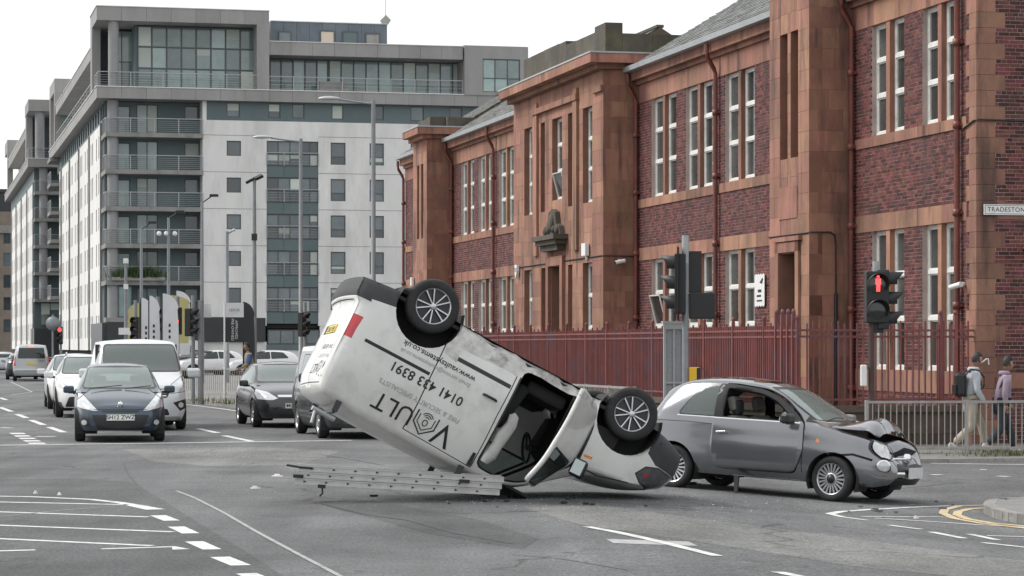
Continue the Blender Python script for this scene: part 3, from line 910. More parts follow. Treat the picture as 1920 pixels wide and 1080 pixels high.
M_TAN = mat('tan_blind', (0.55, 0.47, 0.38), 0.8)
def openwall(root, face, pos, th, a0, a1, z0, z1, opens, m, name='wall'):
    """wall of boxes leaving rectangular openings; face 'e' looks at the junction (runs along r), 'f' looks at the street (runs along s)"""
    mb = MB()
    cols = sorted(set([a0, a1] + [x for o in opens for x in (o[0], o[1])]))
    for i in range(len(cols) - 1):
        a, b = cols[i], cols[i + 1]
        z = z0
        for (q0, q1) in sorted([(o[2], o[3]) for o in opens if o[0] <= a + 1e-6 and o[1] >= b - 1e-6]) + [(z1, z1)]:
            if q0 - z > 1e-4:
                if face == 'e': mb.box(pos, pos + th, -b, -a, z, q0)
                else: mb.box(a, b, pos - th, pos, z, q0)
            z = q1
    return mb.build(name, m, root, fix=False)
def win(root, face, pos, a0, a1, z0, z1, nx=1, nz=1, split=None, glass=None, fr=0.07, rec=0.12, blind=0.0, m=None):
    """framed window with its panes"""
    mb = MB()
    def bx(o, x0, x1, zz0, zz1, d0, d1):
        if face == 'e': o.box(pos + rec - d1, pos + rec - d0, -x1, -x0, zz0, zz1)
        else: o.box(x0, x1, pos - rec + d0, pos - rec + d1, zz0, zz1)
    xs_ = [a0 + (a1 - a0) * i / nx for i in range(nx + 1)]
    zs_ = [z0 + (z1 - z0) * i / nz for i in range(nz + 1)] if split is None else [z0] + [z0 + (z1 - z0) * t for t in split] + [z1]
    bx(mb, a0, a0 + fr, z0, z1, -0.04, 0.04); bx(mb, a1 - fr, a1, z0, z1, -0.04, 0.04)
    bx(mb, a0 + fr, a1 - fr, z0, z0 + fr, -0.04, 0.04); bx(mb, a0 + fr, a1 - fr, z1 - fr, z1, -0.04, 0.04)
    for x in xs_[1:-1]: bx(mb, x - fr / 2, x + fr / 2, z0 + fr, z1 - fr, -0.03, 0.035)
    for z in zs_[1:-1]: bx(mb, a0 + fr, a1 - fr, z - fr / 2, z + fr / 2, -0.025, 0.03)
    w = mb.build('window', m or M_WFR, root, fix=False)
    for i in range(nx):
        for j in range(len(zs_) - 1):
            q = MB()
            bx(q, xs_[i] + 0.002, xs_[i + 1] - 0.002, zs_[j] + 0.002, zs_[j + 1] - 0.002, -0.02, -0.005)
            q.build('pane', glass or M_GL2, w, fix=False)
            if rnd.random() < blind:
                q = MB(); h = zs_[j + 1] - zs_[j]
                bx(q, xs_[i] + fr / 2, xs_[i + 1] - fr / 2, zs_[j + 1] - fr / 2 - h * rnd.choice((0.3, 0.5, 0.9)) , zs_[j + 1] - fr / 2, -0.004, 0.006)
                q.build('blind', M_BLIND, w, fix=False)
    return w
def railing(root, pts, z0, h=1.05, step=1.9, wires=6, thin=0.02):
    """steel balcony railing along points (local x, y)"""
    mb = MB()
    for i in range(len(pts) - 1):
        a, b = Vector(pts[i]), Vector(pts[i + 1])
        n = max(1, int(round((b - a).length / step)))
        for k in range(n + 1):
            p = a.lerp(b, k / n); mb.box(p.x - 0.035, p.x + 0.035, p.y - 0.035, p.y + 0.035, z0, z0 + h)
        d = (b - a).normalized(); q = Vector((-d.y, d.x)) * 0.03
        def rail(z, t, w=1.0):
            c = [a + q * w, b + q * w, b - q * w, a - q * w]
            mb.add([(p.x, p.y, z) for p in c] + [(p.x, p.y, z + t) for p in c], [(3, 2, 1, 0), (4, 5, 6, 7), (0, 1, 5, 4), (1, 2, 6, 5), (2, 3, 7, 6), (3, 0, 4, 7)])
        rail(z0 + h + 0.001, 0.06)
        for w_ in range(wires): rail(z0 + 0.12 + w_ * (h - 0.15) / wires, thin, 0.4)
    return mb.build('railing', M_RAIL, root, fix=False)
CM = Vector((-30.6, 193.0, 0))
def ru(u, s=0.0):
    k = (u - 960) / F_PX
    x0, y0 = CM.x + DV.x * s, CM.y + DV.y * s
    return (-x0 + k * y0) / (PV.x - k * PV.y)
def zv(v, u, s=0.0):
    r_ = ru(u, s); y = CM.y + DV.y * s + PV.y * r_
    return H_CAM + (650 - v) * y / F_PX
AB = thing('apartment_block', 'tall white and grey apartment block with balconies and glazed penthouse corner', 'building', CM, RZ_ST)
FLOORS = [6.8, 9.6, 12.4, 15.2, 18.0]           # tops of the balcony slabs
RA = ru(380)
# white front with windows, glazed bay, teal storey
zones_w = []
ops = []
for u0, u1, kind in ((425, 452, 's'), (620, 648, 't'), (693, 720, 't'), (770, 798, 't'), (850, 878, 't')):
    for k in range(6):
        zf = 4.0 + 2.8 * k
        a, b = ru(u0), ru(u1)
        z0, z1 = (zf + 1.15, zf + 2.3) if kind == 's' else (zf + 0.6, zf + 2.3)
        if z1 > 18.5: continue
        ops.append((a, b, z0, z1, kind))
bay0, bay1 = ru(500), ru(597)
ops.append((bay0, bay1, 3.2, 17.55, 'b'))
RE = 41.0
openwall(AB, 'e', 0.0, 0.3, RA, RE, 3.4, 19.05, ops, M_REND)
for (a, b, z0, z1, kind) in ops:
    if kind == 's': win(AB, 'e', 0.0, a, b, z0, z1, blind=0.14)
    elif kind == 't': win(AB, 'e', 0.0, a, b, z0, z1, 1, 2, split=(0.36,), blind=0.14)
# joints between render panels
for z in (6.7, 9.5, 12.3, 15.1, 17.9):
    MB().box(-0.012, 0.0, -RE, -bay1, z, z + 0.035).build('render_joint', M_CONC, AB)
    MB().box(-0.012, 0.0, -bay0, -RA, z, z + 0.035).build('render_joint', M_CONC, AB)
for k in range(5):
    z0 = 15.65 - 2.8 * k
    win(AB, 'e', 0.05, bay0, bay0 + (bay1 - bay0) * 0.68, z0, z0 + 1.9, 3, 2, split=(0.47,), glass=M_GL2, blind=0.25)
    win(AB, 'e', 0.05, bay0 + (bay1 - bay0) * 0.68, bay1, z0, z0 + 1.9, 2, 2, split=(0.47,), glass=M_GL2, blind=0.14)
    w3 = (bay1 - bay0) / 3
    for i in range(3):
        piece('cladding_panel', AB, 0.06, 0.3, -(bay0 + w3 * (i + 1)) + 0.01, -(bay0 + w3 * i) - 0.01, z0 - 0.88, z0 - 0.02, M_TEAL)
    railing(AB, [(-0.03, -bay0), (-0.03, -bay1)], z0 + 0.02, 0.95, 1.3, 4)
piece('inner_wall', AB, 0.35, 0.5, -bay1, -bay0, 3.2, 17.55, M_DARKIN)
# teal storey below the grey fascia
top_ops = [(ru(a), ru(b), 19.3, 20.42, 'x') for a, b in ((425, 450), (503, 526), (548, 571), (622, 644), (698, 720), (770, 795), (843, 867), (905, 930))]
n_ = 14
openwall(AB, 'e', 0.06, 0.3, RA - 0.0, RE, 19.06, 20.5, top_ops, M_TEAL, 'teal_storey')
for i, (a, b, z0, z1, _) in enumerate(top_ops): win(AB, 'e', 0.06, a, b, z0, z1, blind=0.15)
# balcony stack at the corner
DEP = 1.9
for z in FLOORS + [4.0]:
    if z > 4.5:
        MB().box(-0.05, DEP, -RA - 0.05, 0.05, z - 0.34, z).build('balcony_slab', M_CONC, AB)
        railing(AB, [(0.0, 0.0), (0.0, -RA)], z)
        railing(AB, [(2.4, 0.02), (0.05, 0.02)], z, step=1.2)
    ops2 = [(ru(219, DEP), ru(244, DEP), z + 0.05, z + 2.15), (ru(256, DEP), ru(296, DEP), z + 0.05, z + 2.3), (ru(346, DEP), ru(374, DEP), z + 1.15, z + 2.25)]
    openwall(AB, 'e', DEP, 0.2, 0.0, RA, z, z + 2.46, ops2, M_TEAL, 'balcony_wall')
    win(AB, 'e', DEP, *ops2[0], glass=M_GL1, blind=0.2)
    win(AB, 'e', DEP, *ops2[1], 2, 1, glass=M_GL1, blind=0.25)
    win(AB, 'e', DEP, *ops2[2], glass=M_GL2, blind=0.2)
    MB().lathe([(0.42, z), (0.42, z + 2.45)], 'z', 20, (0.55, -0.55, 0)).build('column', M_COLUMN, AB)
piece('balcony_slab', AB, -0.05, DEP, -RA - 0.05, 0.05, 3.66, 4.0, M_CONC)
MB().box(0.05, DEP, -RA - 0.3, -RA, 4.0, 20.5).build('side_wall', M_REND, AB)
# fascia and the penthouse frame
RF = ru(503)
def panels(x0, x1, y0, y1, z0, z1, n, m, along='y', name='cladding_panel'):
    for i in range(n):
        if along == 'y': piece(name, AB, x0, x1, y0 + (y1 - y0) * i / n + 0.008, y0 + (y1 - y0) * (i + 1) / n - 0.008, z0, z1, m)
        else: piece(name, AB, x0 + (x1 - x0) * i / n + 0.008, x0 + (x1 - x0) * (i + 1) / n - 0.008, y0, y1, z0, z1, m)
panels(-0.5, 0.9, -34, -RF, 20.5, 21.35, 12, M_CLAD)
panels(-0.55, 2.4, -RF, 0.75, 20.5, 21.35, 7, M_CLAD)
piece('fascia_trim', AB, -0.6, 1, -RF, 0.8, 21.352, 21.42, M_REND)
piece('fascia_trim', AB, -0.55, 1, -34, -RF - 0.01, 21.352, 21.42, M_REND)
panels(-0.55, 6.5, -RF, 0.75, 26.35, 27.4, 7, M_CLAD)
piece('fascia_trim', AB, -0.6, 6.6, -RF - 0.03, 0.8, 27.402, 27.46, M_REND)
piece('frame_post', AB, -0.55, 6.0, -RF, -ru(480), 21.42, 26.35, M_CLAD)
MB().lathe([(0.40, 21.42), (0.40, 26.35)], 'z', 20, (0.0, -0.55, 0)).build('column', M_COLUMN, AB)
piece('frame_post', AB, 4.5, 6.4, 0.1, 0.74, 21.42, 26.35, M_CLAD)
PX0, PX1 = ru(257, 1.6), ru(478, 1.6)
win(AB, 'e', 1.6, PX0, PX1, 21.42, 26.3, 8, 3, glass=M_GL1, blind=0.2, fr=0.12)
piece('penthouse_wall', AB, 1.75, 6.4, -PX0, -PX0 + 0.15, 21.42, 26.3, M_TEAL)
win(AB, 'e', 4.5, 0.6, PX0, 21.42, 26.2, 2, 2, glass=M_GL1)
railing(AB, [(3.5, 0.6), (-0.4, 0.6), (-0.4, -PX1)], 21.42, 1.05, 2.2, 5)
piece('penthouse_room', AB, 2.2, 6.2, -PX1, -PX0 - 0.1, 21.42, 26.3, M_TEAL)
piece('penthouse_wall', AB, 6.42, 6.6, -6.0, 0.5, 21.42, 26.34, M_DKCLAD)
# set back penthouse storey to the right
G0, G1 = ru(505, 2.0), ru(872, 2.0)
win(AB, 'e', 2.0, G0, G0 + (G1 - G0) * 0.30, 21.42, 24.1, 5, 1, glass=M_GL1, fr=0.12)
win(AB, 'e', 2.0, G0 + (G1 - G0) * 0.30, G1, 21.42, 24.1, 11, 1, glass=M_GL1, blind=0.3, fr=0.1)
piece('penthouse_room', AB, 2.3, 9, -34, -G0, 21.42, 24.1, M_TEAL)
panels(-0.4, 9, -ru(866), -RF - 0.01, 24.1, 25.1, 9, M_CLAD)
piece('fascia_trim', AB, -0.45, 9.1, -ru(866), -RF - 0.02, 25.102, 25.16, M_REND)
railing(AB, [(-0.35, -RF), (-0.35, -ru(866))], 21.42, 1.0, 1.8, 3)
q0, q1 = ru(868), ru(987)
openwall(AB, 'e', -0.6, 0.3, q0, q1, 21.36, 25.2, [(ru(902), ru(972), 21.6, 24.2)], M_CLAD, 'frame_wall')
win(AB, 'e', -0.6, ru(902), ru(972), 21.6, 24.2, 3, 2, split=(0.42,), glass=M_GL1)
piece('frame_roof', AB, -0.3, 8, -q1, -q0, 25.202, 25.24, M_CLAD)
MB().box(-0.3, 3, -q0 - 0.25, -q0, 21.36, 25.2).build('frame_post', M_CLAD, AB)
piece('balcony_box', AB, 0.0, 0.6, -5.8 - G0, -3.6 - G0, 21.42, 22.2, M_CONC)
# roof plant room
u0, u1 = ru(507, 5.0), ru(726, 5.0)
panels(5.0, 12.0, -u1, -u0, 25.17, 27.35, 9, M_DKCLAD)
piece('fascia_trim', AB, 4.9, 12.1, -u1 - 0.1, -u0, 27.352, 27.42, M_REND)
for a, b, z0, z1, g in ((522, 546, 25.5, 26.55, M_GL2), (600, 627, 25.2, 26.7, M_TAN), (642, 671, 25.2, 26.7, M_TEAL), (685, 712, 25.2, 26.6, M_CONC)):
    win(AB, 'e', 4.9, ru(a, 5), ru(b, 5), z0, z1, glass=g, rec=0.02)
ck = thing('roof_vane', 'small grey diamond shaped finial with thin mast on the flat roof', 'finial', CM + DV * 5 + PV * (u1 - 0.15) + Vector((0, 0, 27.42)), RZ_ST)
MB().prism([(-0.4, 0.25), (0, 0.65), (0.4, 0.25), (0.25, 0.0), (-0.25, 0.0)], 'x', -0.3, 0.3).build('cap', M_CLAD, ck)
MB().tube([(0, 0, 0.6), (0, 0, 3.2)], 0.025, 6).build('mast', M_RAIL, ck)
# ground storey under the flats
piece('black_panel', AB, -0.25, 0.3, -ru(470), -ru(380), 2.2, 4.05, M_BLKPAN)
for i, (a, b) in enumerate(((380, 425), (428, 470))):
    pass
piece('ground_wall', AB, 0.05, 0.4, -ru(500), -RA, 0.0, 2.18, M_REND)
piece('black_panel', AB, -0.2, 0.3, -ru(497), -ru(473), 2.2, 4.0, M_BLKPAN)
piece('ground_wall', AB, 0.02, 0.4, -ru(560), -ru(503), 0.0, 1.9, M_REND)
win(AB, 'e', 0.0, ru(502), ru(600), 2.0, 3.1, 4, 1, glass=M_GL2, blind=0.14)
piece('ground_wall', AB, 0.03, 0.4, -RE, -ru(600), 0.0, 3.4, M_REND)
piece('cladding_panel', AB, -0.06, 0.3, -ru(600), -ru(500), 1.55, 1.98, M_TEAL)
win(AB, 'e', -0.02, ru(505), ru(560), 0.6, 1.5, 3, 1, glass=M_GL2)
# black shopfront at the corner
for i in range(4):
    piece('black_panel', AB, -0.1, 2.2, -RA * (i + 1) / 4 + 0.02, -RA * i / 4 - 0.02, 0.0, 3.64, M_BLKPAN)
piece('black_panel', AB, 0.0, 12, -0.2, 0.3, 0.0, 3.6, M_BLKPAN)
win(AB, 'e', 0.25, ru(222), ru(248), 4.02, 6.4, 2, 1, glass=M_GL1, blind=0.8)
def street_face(root, s0, s1, n, ncol, nfl=6, z0=1.5, ztop=19.05, bays=True):
    """white wall along the street with tall narrow windows"""
    ops = []
    pitch = (s1 - s0) / ncol
    for c in range(ncol):
        for k in range(nfl):
            a = s0 + pitch * (c + 0.18)
            z = 1.9 + 2.8 * k
            ops.append((a, a + pitch * 0.22, z + 0.6, z + 2.35))
            if c % 3 != 1: ops.append((a + pitch * 0.42, a + pitch * 0.60, z + 0.6, z + 2.35))
    openwall(root, 'f', n, 0.3, s0, s1, z0, ztop, ops, M_REND)
    for o_ in ops: win(root, 'f', n, *o_, rec=0.14, fr=0.08)
    for c in range(0, ncol + 1, 3):
        MB().box(s0 + pitch * c - 0.1, s0 + pitch * c + 0.1, n, n + 0.14, z0, ztop).build('downpipe', M_CONC, root, fix=False)
street_face(AB, 4.6, 62, 0.0, 13)
piece('inner_wall', AB, 4.6, 66, -12, -0.32, 0, 20.5, M_DARKIN)
piece('inner_wall', AB, 2.2, 6, -12, -0.35, 4.0, 20.5, M_DKCLAD)
piece('inner_wall', AB, 0.9, 8, -RE, -8, 0, 20.5, M_DARKIN)
for z in FLOORS:
    MB().box(1.9, 4.6, -0.6, 0.05, z - 0.34, z).build('balcony_slab', M_CONC, AB)
ops3 = [(5 + 2.9 * i, 5 + 2.9 * i + 1.7, 19.3, 20.4) for i in range(19)]
openwall(AB, 'f', -0.05, 0.2, 4.6, 66, 19.06, 20.5, ops3, M_TEAL, 'teal_storey')
for o_ in ops3: win(AB, 'f', -0.05, *o_, rec=0.08)
for i in range(14):
    piece('cladding_panel', AB, 2.4 + i * 4.6 + 0.01, 2.4 + (i + 1) * 4.6 - 0.01, -2, 0.75, 20.5, 21.35, M_CLAD)
piece('fascia_trim', AB, 2.42, 66.8, -1.2, 0.8, 21.352, 21.42, M_REND)
piece('penthouse_wall', AB, 8, 58, -4, -2.4, 21.42, 24.3, M_DKCLAD)
for i in range(10):
    piece('cladding_panel', AB, 6.6 + i * 5.1 + 0.01, 6.6 + (i + 1) * 5.1 - 0.01, -5, 0.6, 24.3, 25.2, M_CLAD)
piece('fascia_trim', AB, 6.6, 57.6, -5, 0.65, 25.202, 25.26, M_REND)
railing(AB, [(57, 0.55), (7, 0.55)], 21.42, 1.0, 3.2, 3)
panels(57.8, 67, -7.5, 0.7, 26.6, 27.9, 3, M_CLAD)
piece('frame_post', AB, 57.8, 59, 0.0, 0.68, 21.42, 26.6, M_CLAD)
piece('frame_post', AB, 65.6, 67, 0.0, 0.68, 21.42, 26.6, M_CLAD)
piece('penthouse_wall', AB, 59.5, 66, -7.4, -1.5, 21.42, 26.6, M_CONC)
# far balcony stack of the first block
for z in FLOORS + [20.5]:
    MB().box(61.5, 67, -1.5, 0.9, z - 0.34, z).build('balcony_slab', M_CONC, AB)
    if z < 20: railing(AB, [(61.6, 0.85), (66.9, 0.85)], z, step=1.7)
MB().box(62.2, 66.6, -1.6, -0.9, 3, 20.5).build('balcony_wall', M_TEAL, AB)
# a second block further along the street, stepped towards the road
CM2 = CM + DV * 76 - PV * 1.7
A2 = thing('apartment_block', 'second white apartment block farther down the street with stacked corner balconies', 'building', CM2, RZ_ST)
for z in FLOORS:
    MB().box(-0.05, 2.6, -6, 0.05, z - 0.34, z).build('balcony_slab', M_CONC, A2)
    railing(A2, [(2.6, 0.0), (0.0, 0.0), (0.0, -4)], z, step=1.4)
    MB().lathe([(0.45, z), (0.45, z + 2.46)], 'z', 14, (0.5, -0.9, 0)).build('column', M_COLUMN, A2)
    win(A2, 'e', 2.0, 1.8, 3.4, z, z + 2.3, 2, 1, glass=M_GL1)
piece('balcony_wall', A2, 2.05, 2.6, -8, -0.0, 3.6, 20.5, M_TEAL)
win(A2, 'e', 1.0, 0.6, 2.6, 4.05, 6.4, 2, 1, glass=M_GL1, blind=0.5)
piece('black_panel', A2, -0.1, 8, -6, 0.1, 0, 3.7, M_BLKPAN)
street_face(A2, 2.7, 62, 0.0, 12)
piece('inner_wall', A2, 2.8, 66, -10, -0.32, 0, 20.5, M_DARKIN)
piece('teal_storey', A2, 2.7, 66, -0.3, -0.06, 19.06, 20.5, M_TEAL)
piece('fascia', A2, -0.5, 66, -8, 0.75, 20.5, 21.35, M_CLAD)
piece('fascia_trim', A2, -0.55, 66, -8, 0.8, 21.352, 21.42, M_REND)
piece('frame_roof', A2, -0.5, 8, -8, 0.7, 26.3, 27.5, M_CLAD)
piece('frame_post', A2, 5.5, 7.5, 0.0, 0.66, 21.42, 26.3, M_CLAD)
MB().lathe([(0.5, 21.42), (0.5, 26.3)], 'z', 14, (0.2, -0.5, 0)).build('column', M_COLUMN, A2)
win(A2, 'e', 3.0, 1.6, 8, 21.42, 26.2, 3, 3, glass=M_GL1)
piece('penthouse_wall', A2, 7.52, 7.7, -7.0, 0.6, 21.42, 26.3, M_DKCLAD)
railing(A2, [(5.5, 0.6), (-0.4, 0.6), (-0.4, -6)], 21.42, 1.0, 2, 3)
piece('penthouse_wall', A2, 8, 60, -4, -2.2, 21.42, 24.2, M_DKCLAD)
piece('fascia', A2, 8.02, 58, -5, 0.6, 24.2, 25.2, M_CLAD)
piece('fascia_trim', A2, 8.02, 58, -5, 0.65, 25.202, 25.3, M_REND)
piece('frame_roof', A2, 58.1, 67, -8, 0.7, 26.3, 27.9, M_CLAD)
piece('frame_post', A2, 58.1, 60, 0.0, 0.66, 21.42, 26.3, M_CLAD)
piece('penthouse_wall', A2, 60.5, 66, -7, -1, 21.42, 26.3, M_CONC)
# brown brick block at the end of the street
A3 = thing('brick_block', 'brown brick block at the far left edge with dark roof box', 'building', CM + DV * 205 + PV * -2.4, RZ_ST)
M_BRN = mat('brown_brick', (0.20, 0.165, 0.135), 0.85, var=0.2, vscale=0.6, rand=0.05)
ops = [(3 + 7.2 * c, 5.6 + 7.2 * c, 3.4 + 3.4 * k, 5.6 + 3.4 * k) for c in range(3) for k in range(5)]
openwall(A3, 'f', 0.0, 0.4, 0, 26, 0, 22.5, ops, M_BRN)
for o_ in ops: win(A3, 'f', 0.0, *o_)
openwall(A3, 'e', 0.0, 0.4, 0, 9, 0, 22.5, [(2, 3.6, 4 + 3.4 * k, 6 + 3.4 * k) for k in range(5)], M_BRN)
for k in range(5): win(A3, 'e', 0.0, 2, 3.6, 4 + 3.4 * k, 6 + 3.4 * k)
piece('inner_wall', A3, 0.5, 25, -9, -0.5, 0, 22, M_DARKIN)
piece('cornice', A3, -0.4, 26, -9, 0.5, 19.2, 20.4, M_CONC)
piece('roof_box', A3, 1, 20, -7, -0.8, 22.5, 25.5, M_BLKPAN)
piece('roof_box', A3, 0.5, 21, -8, 0.3, 25.5, 26.0, M_BLKPAN)
# ---------------------------------------------------------------- vehicle kit
def pchip(pts):
    xs_ = [p[0] for p in pts]; ys_ = [p[1] for p in pts]; n = len(xs_)
    h = [xs_[i + 1] - xs_[i] for i in range(n - 1)]
    dl = [(ys_[i + 1] - ys_[i]) / h[i] for i in range(n - 1)]
    m = [0.0] * n
    m[0], m[-1] = dl[0], dl[-1]
    for i in range(1, n - 1):
        if dl[i - 1] * dl[i] > 0:
            w1, w2 = 2 * h[i] + h[i - 1], h[i] + 2 * h[i - 1]
            m[i] = (w1 + w2) / (w1 / dl[i - 1] + w2 / dl[i])
    def f(x):
        if x <= xs_[0]: return ys_[0]
        if x >= xs_[-1]: return ys_[-1]
        i = 0
        while x > xs_[i + 1]: i += 1
        t = (x - xs_[i]) / h[i]
        return (ys_[i] * (1 + 2 * t) * (1 - t) ** 2 + m[i] * h[i] * t * (1 - t) ** 2 + ys_[i + 1] * t * t * (3 - 2 * t) + m[i + 1] * h[i] * t * t * (t - 1))
    return f
def inpoly(poly, p):
    c = False; n = len(poly); x, y = p
    for i in range(n):
        x1, y1 = poly[i]; x2, y2 = poly[i - 1]
        if (y1 > y) != (y2 > y) and x < (x2 - x1) * (y - y1) / (y2 - y1) + x1: c = not c
    return c
def circ(cx, cz, r, n=24, a0=0, a1=360):
    full = abs(a1 - a0) >= 360
    k = n if full else n + 1
    return [(cx + r * math.cos(R(a0 + (a1 - a0) * i / n)), cz + r * math.sin(R(a0 + (a1 - a0) * i / n))) for i in range(k)]
def rpoly(pts, r=0.04, n=3):
    rr = r if isinstance(r, (list, tuple)) else [r] * len(pts)
    return [(p.x, p.y) for p in rounded(pts, rr, n)]
def grow(poly, d):
    """offset a polygon outwards by d"""
    n = len(poly)
    P = [Vector(p) for p in poly]
    area = sum(P[i].x * P[(i + 1) % n].y - P[(i + 1) % n].x * P[i].y for i in range(n))
    sgn = 1 if area > 0 else -1
    out = []
    for i in range(n):
        a = (P[i] - P[i - 1]); b = (P[(i + 1) % n] - P[i])
        if a.length < 1e-9 or b.length < 1e-9:
            out.append((P[i].x, P[i].y)); continue
        a.normalize(); b.normalize()
        na = Vector((a.y, -a.x)) * sgn; nb = Vector((b.y, -b.x)) * sgn
        q = na + nb
        q = q / max(0.5, q.length_squared / 2) if q.length > 1e-6 else na
        q = q if q.length < 3 else q.normalized()
        out.append((P[i].x + q.x * d, P[i].y + q.y * d))
    return out
def band(pts, w):
    """polyline to a thin closed polygon"""
    P = [Vector(p) for p in pts]; l, r_ = [], []
    for i, p in enumerate(P):
        d = (P[min(i + 1, len(P) - 1)] - P[max(i - 1, 0)]).normalized()
        q = Vector((-d.y, d.x)) * w / 2
        l.append((p + q)[:]); r_.append((p - q)[:])
    return l + r_[::-1]

class Body:
    """car body shell lofted from side, plan and section curves, then cut into real panels, glass and lamps"""
    def __init__(s, sp, nx=56, k1=14, k2=8, k3=6):
        s.sp = sp
        L_ = sp['L']
        g = {k: pchip(sp[k]) for k in ('zb', 'zh', 'zt', 'w', 'wt', 'crown', 'nose', 'tail')}
        side = pchip(sp.get('side', [(0, .90), (.12, .955), (.35, 1.0), (.6, 1.0), (.85, .98), (1, .945)]))
        bow = sp.get('bow', 0.03); nl, tl = sp.get('nl', 0.7), sp.get('tl', 0.5)
        bf, br = sp.get('bulge_f', 0.12), sp.get('bulge_r', 0.08)
        s.bm = bmesh.new()
        s.bm.faces.layers.int.new('pid'); s.bm.faces.layers.int.new('mid')
        s.pid = s.bm.faces.layers.int['pid']; s.mid = s.bm.faces.layers.int['mid']
        X = [L_ * (0.5 - 0.5 * math.cos(math.pi * (0.06 + 0.88 * i / (nx - 1)))) for i in range(nx)]
        x0, x1 = X[0], X[-1]
        X = [(x - x0) / (x1 - x0) * L_ for x in X]
        def sec(x):
            zb, zt, w, wt, cr = g['zb'](x), g['zt'](x), g['w'](x), g['wt'](x), g['crown'](x)
            zte = zt - cr
            zh = min(g['zh'](x), zte - 0.006)
            zh = max(zh, zb + 0.05)
            pts = []
            for j in range(k1 + 1):
                t = j / k1
                pts.append((w * side(t), zb + (zh - zb) * t))
            yh = w * side(1.0)
            wt = min(wt, yh - 0.004)
            for j in range(1, k2 + 1):
                t = j / k2
                pts.append((yh + (wt - yh) * t + bow * math.sin(math.pi * t) * min(1, (zte - zh) / 0.3), zh + (zte - zh) * t))
            for j in range(1, k3 + 1):
                t = j / k3
                pts.append((wt * (1 - t), zte + cr * (1 - (1 - t) ** 2)))
            return pts
        def shift(x, z):
            a = max(0.0, (x - (L_ - nl)) / nl) ** 2; b = max(0.0, (tl - x) / tl) ** 2
            return x + a * g['nose'](z) + b * g['tail'](z)
        K = k1 + k2 + k3
        rows = []
        for x in X:
            pts = sec(x)
            left = [s.bm.verts.new((shift(x, z), y, z)) for (y, z) in pts]
            right = [s.bm.verts.new((shift(x, z), -y, z)) for (y, z) in pts[:-1]]
            rows.append(left + right[::-1])
        N = len(rows[0])
        for i in range(nx - 1):
            for j in range(N - 1):
                s.bm.faces.new((rows[i][j], rows[i + 1][j], rows[i + 1][j + 1], rows[i][j + 1]))
        under = []
        for i in range(nx - 1):
            under.append(s.bm.faces.new((rows[i][0], rows[i][N - 1], rows[i + 1][N - 1], rows[i + 1][0])))
        # end faces: grid between the side points, last row is the top edge
        def cap(row, bul, sg):
            ncol = N - 2 * k1
            prev = None
            for j in range(k1 + 1):
                if j == k1: cur = row[k1:N - k1]
                else:
                    a, b = row[j], row[N - 1 - j]
                    cur = [a]
                    for c in range(1, ncol - 1):
                        # same spacing across as the top row
                        ty = row[k1 + c].co.y / max(1e-6, row[k1].co.y)
                        y = a.co.y * ty
                        zz = a.co.z
                        k = j / k1
                        zz += (row[k1 + c].co.z - row[k1].co.z) * k ** 3
                        cur.append(s.bm.verts.new((a.co.x + sg * bul * (1 - ty * ty) * (1 - 0.55 * k ** 4), y, zz)))
                    cur.append(b)
                if prev:
                    for c in range(ncol - 1):
                        s.bm.faces.new((prev[c], cur[c], cur[c + 1], prev[c + 1]) if sg < 0 else (prev[c], prev[c + 1], cur[c + 1], cur[c]))
                prev = cur
            return None
        cap(rows[-1], bf, 1); cap(rows[0], br, -1)
        # let the top edge of nose and tail follow the bulge
        for row, bul, sg, x_e, ln in ((rows, bf, 1, L_, 0.45), (rows, br, -1, 0.0, 0.25)):
            for i, x in enumerate(X):
                d = (x - (L_ - ln)) / ln if sg > 0 else (ln - x) / ln
                if d <= 0: continue
                for j in range(k1, N - k1):
                    v = rows[i][j]
                    y0 = max(1e-6, rows[i][k1].co.y)
                    ty = v.co.y / y0
                    v.co.x += sg * bul * (1 - ty * ty) * 0.45 * d * d
        bmesh.ops.recalc_face_normals(s.bm, faces=s.bm.faces)
        s.names = ['body']; s.mats = []
        s.g = g
        s.L = L_
        u_i = s.part('underbody')
        for f in under: f[s.pid] = u_i
        s.push = {}
    def part(s, name):
        if name not in s.names: s.names.append(name)
        return s.names.index(name)
    def material(s, m):
        if m not in s.mats: s.mats.append(m)
        return s.mats.index(m)
    def cut(s, poly, axis='y', side=0, xr=(-9, 99), zr=(-9, 99), nmin=None):
        ai = {'y': (0, 2), 'x': (1, 2), 'z': (0, 1)}[axis]; ni = 'xyz'.index(axis)
        us = [p[0] for p in poly]; vs_ = [p[1] for p in poly]
        u0, u1, v0, v1 = min(us), max(us), min(vs_), max(vs_)
        uid = s.names.index('underbody')
        def ok(f):
            if f[s.pid] == uid: return False
            c = f.calc_center_median()
            if not (xr[0] <= c.x <= xr[1] and zr[0] <= c.z <= zr[1]): return False
            if side and c[ni] * side < 0: return False
            if nmin is not None and abs(f.normal[ni]) < nmin: return False
            if axis == 'y' and abs(f.normal.y) < 0.05 : return False
            return True
        def bb(f):
            a = [v.co[ai[0]] for v in f.verts]; b = [v.co[ai[1]] for v in f.verts]
            return min(a), max(a), min(b), max(b)
        cand = set()
        for f in s.bm.faces:
            q = bb(f)
            if q[0] <= u1 and q[1] >= u0 and q[2] <= v1 and q[3] >= v0 and ok(f): cand.add(f)
        n = len(poly)
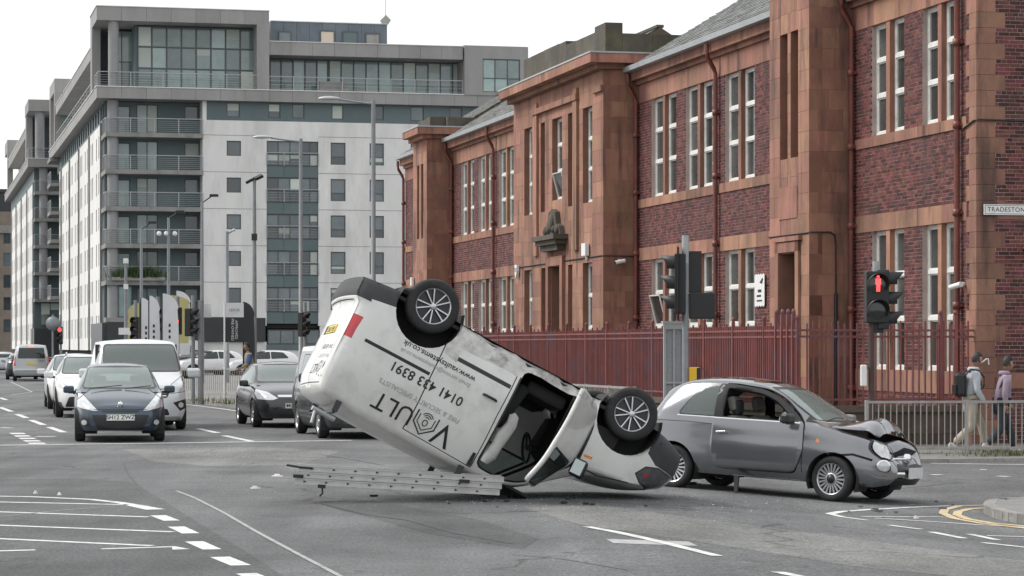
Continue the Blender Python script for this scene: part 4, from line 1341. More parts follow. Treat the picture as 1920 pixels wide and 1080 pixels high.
        for i in range(n):
            p, q = poly[i], poly[(i + 1) % n]
            if abs(p[0] - q[0]) + abs(p[1] - q[1]) < 1e-7: continue
            a0, a1, b0, b1 = min(p[0], q[0]) - 1e-5, max(p[0], q[0]) + 1e-5, min(p[1], q[1]) - 1e-5, max(p[1], q[1]) + 1e-5
            sub = []
            for f in cand:
                if not f.is_valid: continue
                z = bb(f)
                if z[0] <= a1 and z[1] >= a0 and z[2] <= b1 and z[3] >= b0: sub.append(f)
            if not sub: continue
            co = [0, 0, 0]; no = [0, 0, 0]
            co[ai[0]], co[ai[1]] = p
            no[ai[0]], no[ai[1]] = q[1] - p[1], -(q[0] - p[0])
            geom = set(sub)
            for f in sub:
                geom.update(f.edges); geom.update(f.verts)
            r_ = bmesh.ops.bisect_plane(s.bm, geom=list(geom), dist=1e-6, plane_co=co, plane_no=no)
            cand = {f for f in cand if f.is_valid} | {e for e in r_['geom'] if isinstance(e, bmesh.types.BMFace)}
        out = []
        for f in cand:
            if not f.is_valid: continue
            c = f.calc_center_median()
            if inpoly(poly, (c[ai[0]], c[ai[1]])) and ok(f): out.append(f)
        return out
    def set(s, poly, name, m, axis='y', side=0, **kw):
        i, k = s.part(name), s.material(m) + 1
        for f in s.cut(poly, axis, side, **kw):
            f[s.pid] = i; f[s.mid] = k
    def paint(s, poly, m, axis='y', side=0, **kw):
        k = s.material(m) + 1
        for f in s.cut(poly, axis, side, **kw): f[s.mid] = k
    def remove(s, poly, axis='y', side=0, **kw):
        bmesh.ops.delete(s.bm, geom=s.cut(poly, axis, side, **kw), context='FACES')
    def tree(s):
        return BVHTree.FromBMesh(s.bm)
    def finish(s, root, paint, under, deform=None, sub=None):
        """split the shell into its parts; sub maps a part to the part it belongs to"""
        s.bm.normal_update()
        made = {}
        bucket = {}
        for f in s.bm.faces: bucket.setdefault(f[s.pid], []).append(f)
        order = sorted(bucket, key=lambda i: 0 if not (sub and s.names[i] in sub) else 1)
        for i in order:
            name = s.names[i]
            idx, vs_, nr, fs, mi = {}, [], [], [], []
            mats = []
            for f in bucket[i]:
                ids = []
                for v in f.verts:
                    if v not in idx:
                        idx[v] = len(vs_); co = v.co.copy()
                        if deform and name in deform: co = deform[name](co)
                        vs_.append(co); nr.append(v.normal.copy())
                    ids.append(idx[v])
                fs.append(ids)
                m = under if (name == 'underbody') else (s.mats[f[s.mid] - 1] if f[s.mid] else paint)
                if m not in mats: mats.append(m)
                mi.append(mats.index(m))
            me = bpy.data.meshes.new(name)
            me.from_pydata(vs_, [], fs)
            for m in mats: me.materials.append(m)
            me.polygons.foreach_set('material_index', mi)
            me.polygons.foreach_set('use_smooth', [name != 'underbody'] * len(fs))
            if not (deform and name in deform) and name != 'underbody':
                me.normals_split_custom_set_from_vertices(nr)
            par = made.get(sub[name], root) if sub and name in sub else root
            made[name] = obj(name.split('#')[0], me, None, par)
        s.bm.free()
        return made
# shared vehicle materials
M_TYRE = mat('tyre_rubber', (0.022, 0.022, 0.023), 0.85, var=0.25, vscale=8, dirt=(0.07, 0.065, 0.06), dirt_amt=0.35, dirt_scale=6, coords='obj')
M_ALLOY = mat('silver_alloy', (0.55, 0.56, 0.57), 0.3, 0.75, var=0.06, vscale=10, coords='obj')
M_DALLOY = mat('dark_alloy', (0.03, 0.03, 0.032), 0.35, 0.3)
M_CHROME = mat('chrome_trim', (0.75, 0.75, 0.75), 0.12, 0.95)
M_TRIM = mat('black_trim', (0.015, 0.015, 0.016), 0.4, var=0.15, vscale=10)
M_BUMP = mat('grained_plastic', (0.035, 0.036, 0.038), 0.65, var=0.2, vscale=6)
M_SEAM = mat('panel_gap', (0.008, 0.008, 0.008), 0.9)
M_UNDER = mat('underbody_dirt', (0.03, 0.03, 0.03), 0.9, var=0.3, vscale=3)
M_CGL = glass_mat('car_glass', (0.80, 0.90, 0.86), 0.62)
M_CWS = glass_mat('windscreen_glass', (0.80, 0.90, 0.86), 0.6, painted_sheen=0.32)  # more sky reflection painted in, so windscreens look paler
M_CGD = glass_mat('tinted_glass', (0.5, 0.6, 0.58), 0.28, painted_sheen=0.04)
M_LAMP = mat('lamp_lens', (0.55, 0.57, 0.58), 0.12, 0.25, coat=0.8, var=0.25, vscale=14)
M_REDL = mat('tail_lamp_red', (0.45, 0.015, 0.02), 0.15, coat=0.8, var=0.2, vscale=20)
M_AMB = mat('amber_lens', (0.75, 0.25, 0.04), 0.15, coat=0.8)
M_SEAT = mat('seat_fabric', (0.045, 0.045, 0.05), 0.85, var=0.2, vscale=8)
M_SEATL = mat('pale_seat', (0.30, 0.28, 0.25), 0.8, var=0.1, vscale=8)
M_PLATEW = mat('plate_white', (0.74, 0.74, 0.72), 0.4)
M_PLATEY = mat('plate_yellow', (0.70, 0.52, 0.05), 0.4)
M_MIRR = mat('mirror_glass', (0.75, 0.78, 0.78), 0.03, 1.0)
M_AIRBAG = mat('airbag_cloth', (0.68, 0.68, 0.65), 0.85, var=0.08, vscale=6)
def wheel(root, x, y, z, r, width, side, style='gen', steer=0.0, rim=0.66):
    """tyre with its rim; side +1 for the left of the car"""
    w = width / 2
    prof = [(r * rim, -w * 0.86), (r * rim * 1.06, -w), (r * 0.90, -w), (r * 0.975, -w * 0.82), (r, -w * 0.55), (r, w * 0.55), (r * 0.975, w * 0.82), (r * 0.90, w), (r * rim * 1.06, w), (r * rim, w * 0.86)]
    tb = MB().lathe(prof, 'y', 36)
    ty = tb.build('wheel', M_TYRE, root, (x, y, z), (0, 0, steer))
    R_ = r * rim
    o = side
    def face(rad0, rad1, d):
        return [(rad0, o * d), (rad1, o * d)]
    b = MB()
    b.lathe([(R_ * 1.0, o * w * 0.9), (R_ * 1.0, o * (w * 0.9 - 0.004)), (R_ * 0.955, o * (w * 0.86)), (R_ * 0.93, o * w * 0.5), (R_ * 0.93, -o * w * 0.6)], 'y', 36)
    def spoke(a, r0, r1, w0, w1, d0, d1, th=0.02):
        ca, sa = math.cos(a), math.sin(a)
        P = lambda rr, t, d: (rr * ca - t * sa, o * d, rr * sa + t * ca)
        vs_ = [P(r0, -w0, d0), P(r0, w0, d0), P(r1, w1, d1), P(r1, -w1, d1), P(r0, -w0, d0 - th), P(r0, w0, d0 - th), P(r1, w1, d1 - th), P(r1, -w1, d1 - th)]
        b.add(vs_, [(0, 1, 2, 3), (7, 6, 5, 4), (0, 4, 5, 1), (1, 5, 6, 2), (2, 6, 7, 3), (3, 7, 4, 0)])
    hub_d = w * 0.78
    if style == 'ten':
        for k in range(5):
            a = 2 * math.pi * k / 5 + 0.3
            for da in (-0.24, 0.24):
                spoke(a + da, R_ * 0.16, R_ * 0.95, 0.0065, 0.0075, hub_d, w * 0.86)
    elif style == 'many':
        for k in range(20):
            spoke(2 * math.pi * k / 20, R_ * 0.36, R_ * 0.95, 0.010, 0.0125, hub_d, w * 0.86)
        b.lathe([(R_ * 0.38, o * (hub_d - 0.02)), (R_ * 0.38, o * hub_d), (R_ * 0.3, o * (hub_d + 0.004))], 'y', 24)
    else:
        for k in range(7):
            spoke(2 * math.pi * k / 7, R_ * 0.2, R_ * 0.95, 0.022, 0.017, hub_d, w * 0.84)
    b.lathe([(R_ * 0.24, o * (hub_d - 0.03)), (R_ * 0.22, o * (hub_d + 0.002)), (R_ * 0.12, o * (hub_d + 0.012)), (0.001, o * (hub_d + 0.014))], 'y', 20)
    b.build('rim', M_ALLOY, ty)
    d = MB().lathe([(R_ * 0.925, o * w * 0.42), (0.001, o * w * 0.42)], 'y', 24)
    if style == 'many':
        MB().lathe([(R_ * 0.27, o * (hub_d + 0.006)), (R_ * 0.25, o * (hub_d + 0.02)), (0.001, o * (hub_d + 0.024))], 'y', 20).build('hub_cap', M_DALLOY, ty)
    if style == 'ten':
        for k in range(5):
            a = 2 * math.pi * k / 5 + 0.3 + math.pi / 5
            q = (R_ * 0.2 * math.cos(a), 0, R_ * 0.2 * math.sin(a))
            d.lathe([(0.011, o * (hub_d + 0.01)), (0.001, o * (hub_d + 0.012))], 'y', 8, (q[0], 0, q[2]))
    d.build('brake_disc', M_DALLOY, ty)
    return ty
def arch_tub(root, x, z, r, y_out, side, depth=0.42):
    n = 20; mb = MB(); vs_ = []
    for i in range(n + 1):
        a = R(-25 + 230 * i / n)
        for d in (0.004, depth): vs_.append((x + r * math.cos(a), side * (y_out - d), z + r * math.sin(a)))
    mb.add(vs_, [(2 * i, 2 * i + 1, 2 * i + 3, 2 * i + 2) for i in range(n)], True)
    c = len(mb.v)
    mb.add([(x + r * math.cos(R(-25 + 230 * i / n)), side * (y_out - depth), z + r * math.sin(R(-25 + 230 * i / n))) for i in range(n + 1)], [tuple(range(n + 1))])
    return mb.build('wheel_arch', M_UNDER, root)
def seat(root, x, y, z=0.32, m=None, head=True, w=0.5, recl=12):
    m = m or M_SEAT
    o = MB().box(-0.02, 0.5, -w / 2, w / 2, 0, 0.16).build('seat', m, root, (x, y, z), bevel=0.04)
    MB().box(-0.13, 0.03, -w / 2, w / 2, 0.0, 0.60).build('seat_back', m, o, (0.02, 0, 0.10), (0, R(-recl), 0), bevel=0.05)
    if head:
        MB().box(-0.09, 0.02, -0.13, 0.13, 0.0, 0.20).build('headrest', m, o, (-0.13, 0, 0.74), (0, R(-recl), 0), bevel=0.04)
    return o
def steering(root, x, y, z, tilt=25, bag=False):
    mb = MB(); n = 24
    pts = [(0, 0.18 * math.cos(2 * math.pi * i / n), 0.18 * math.sin(2 * math.pi * i / n)) for i in range(n + 1)]
    mb.tube(pts, 0.016, 8, False); mb.tube([(0, -0.17, 0), (0, 0.17, 0)], 0.014, 6); mb.tube([(0, 0, 0), (0, 0, -0.17)], 0.014, 6).tube([(0, 0, 0), (0.3, 0, 0)], 0.03, 8)
    o = mb.build('steering_wheel', M_TRIM, root, (x, y, z), (0, R(tilt), 0))
    return o
def mirror(root, x, y, z, side, m, s=1.0, glass=True):
    o = MB().box(-0.06 * s, 0.07 * s, -0.10 * s, 0.10 * s, -0.07 * s, 0.07 * s).build('door_mirror', m, root, (x, y + side * 0.12 * s, z), (0, 0, R(8) * side), bevel=0.035 * s)
    MB().box(-0.02, 0.03, -0.14 * s, 0.0, -0.08 * s, -0.03 * s).build('mirror_arm', M_TRIM, o, (0, 0 if side > 0 else 0.14 * s, 0))
    if glass: MB().box(-0.067 * s, -0.061 * s, -0.085 * s, 0.085 * s, -0.055 * s, 0.055 * s).build('mirror_glass', M_MIRR, o)
    return o
def plate(root, x, y, z, txt, front=True, w=0.52, h=0.111, tilt=0.0, m=None, d=0.012):
    """number plate; faces +x at the front, -x at the back"""
    o = MB().box(-d / 2, d / 2, -w / 2, w / 2, -h / 2, h / 2).build('number_plate', m or (M_PLATEW if front else M_PLATEY), root, (x, y, z), (0, R(tilt), 0))
    if txt:
        t = text_mesh(txt, h * 0.98, spacing=1.02, bold=0.0016)
        rot = (R(90), 0, R(90)) if front else (R(90), 0, R(-90))
        obj('lettering', t, M_INK, o, ((d / 2 + 0.002) * (1 if front else -1), 0, 0), rot)
    return o
def on_surface(tree, me, place, off=0.004):
    """drape a flat mesh (x, y) on a body: place(x, y) gives ray origin and direction"""
    for v in me.vertices:
        o, d = place(v.co.x, v.co.y)
        h = tree.ray_cast(o, d)
        v.co = (h[0] - d * off) if h[0] is not None else (o + d * 0.3)
def place_car(root, x, y, heading, z=None):
    """put the middle of the wheelbase line on the road; heading = world angle of forward"""
    root.location = (x, y, gz(x, y) if z is None else z)
    root.rotation_euler = (0, 0, heading)

def std_car(root, sp, paint, ws, sides, rear=None, doors=(), wheels_style='gen', glass=None, seats=True, lamps=None, extra=None, detail=True, seatm=None, windows_trim=0.022, rhd=True):
    """ordinary parked or waiting car from curves and polygons (side view x, z; front view y, z)"""
    B = Body(sp, nx=sp.get('nx', 48))
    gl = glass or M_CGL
    L_ = sp['L']; xr, xf = sp['axles']; r = sp['r']
    xm = L_ * 0.5
    for k, poly in enumerate(sides):
        for sd in (1, -1):
            nm = 'side_window#%d%d' % (k, sd)
            B.set(grow(poly, windows_trim), 'window_trim#%d%d' % (k, sd), M_TRIM, 'y', sd, zr=(sp['belt'] - 0.08, 9))
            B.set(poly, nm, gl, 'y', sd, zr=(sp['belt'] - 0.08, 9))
    if ws:
        B.set(grow(ws, 0.03), 'windscreen_trim', M_TRIM, 'x', xr=(sp['ws_x'][0], sp['ws_x'][1]))
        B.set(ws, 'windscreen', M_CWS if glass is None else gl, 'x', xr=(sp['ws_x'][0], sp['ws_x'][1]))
    if rear:
        B.set(rear, 'rear_window', gl, 'x', xr=(-1, sp.get('rw_x', 0.9)))
    for d in doors:
        for sd in (1, -1): B.paint(band(d, 0.012), M_SEAM, 'y', sd)
    if extra: extra(B)
    for xa in (xr, xf):
        for sd in (1, -1): B.remove(circ(xa, r * 0.98, r * 1.13, 28), 'y', sd, zr=(-1, r * 2.4))
    made = B.finish(root, paint, M_UNDER)
    yw = sp['track']
    for xa, stg in ((xr, 0), (xf, sp.get('steer', 0))):
        for sd in (1, -1):
            wheel(root, xa, sd * yw, r, r, sp.get('tw', 0.2), sd, wheels_style, stg)
            arch_tub(root, xa, r * 0.98, r * 1.14, sp['w_max'] - 0.015, sd)
    if seats:
        sx = sp['seat_x']; m = seatm or M_SEAT
        for y in (0.36, -0.36): seat(root, sx, y * sp['w_max'] / 0.85, sp.get('seat_z', 0.3), m)
        seat(root, sx - 0.85, 0, sp.get('seat_z', 0.3), m, False, 1.15)
        dx = sp['dash_x']
        MB().prism([(dx - 0.28, sp['belt'] - 0.32), (dx + 0.25, sp['belt'] - 0.3), (dx + 0.28, sp['belt'] - 0.02), (dx, sp['belt'] + 0.01), (dx - 0.25, sp['belt'] - 0.08)], 'y', -sp['w_max'] * 0.84, sp['w_max'] * 0.84).build('dashboard', M_TRIM, root)
        steering(root, dx - 0.38, (-0.36 if rhd else 0.36), sp['belt'] - 0.05)
        MB().box(sp['ws_x'][0] + 0.18, sp['ws_x'][0] + 0.21, -0.11, 0.11, sp['H'] - 0.19, sp['H'] - 0.13).build('rear_view_mirror', M_TRIM, root)
    MB().box(0.25, L_ - 0.5, -sp['w_max'] * 0.86, sp['w_max'] * 0.86, sp['zb0'] + 0.03, sp['zb0'] + 0.08).build('floor_pan', M_UNDER, root)
    return made
# ---------------------------------------------------------------- overturned white van
M_WVAN = mat('white_van_paint', (0.66, 0.66, 0.635), 0.32, coat=0.5, var=0.06, vscale=1.5, dirt=(0.36, 0.35, 0.32), dirt_amt=0.5, dirt_scale=2.6)
M_SCUFF = mat('scraped_white_paint', (0.52, 0.515, 0.49), 0.6, var=0.25, vscale=7, dirt=(0.12, 0.115, 0.11), dirt_amt=0.95, dirt_scale=4.5, bump=0.9, bscale=14)
M_HLD = mat('smoked_lamp', (.10, .10, .11), .1, .3, coat=.8, var=.4, vscale=18)
M_GREYINK = mat('grey_lettering', (0.30, 0.30, 0.31), 0.5)
VAN = thing('overturned_van', 'white panel van lying on its roof with its nose on the road and door open', 'van')
vsp = dict(L=4.38, W=1.81, H=1.80, w_max=0.905, belt=1.08,
    zb=[(0, .30), (.5, .26), (3.9, .26), (4.2, .30), (4.38, .34)],
    zh=[(0, 1.06), (1.5, 1.08), (3.2, 1.08), (3.6, 1.03), (4.0, .95), (4.38, .78)],
    zt=[(0, 1.68), (.06, 1.73), (.3, 1.79), (1.2, 1.81), (2.2, 1.79), (2.55, 1.735), (2.8, 1.60), (3.42, 1.16), (3.7, 1.10), (4.1, 1.0), (4.3, .90), (4.38, .83)],
    w=[(0, .80), (.06, .845), (.25, .885), (.8, .903), (3.3, .905), (3.8, .875), (4.1, .80), (4.28, .70), (4.38, .60)],
    wt=[(0, .70), (.1, .72), (2.4, .715), (2.9, .70), (3.4, .76), (4.0, .68), (4.38, .50)],
    crown=[(0, .02), (.3, .06), (2.3, .06), (3.0, .05), (3.6, .05), (4.38, .03)],
    nose=[(.2, -.10), (.4, -.01), (.6, 0), (.75, -.04), (.9, -.12), (1.1, -.2)], tail=[(.2, .02), (.32, -.07), (.48, -.07), (.555, -.03), (.57, .0), (1.0, .02), (1.5, .05), (1.8, .10)],
    side=[(0, .93), (.1, .975), (.3, 1.0), (.55, 1.0), (.8, .99), (1, .972)], bow=.035, tl=.4, nl=.8, bulge_f=.16, bulge_r=.05)
V = Body(vsp, nx=64, k1=16, k2=10)
XR, XF, WR, DROOP = 0.80, 3.53, 0.322, .085
M_CABIN = mat('cabin_trim', (0.013, 0.013, 0.014), 0.8, var=0.3, vscale=5)
# glass of the cab
V.set([(-.66, 1.16), (.66, 1.16), (.60, 1.70), (-.60, 1.70)], 'windscreen', M_CGD, 'x', xr=(2.5, 3.5))
doorp = rpoly([(2.14, .38), (3.02, .38), (3.14, .58), (3.16, 1.06), (3.02, 1.22), (2.70, 1.55), (2.5, 1.62), (2.14, 1.62)], [.08, .12, .1, .06, .06, .1, .06, .08])
winp = rpoly([(2.22, 1.14), (3.02, 1.14), (2.62, 1.57), (2.22, 1.60)], [.04, .04, .08, .06])
for sd, nm in ((1, 'front_door'), (-1, 'far_door')):
    V.paint(grow(doorp, .035), M_TRIM if sd > 0 else M_SEAM, 'y', sd, zr=(.3, 1.75))
    V.set(grow(doorp, .012 if sd > 0 else .0), nm, M_WVAN, 'y', sd, zr=(.3, 1.75))
    V.set(grow(winp, .03), nm, M_TRIM, 'y', sd, zr=(1.0, 1.75))
    V.set(winp, nm + '_window', M_CGD, 'y', sd, zr=(1.0, 1.75))
# panel gaps, rub strips, rail
for sd in (1, -1):
    V.paint(band([(1.13, .45), (1.14, .9), (1.16, 1.4), (1.15, 1.66)], .014), M_SEAM, 'y', sd)
    V.paint(band([(2.07, .36), (2.06, 1.0), (2.08, 1.69)], .012), M_SEAM, 'y', sd)
    V.paint(band([(1.15, 1.66), (2.08, 1.69)], .010), M_SEAM, 'y', sd)
    V.set([(.26, .945), (1.12, .945), (1.12, .985), (.26, .985)], 'door_rail#%d' % sd, M_TRIM, 'y', sd)
    V.set([(1.28, .625), (2.05, .625), (2.05, .675), (1.28, .675)], 'rub_strip#%d' % sd, M_BUMP, 'y', sd)
    V.paint([(1.28, .26), (3.06, .26), (3.06, .44), (1.28, .52)], M_SCUFF, 'y', sd)
    V.paint([(1.1, .26), (1.3, .26), (1.34, .70), (1.16, .66)], M_SCUFF, 'y', sd)
    V.set([(-.1, .74), (.13, .74), (.11, .96), (.09, 1.02), (-.1, 1.02)], 'tail_lamp#%d' % sd, M_REDL, 'y', sd, xr=(-1, .3), nmin=.5)
    q = [(.80, .74), (.95, .74), (.95, 1.02), (.80, 1.02)]
    V.set(q if sd > 0 else [(-a, b) for a, b in q], 'tail_lamp#%d' % sd, M_REDL, 'x', 0, xr=(-1, .12))
    V.set([(-.1, .2), (.40, .2), (.42, .46), (-.1, .54)], 'rear_bumper', M_BUMP, 'y', sd, xr=(-1, .5))
    hl = [(3.90, .84), (3.98, .72), (4.14, .66), (4.5, .66), (4.5, .84), (4.2, .90), (4.0, .91)]
    V.set(grow(hl, .015), 'headlamp_rim#%d' % sd, M_TRIM, 'y', sd, xr=(3.6, 5))
    V.set(hl, 'headlamp#%d' % sd, M_HLD, 'y', sd, xr=(3.6, 5))
    V.paint([(4.0, .80), (4.05, .77), (4.05, .82), (4.02, .84)], M_REDL, 'y', sd, xr=(3.6, 5))
    V.set([(3.90, .2), (4.6, .2), (4.6, .64), (4.08, .64), (3.92, .56)], 'front_bumper', M_BUMP, 'y', sd, xr=(3.6, 5))
    V.paint(band([(3.10, 1.10), (3.5, 1.08), (3.86, .98)], .010), M_SEAM, 'y', sd)
    V.set([(3.2, .935), (3.32, .92), (3.32, .955), (3.22, .965)], 'side_repeater#%d' % sd, M_AMB, 'y', sd)
    V.remove(circ(XR, .33, .41, 30), 'y', sd, zr=(-1, .8)); V.remove(circ(XF, .33, .41, 30), 'y', sd, zr=(-1, .8))
V.set([(-.95, .2), (.95, .2), (.95, .54), (-.95, .54)], 'rear_bumper', M_BUMP, 'x', 0, xr=(-1, .14))
V.set([(-.62, .26), (.62, .26), (.62, .60), (-.62, .60)], 'front_bumper', M_BUMP, 'x', 0, xr=(4.0, 6))
V.set([(-.30, .66), (.30, .66), (.36, .76), (-.36, .76)], 'grille', M_TRIM, 'x', 0, xr=(4.0, 6))
V.paint(band([(0.0, .56), (0.0, 1.67)], .014), M_SEAM, 'x', 0, xr=(-1, .2))
V.paint(band([(-.66, 1.10), (-.66, .58), (.66, .58), (.66, 1.10), (.60, 1.62), (-.60, 1.62), (-.66, 1.1)], .012), M_SEAM, 'x', 0, xr=(-1, .25))
V.set(rpoly([(-.36, .88), (.36, .88), (.34, 1.0), (-.34, 1.0)], .03), 'plate_recess', M_BUMP, 'x', 0, xr=(-1, .2))
vtree = V.tree()
TH = R(60)
def swing(co):
    hx, hy = 3.13, .885
    dx, dy = co.x - hx, co.y - hy
    c_, s_ = math.cos(-TH), math.sin(-TH)
    return Vector((hx + dx * c_ - dy * s_, hy + dx * s_ + dy * c_ + .02, co.z))
def buckle(co):
    return swing(co) + Vector((0, 0.0, 0.03 * math.sin(co.x * 9)))
# lettering draped on the panels before the shell is split
VLET = []
def fit(me, width):
    xs_ = [v.co.x for v in me.vertices]; k = width / (max(xs_) - min(xs_)); c = (max(xs_) + min(xs_)) / 2
    for v in me.vertices: v.co.x = (v.co.x - c) * k; v.co.y *= k
    return me
def side_text(me, x0, z0, m):
    bm = bmesh.new(); bm.from_mesh(me)
    bmesh.ops.triangulate(bm, faces=bm.faces); bmesh.ops.subdivide_edges(bm, edges=[e for e in bm.edges if e.calc_length() > .08], cuts=2)
    bm.to_mesh(me); bm.free()
    on_surface(vtree, me, lambda a, b: (Vector((x0 - a, 2, z0 + b)), Vector((0, -1, 0))), .005)
    VLET.append((me, m))
def rear_text(me, y0, z0, m):
    on_surface(vtree, me, lambda a, b: (Vector((-2, y0 - a, z0 + b)), Vector((1, 0, 0))), .005)
    VLET.append((me, m))
def band_mesh(polys):
    me = bpy.data.meshes.new('lettering'); vs_, fs = [], []
    for pl in polys:
        n = len(pl) // 2; k = len(vs_)
        vs_ += [(a, b, 0) for a, b in pl]
        for i in range(n - 1): fs.append((k + i, k + i + 1, k + 2 * n - 2 - i, k + 2 * n - 1 - i))
    me.from_pydata(vs_, [], fs); return me
def logo(sc):
    arcs = [band([(-.5, -.42), (-.5, .12), (0, .52), (.5, .12), (.5, -.42)], .065), band([(-.36, -.30), (-.36, .06), (0, .34), (.36, .06), (.36, -.30)], .045)]
    for r_ in (.10, .19, .28): arcs.append(band([(r_ * math.cos(R(a)), -.16 + r_ * math.sin(R(a))) for a in range(-150, -29, 20)], .04))
    arcs.append(band([(.11 * math.cos(R(a)), -.0 + .13 * math.sin(R(a))) for a in range(0, 361, 30)], .04))
    arcs = [[(a * sc, b * sc) for a, b in p] for p in arcs]
    return band_mesh(arcs)
ZV = 1.50
side_text(fit(text_mesh('V', .4), .235), 1.60, ZV, M_INK)
side_text(logo(.27), 1.345, ZV - .01, M_INK)
side_text(fit(text_mesh('ULT', .4), .50), .925, ZV, M_INK)
side_text(fit(text_mesh('FIRE & SECURITY SPECIALISTS', .1), 1.06), 1.16, 1.29, M_GREYINK)
side_text(fit(text_mesh('0141 433 8391', .14, bold=.002), .93), 1.155, 1.075, M_INK)
side_text(fit(text_mesh('Email: service@vaultsystems.co.uk', .08), .93), 1.14, .865, M_GREYINK)
side_text(fit(text_mesh('www.vaultsystems.co.uk', .09, bold=.001), .96), 1.15, .775, M_INK)
rear_text(fit(text_mesh('0141 433 8391', .12), .50), .35, 1.17, M_INK)
rear_text(fit(text_mesh('V', .3), .17), .60, 1.45, M_INK)
rear_text(logo(.19), .42, 1.44, M_INK)
rear_text(fit(text_mesh('ULT', .3), .30), .17, 1.45, M_INK)
rear_text(fit(text_mesh('FIRE & SECURITY', .06), .50), .36, 1.29, M_GREYINK)
def sill_dents(co):
    if abs(co.y) < .6 or not (1.15 < co.x < 3.1): return co
    k = max(0.0, min(1.0, (.66 - co.z) / .3)) * min(1, (co.x - 1.15) / .2)
    d = .028 * abs(math.sin(6.3 * co.x + 2.2 * co.z)) + .016 * abs(math.sin(17 * co.x - 9 * co.z)) + .008 * math.sin(39 * co.x + 20 * co.z)
    return Vector((co.x, co.y - math.copysign(d * k, co.y), co.z + .5 * d * k))
made = V.finish(VAN, M_WVAN, M_UNDER, deform={'body': sill_dents, 'front_door': swing, 'front_door_window': swing}, sub={'front_door_window': 'front_door', 'far_door_window': 'far_door'})
for nm in ('front_door',):
    o = made[nm]
    md = o.modifiers.new('thickness', 'SOLIDIFY'); md.thickness = .045; md.offset = -1
for me, m in VLET: obj('lettering', me, m, VAN)
# inner lining of the open door, mirror on it
q = [swing(Vector((x, .80, z))) for x, z in ((2.2, .5), (3.0, .5), (3.08, 1.05), (2.2, 1.1))]
MB().add([tuple(p) for p in q], [(0, 1, 2, 3)]).build('door_lining', M_CABIN, made['front_door'], fix=False)
mp_ = swing(Vector((2.92, 1.03, 1.15)))
dm = MB().box(-.06, .06, -.09, .09, -.11, .11).build('door_mirror', M_TRIM, made['front_door'], mp_, (0, 0, R(-66)), bevel=.035)
MB().box(-.066, -.06, -.065, .065, -.085, .085).build('mirror_glass', mat('van_mirror_glass', (.32, .36, .35), .05, 1.0), dm)
for xa, y in ((XR, .79), (XF, .79)):
    for sd in (1, -1):
        wheel(VAN, xa, sd * y, WR - DROOP, WR, .20, sd, 'ten', R(6) if xa == XF else 0)
        arch_tub(VAN, xa, .33, .415, .895, sd)
# cab interior: bulkhead, seats, dash, hanging airbag
MB().box(2.02, 2.06, -.80, .80, .32, 1.68).build('bulkhead', M_CABIN, VAN)
MB().box(.1, 3.5, -.82, .82, .30, .34).build('floor_pan', M_UNDER, VAN)
for y in (.42, -.42): seat(VAN, 2.3, y, .42, M_CABIN)
MB().prism([(3.0, .55), (3.55, .5), (3.5, 1.08), (3.2, 1.12), (2.95, .98)], 'y', -.78, .78).build('dashboard', M_CABIN, VAN)
steering(VAN, 2.86, -.42, 1.03)
MB().box(2.4, 3.2, -.70, .70, 1.66, 1.69).build('headlining', M_CABIN, VAN)
# deflated curtain airbag hanging in the opening
ab = MB().tube([(2.20, .80, 1.57), (2.21, .80, 1.46), (2.24, .80, 1.33), (2.26, .81, 1.18), (2.28, .80, 1.03), (2.27, .80, .92), (2.25, .80, .86)], [.05, .08, .075, .085, .065, .06, .02], 14).build('airbag', mat('dusty_airbag', (.45, .45, .43), .9, var=.2, vscale=9), VAN)
for v_ in ab.data.vertices:
    v_.co.y = .80 + (v_.co.y - .80) * .5 + .012 * math.sin(23 * v_.co.z + 31 * v_.co.x); v_.co.x += .014 * math.sin(31 * v_.co.z)
# door handle, roof bars with clamps, rear plate, lamp lens, grille slats
MB().tube([(1.80, .90, .875), (1.82, .935, .875), (1.95, .937, .875), (1.97, .90, .875)], .016, 8).build('door_handle', M_TRIM, VAN)
for x in (.34, 1.98):
    rb_ = MB().tube([(x, -.74, 1.86), (x, .74, 1.86)], .022, 10).build('roof_bar', M_TRIM, VAN)
    for y in (-.74, .74):
        MB().box(x - .035, x + .035, y - .02, y + .02, 1.72, 1.85).build('bar_foot', M_BUMP, rb_)
MB().tube([(.10, .70, 1.93), (.40, .66, 1.93)], .03, 10).tube([(.14, .72, 1.95), (.16, .78, 2.10)], .018, 8).build('rack_clamp', M_GALV, VAN)
plate(VAN, -.028, .12, .94, 'SF61 KVD', front=False, h=.10, w=.5)
for k in range(5):
    MB().box(4.28 - .01 * k, 4.33, -.40, .40, .30 + .055 * k, .325 + .055 * k).build('bumper_slat', M_TRIM, VAN)
for k in range(5):
    for sd in (1,):
        p0 = Vector((4.02 + .045 * k, .76 - .028 * k, .36)); 
        MB().box(p0.x, p0.x + .02, p0.y - .02, p0.y + .06, .36, .52).build('bumper_slat', M_TRIM, VAN)
# pose: on its roof, tail up, rear turned slightly towards the junction
psi = R(12)
ang_ = math.atan2(203, 374)
fv = Vector((math.cos(ang_) * math.cos(psi), math.sin(psi), -math.sin(ang_) * math.cos(psi)))
uv_ = Vector((-math.sin(ang_), 0, -math.cos(ang_)))
lv = uv_.cross(fv)
rollv = Matrix.Rotation(R(-9.0), 3, fv)
uv_ = rollv @ uv_; lv = rollv @ lv
VM = Matrix(((fv.x, lv.x, uv_.x), (fv.y, lv.y, uv_.y), (fv.z, lv.z, uv_.z)))
Dv = 2.728 * math.cos(psi) * F_PX / 425.5 - .26
hub = Vector(((813 - 960) / F_PX * Dv, Dv, H_CAM + (650 - 574) / F_PX * Dv))
VO = hub - VM @ Vector((XR, .88, WR - DROOP))
VAN.matrix_world = Matrix.Translation(VO) @ VM.to_4x4()
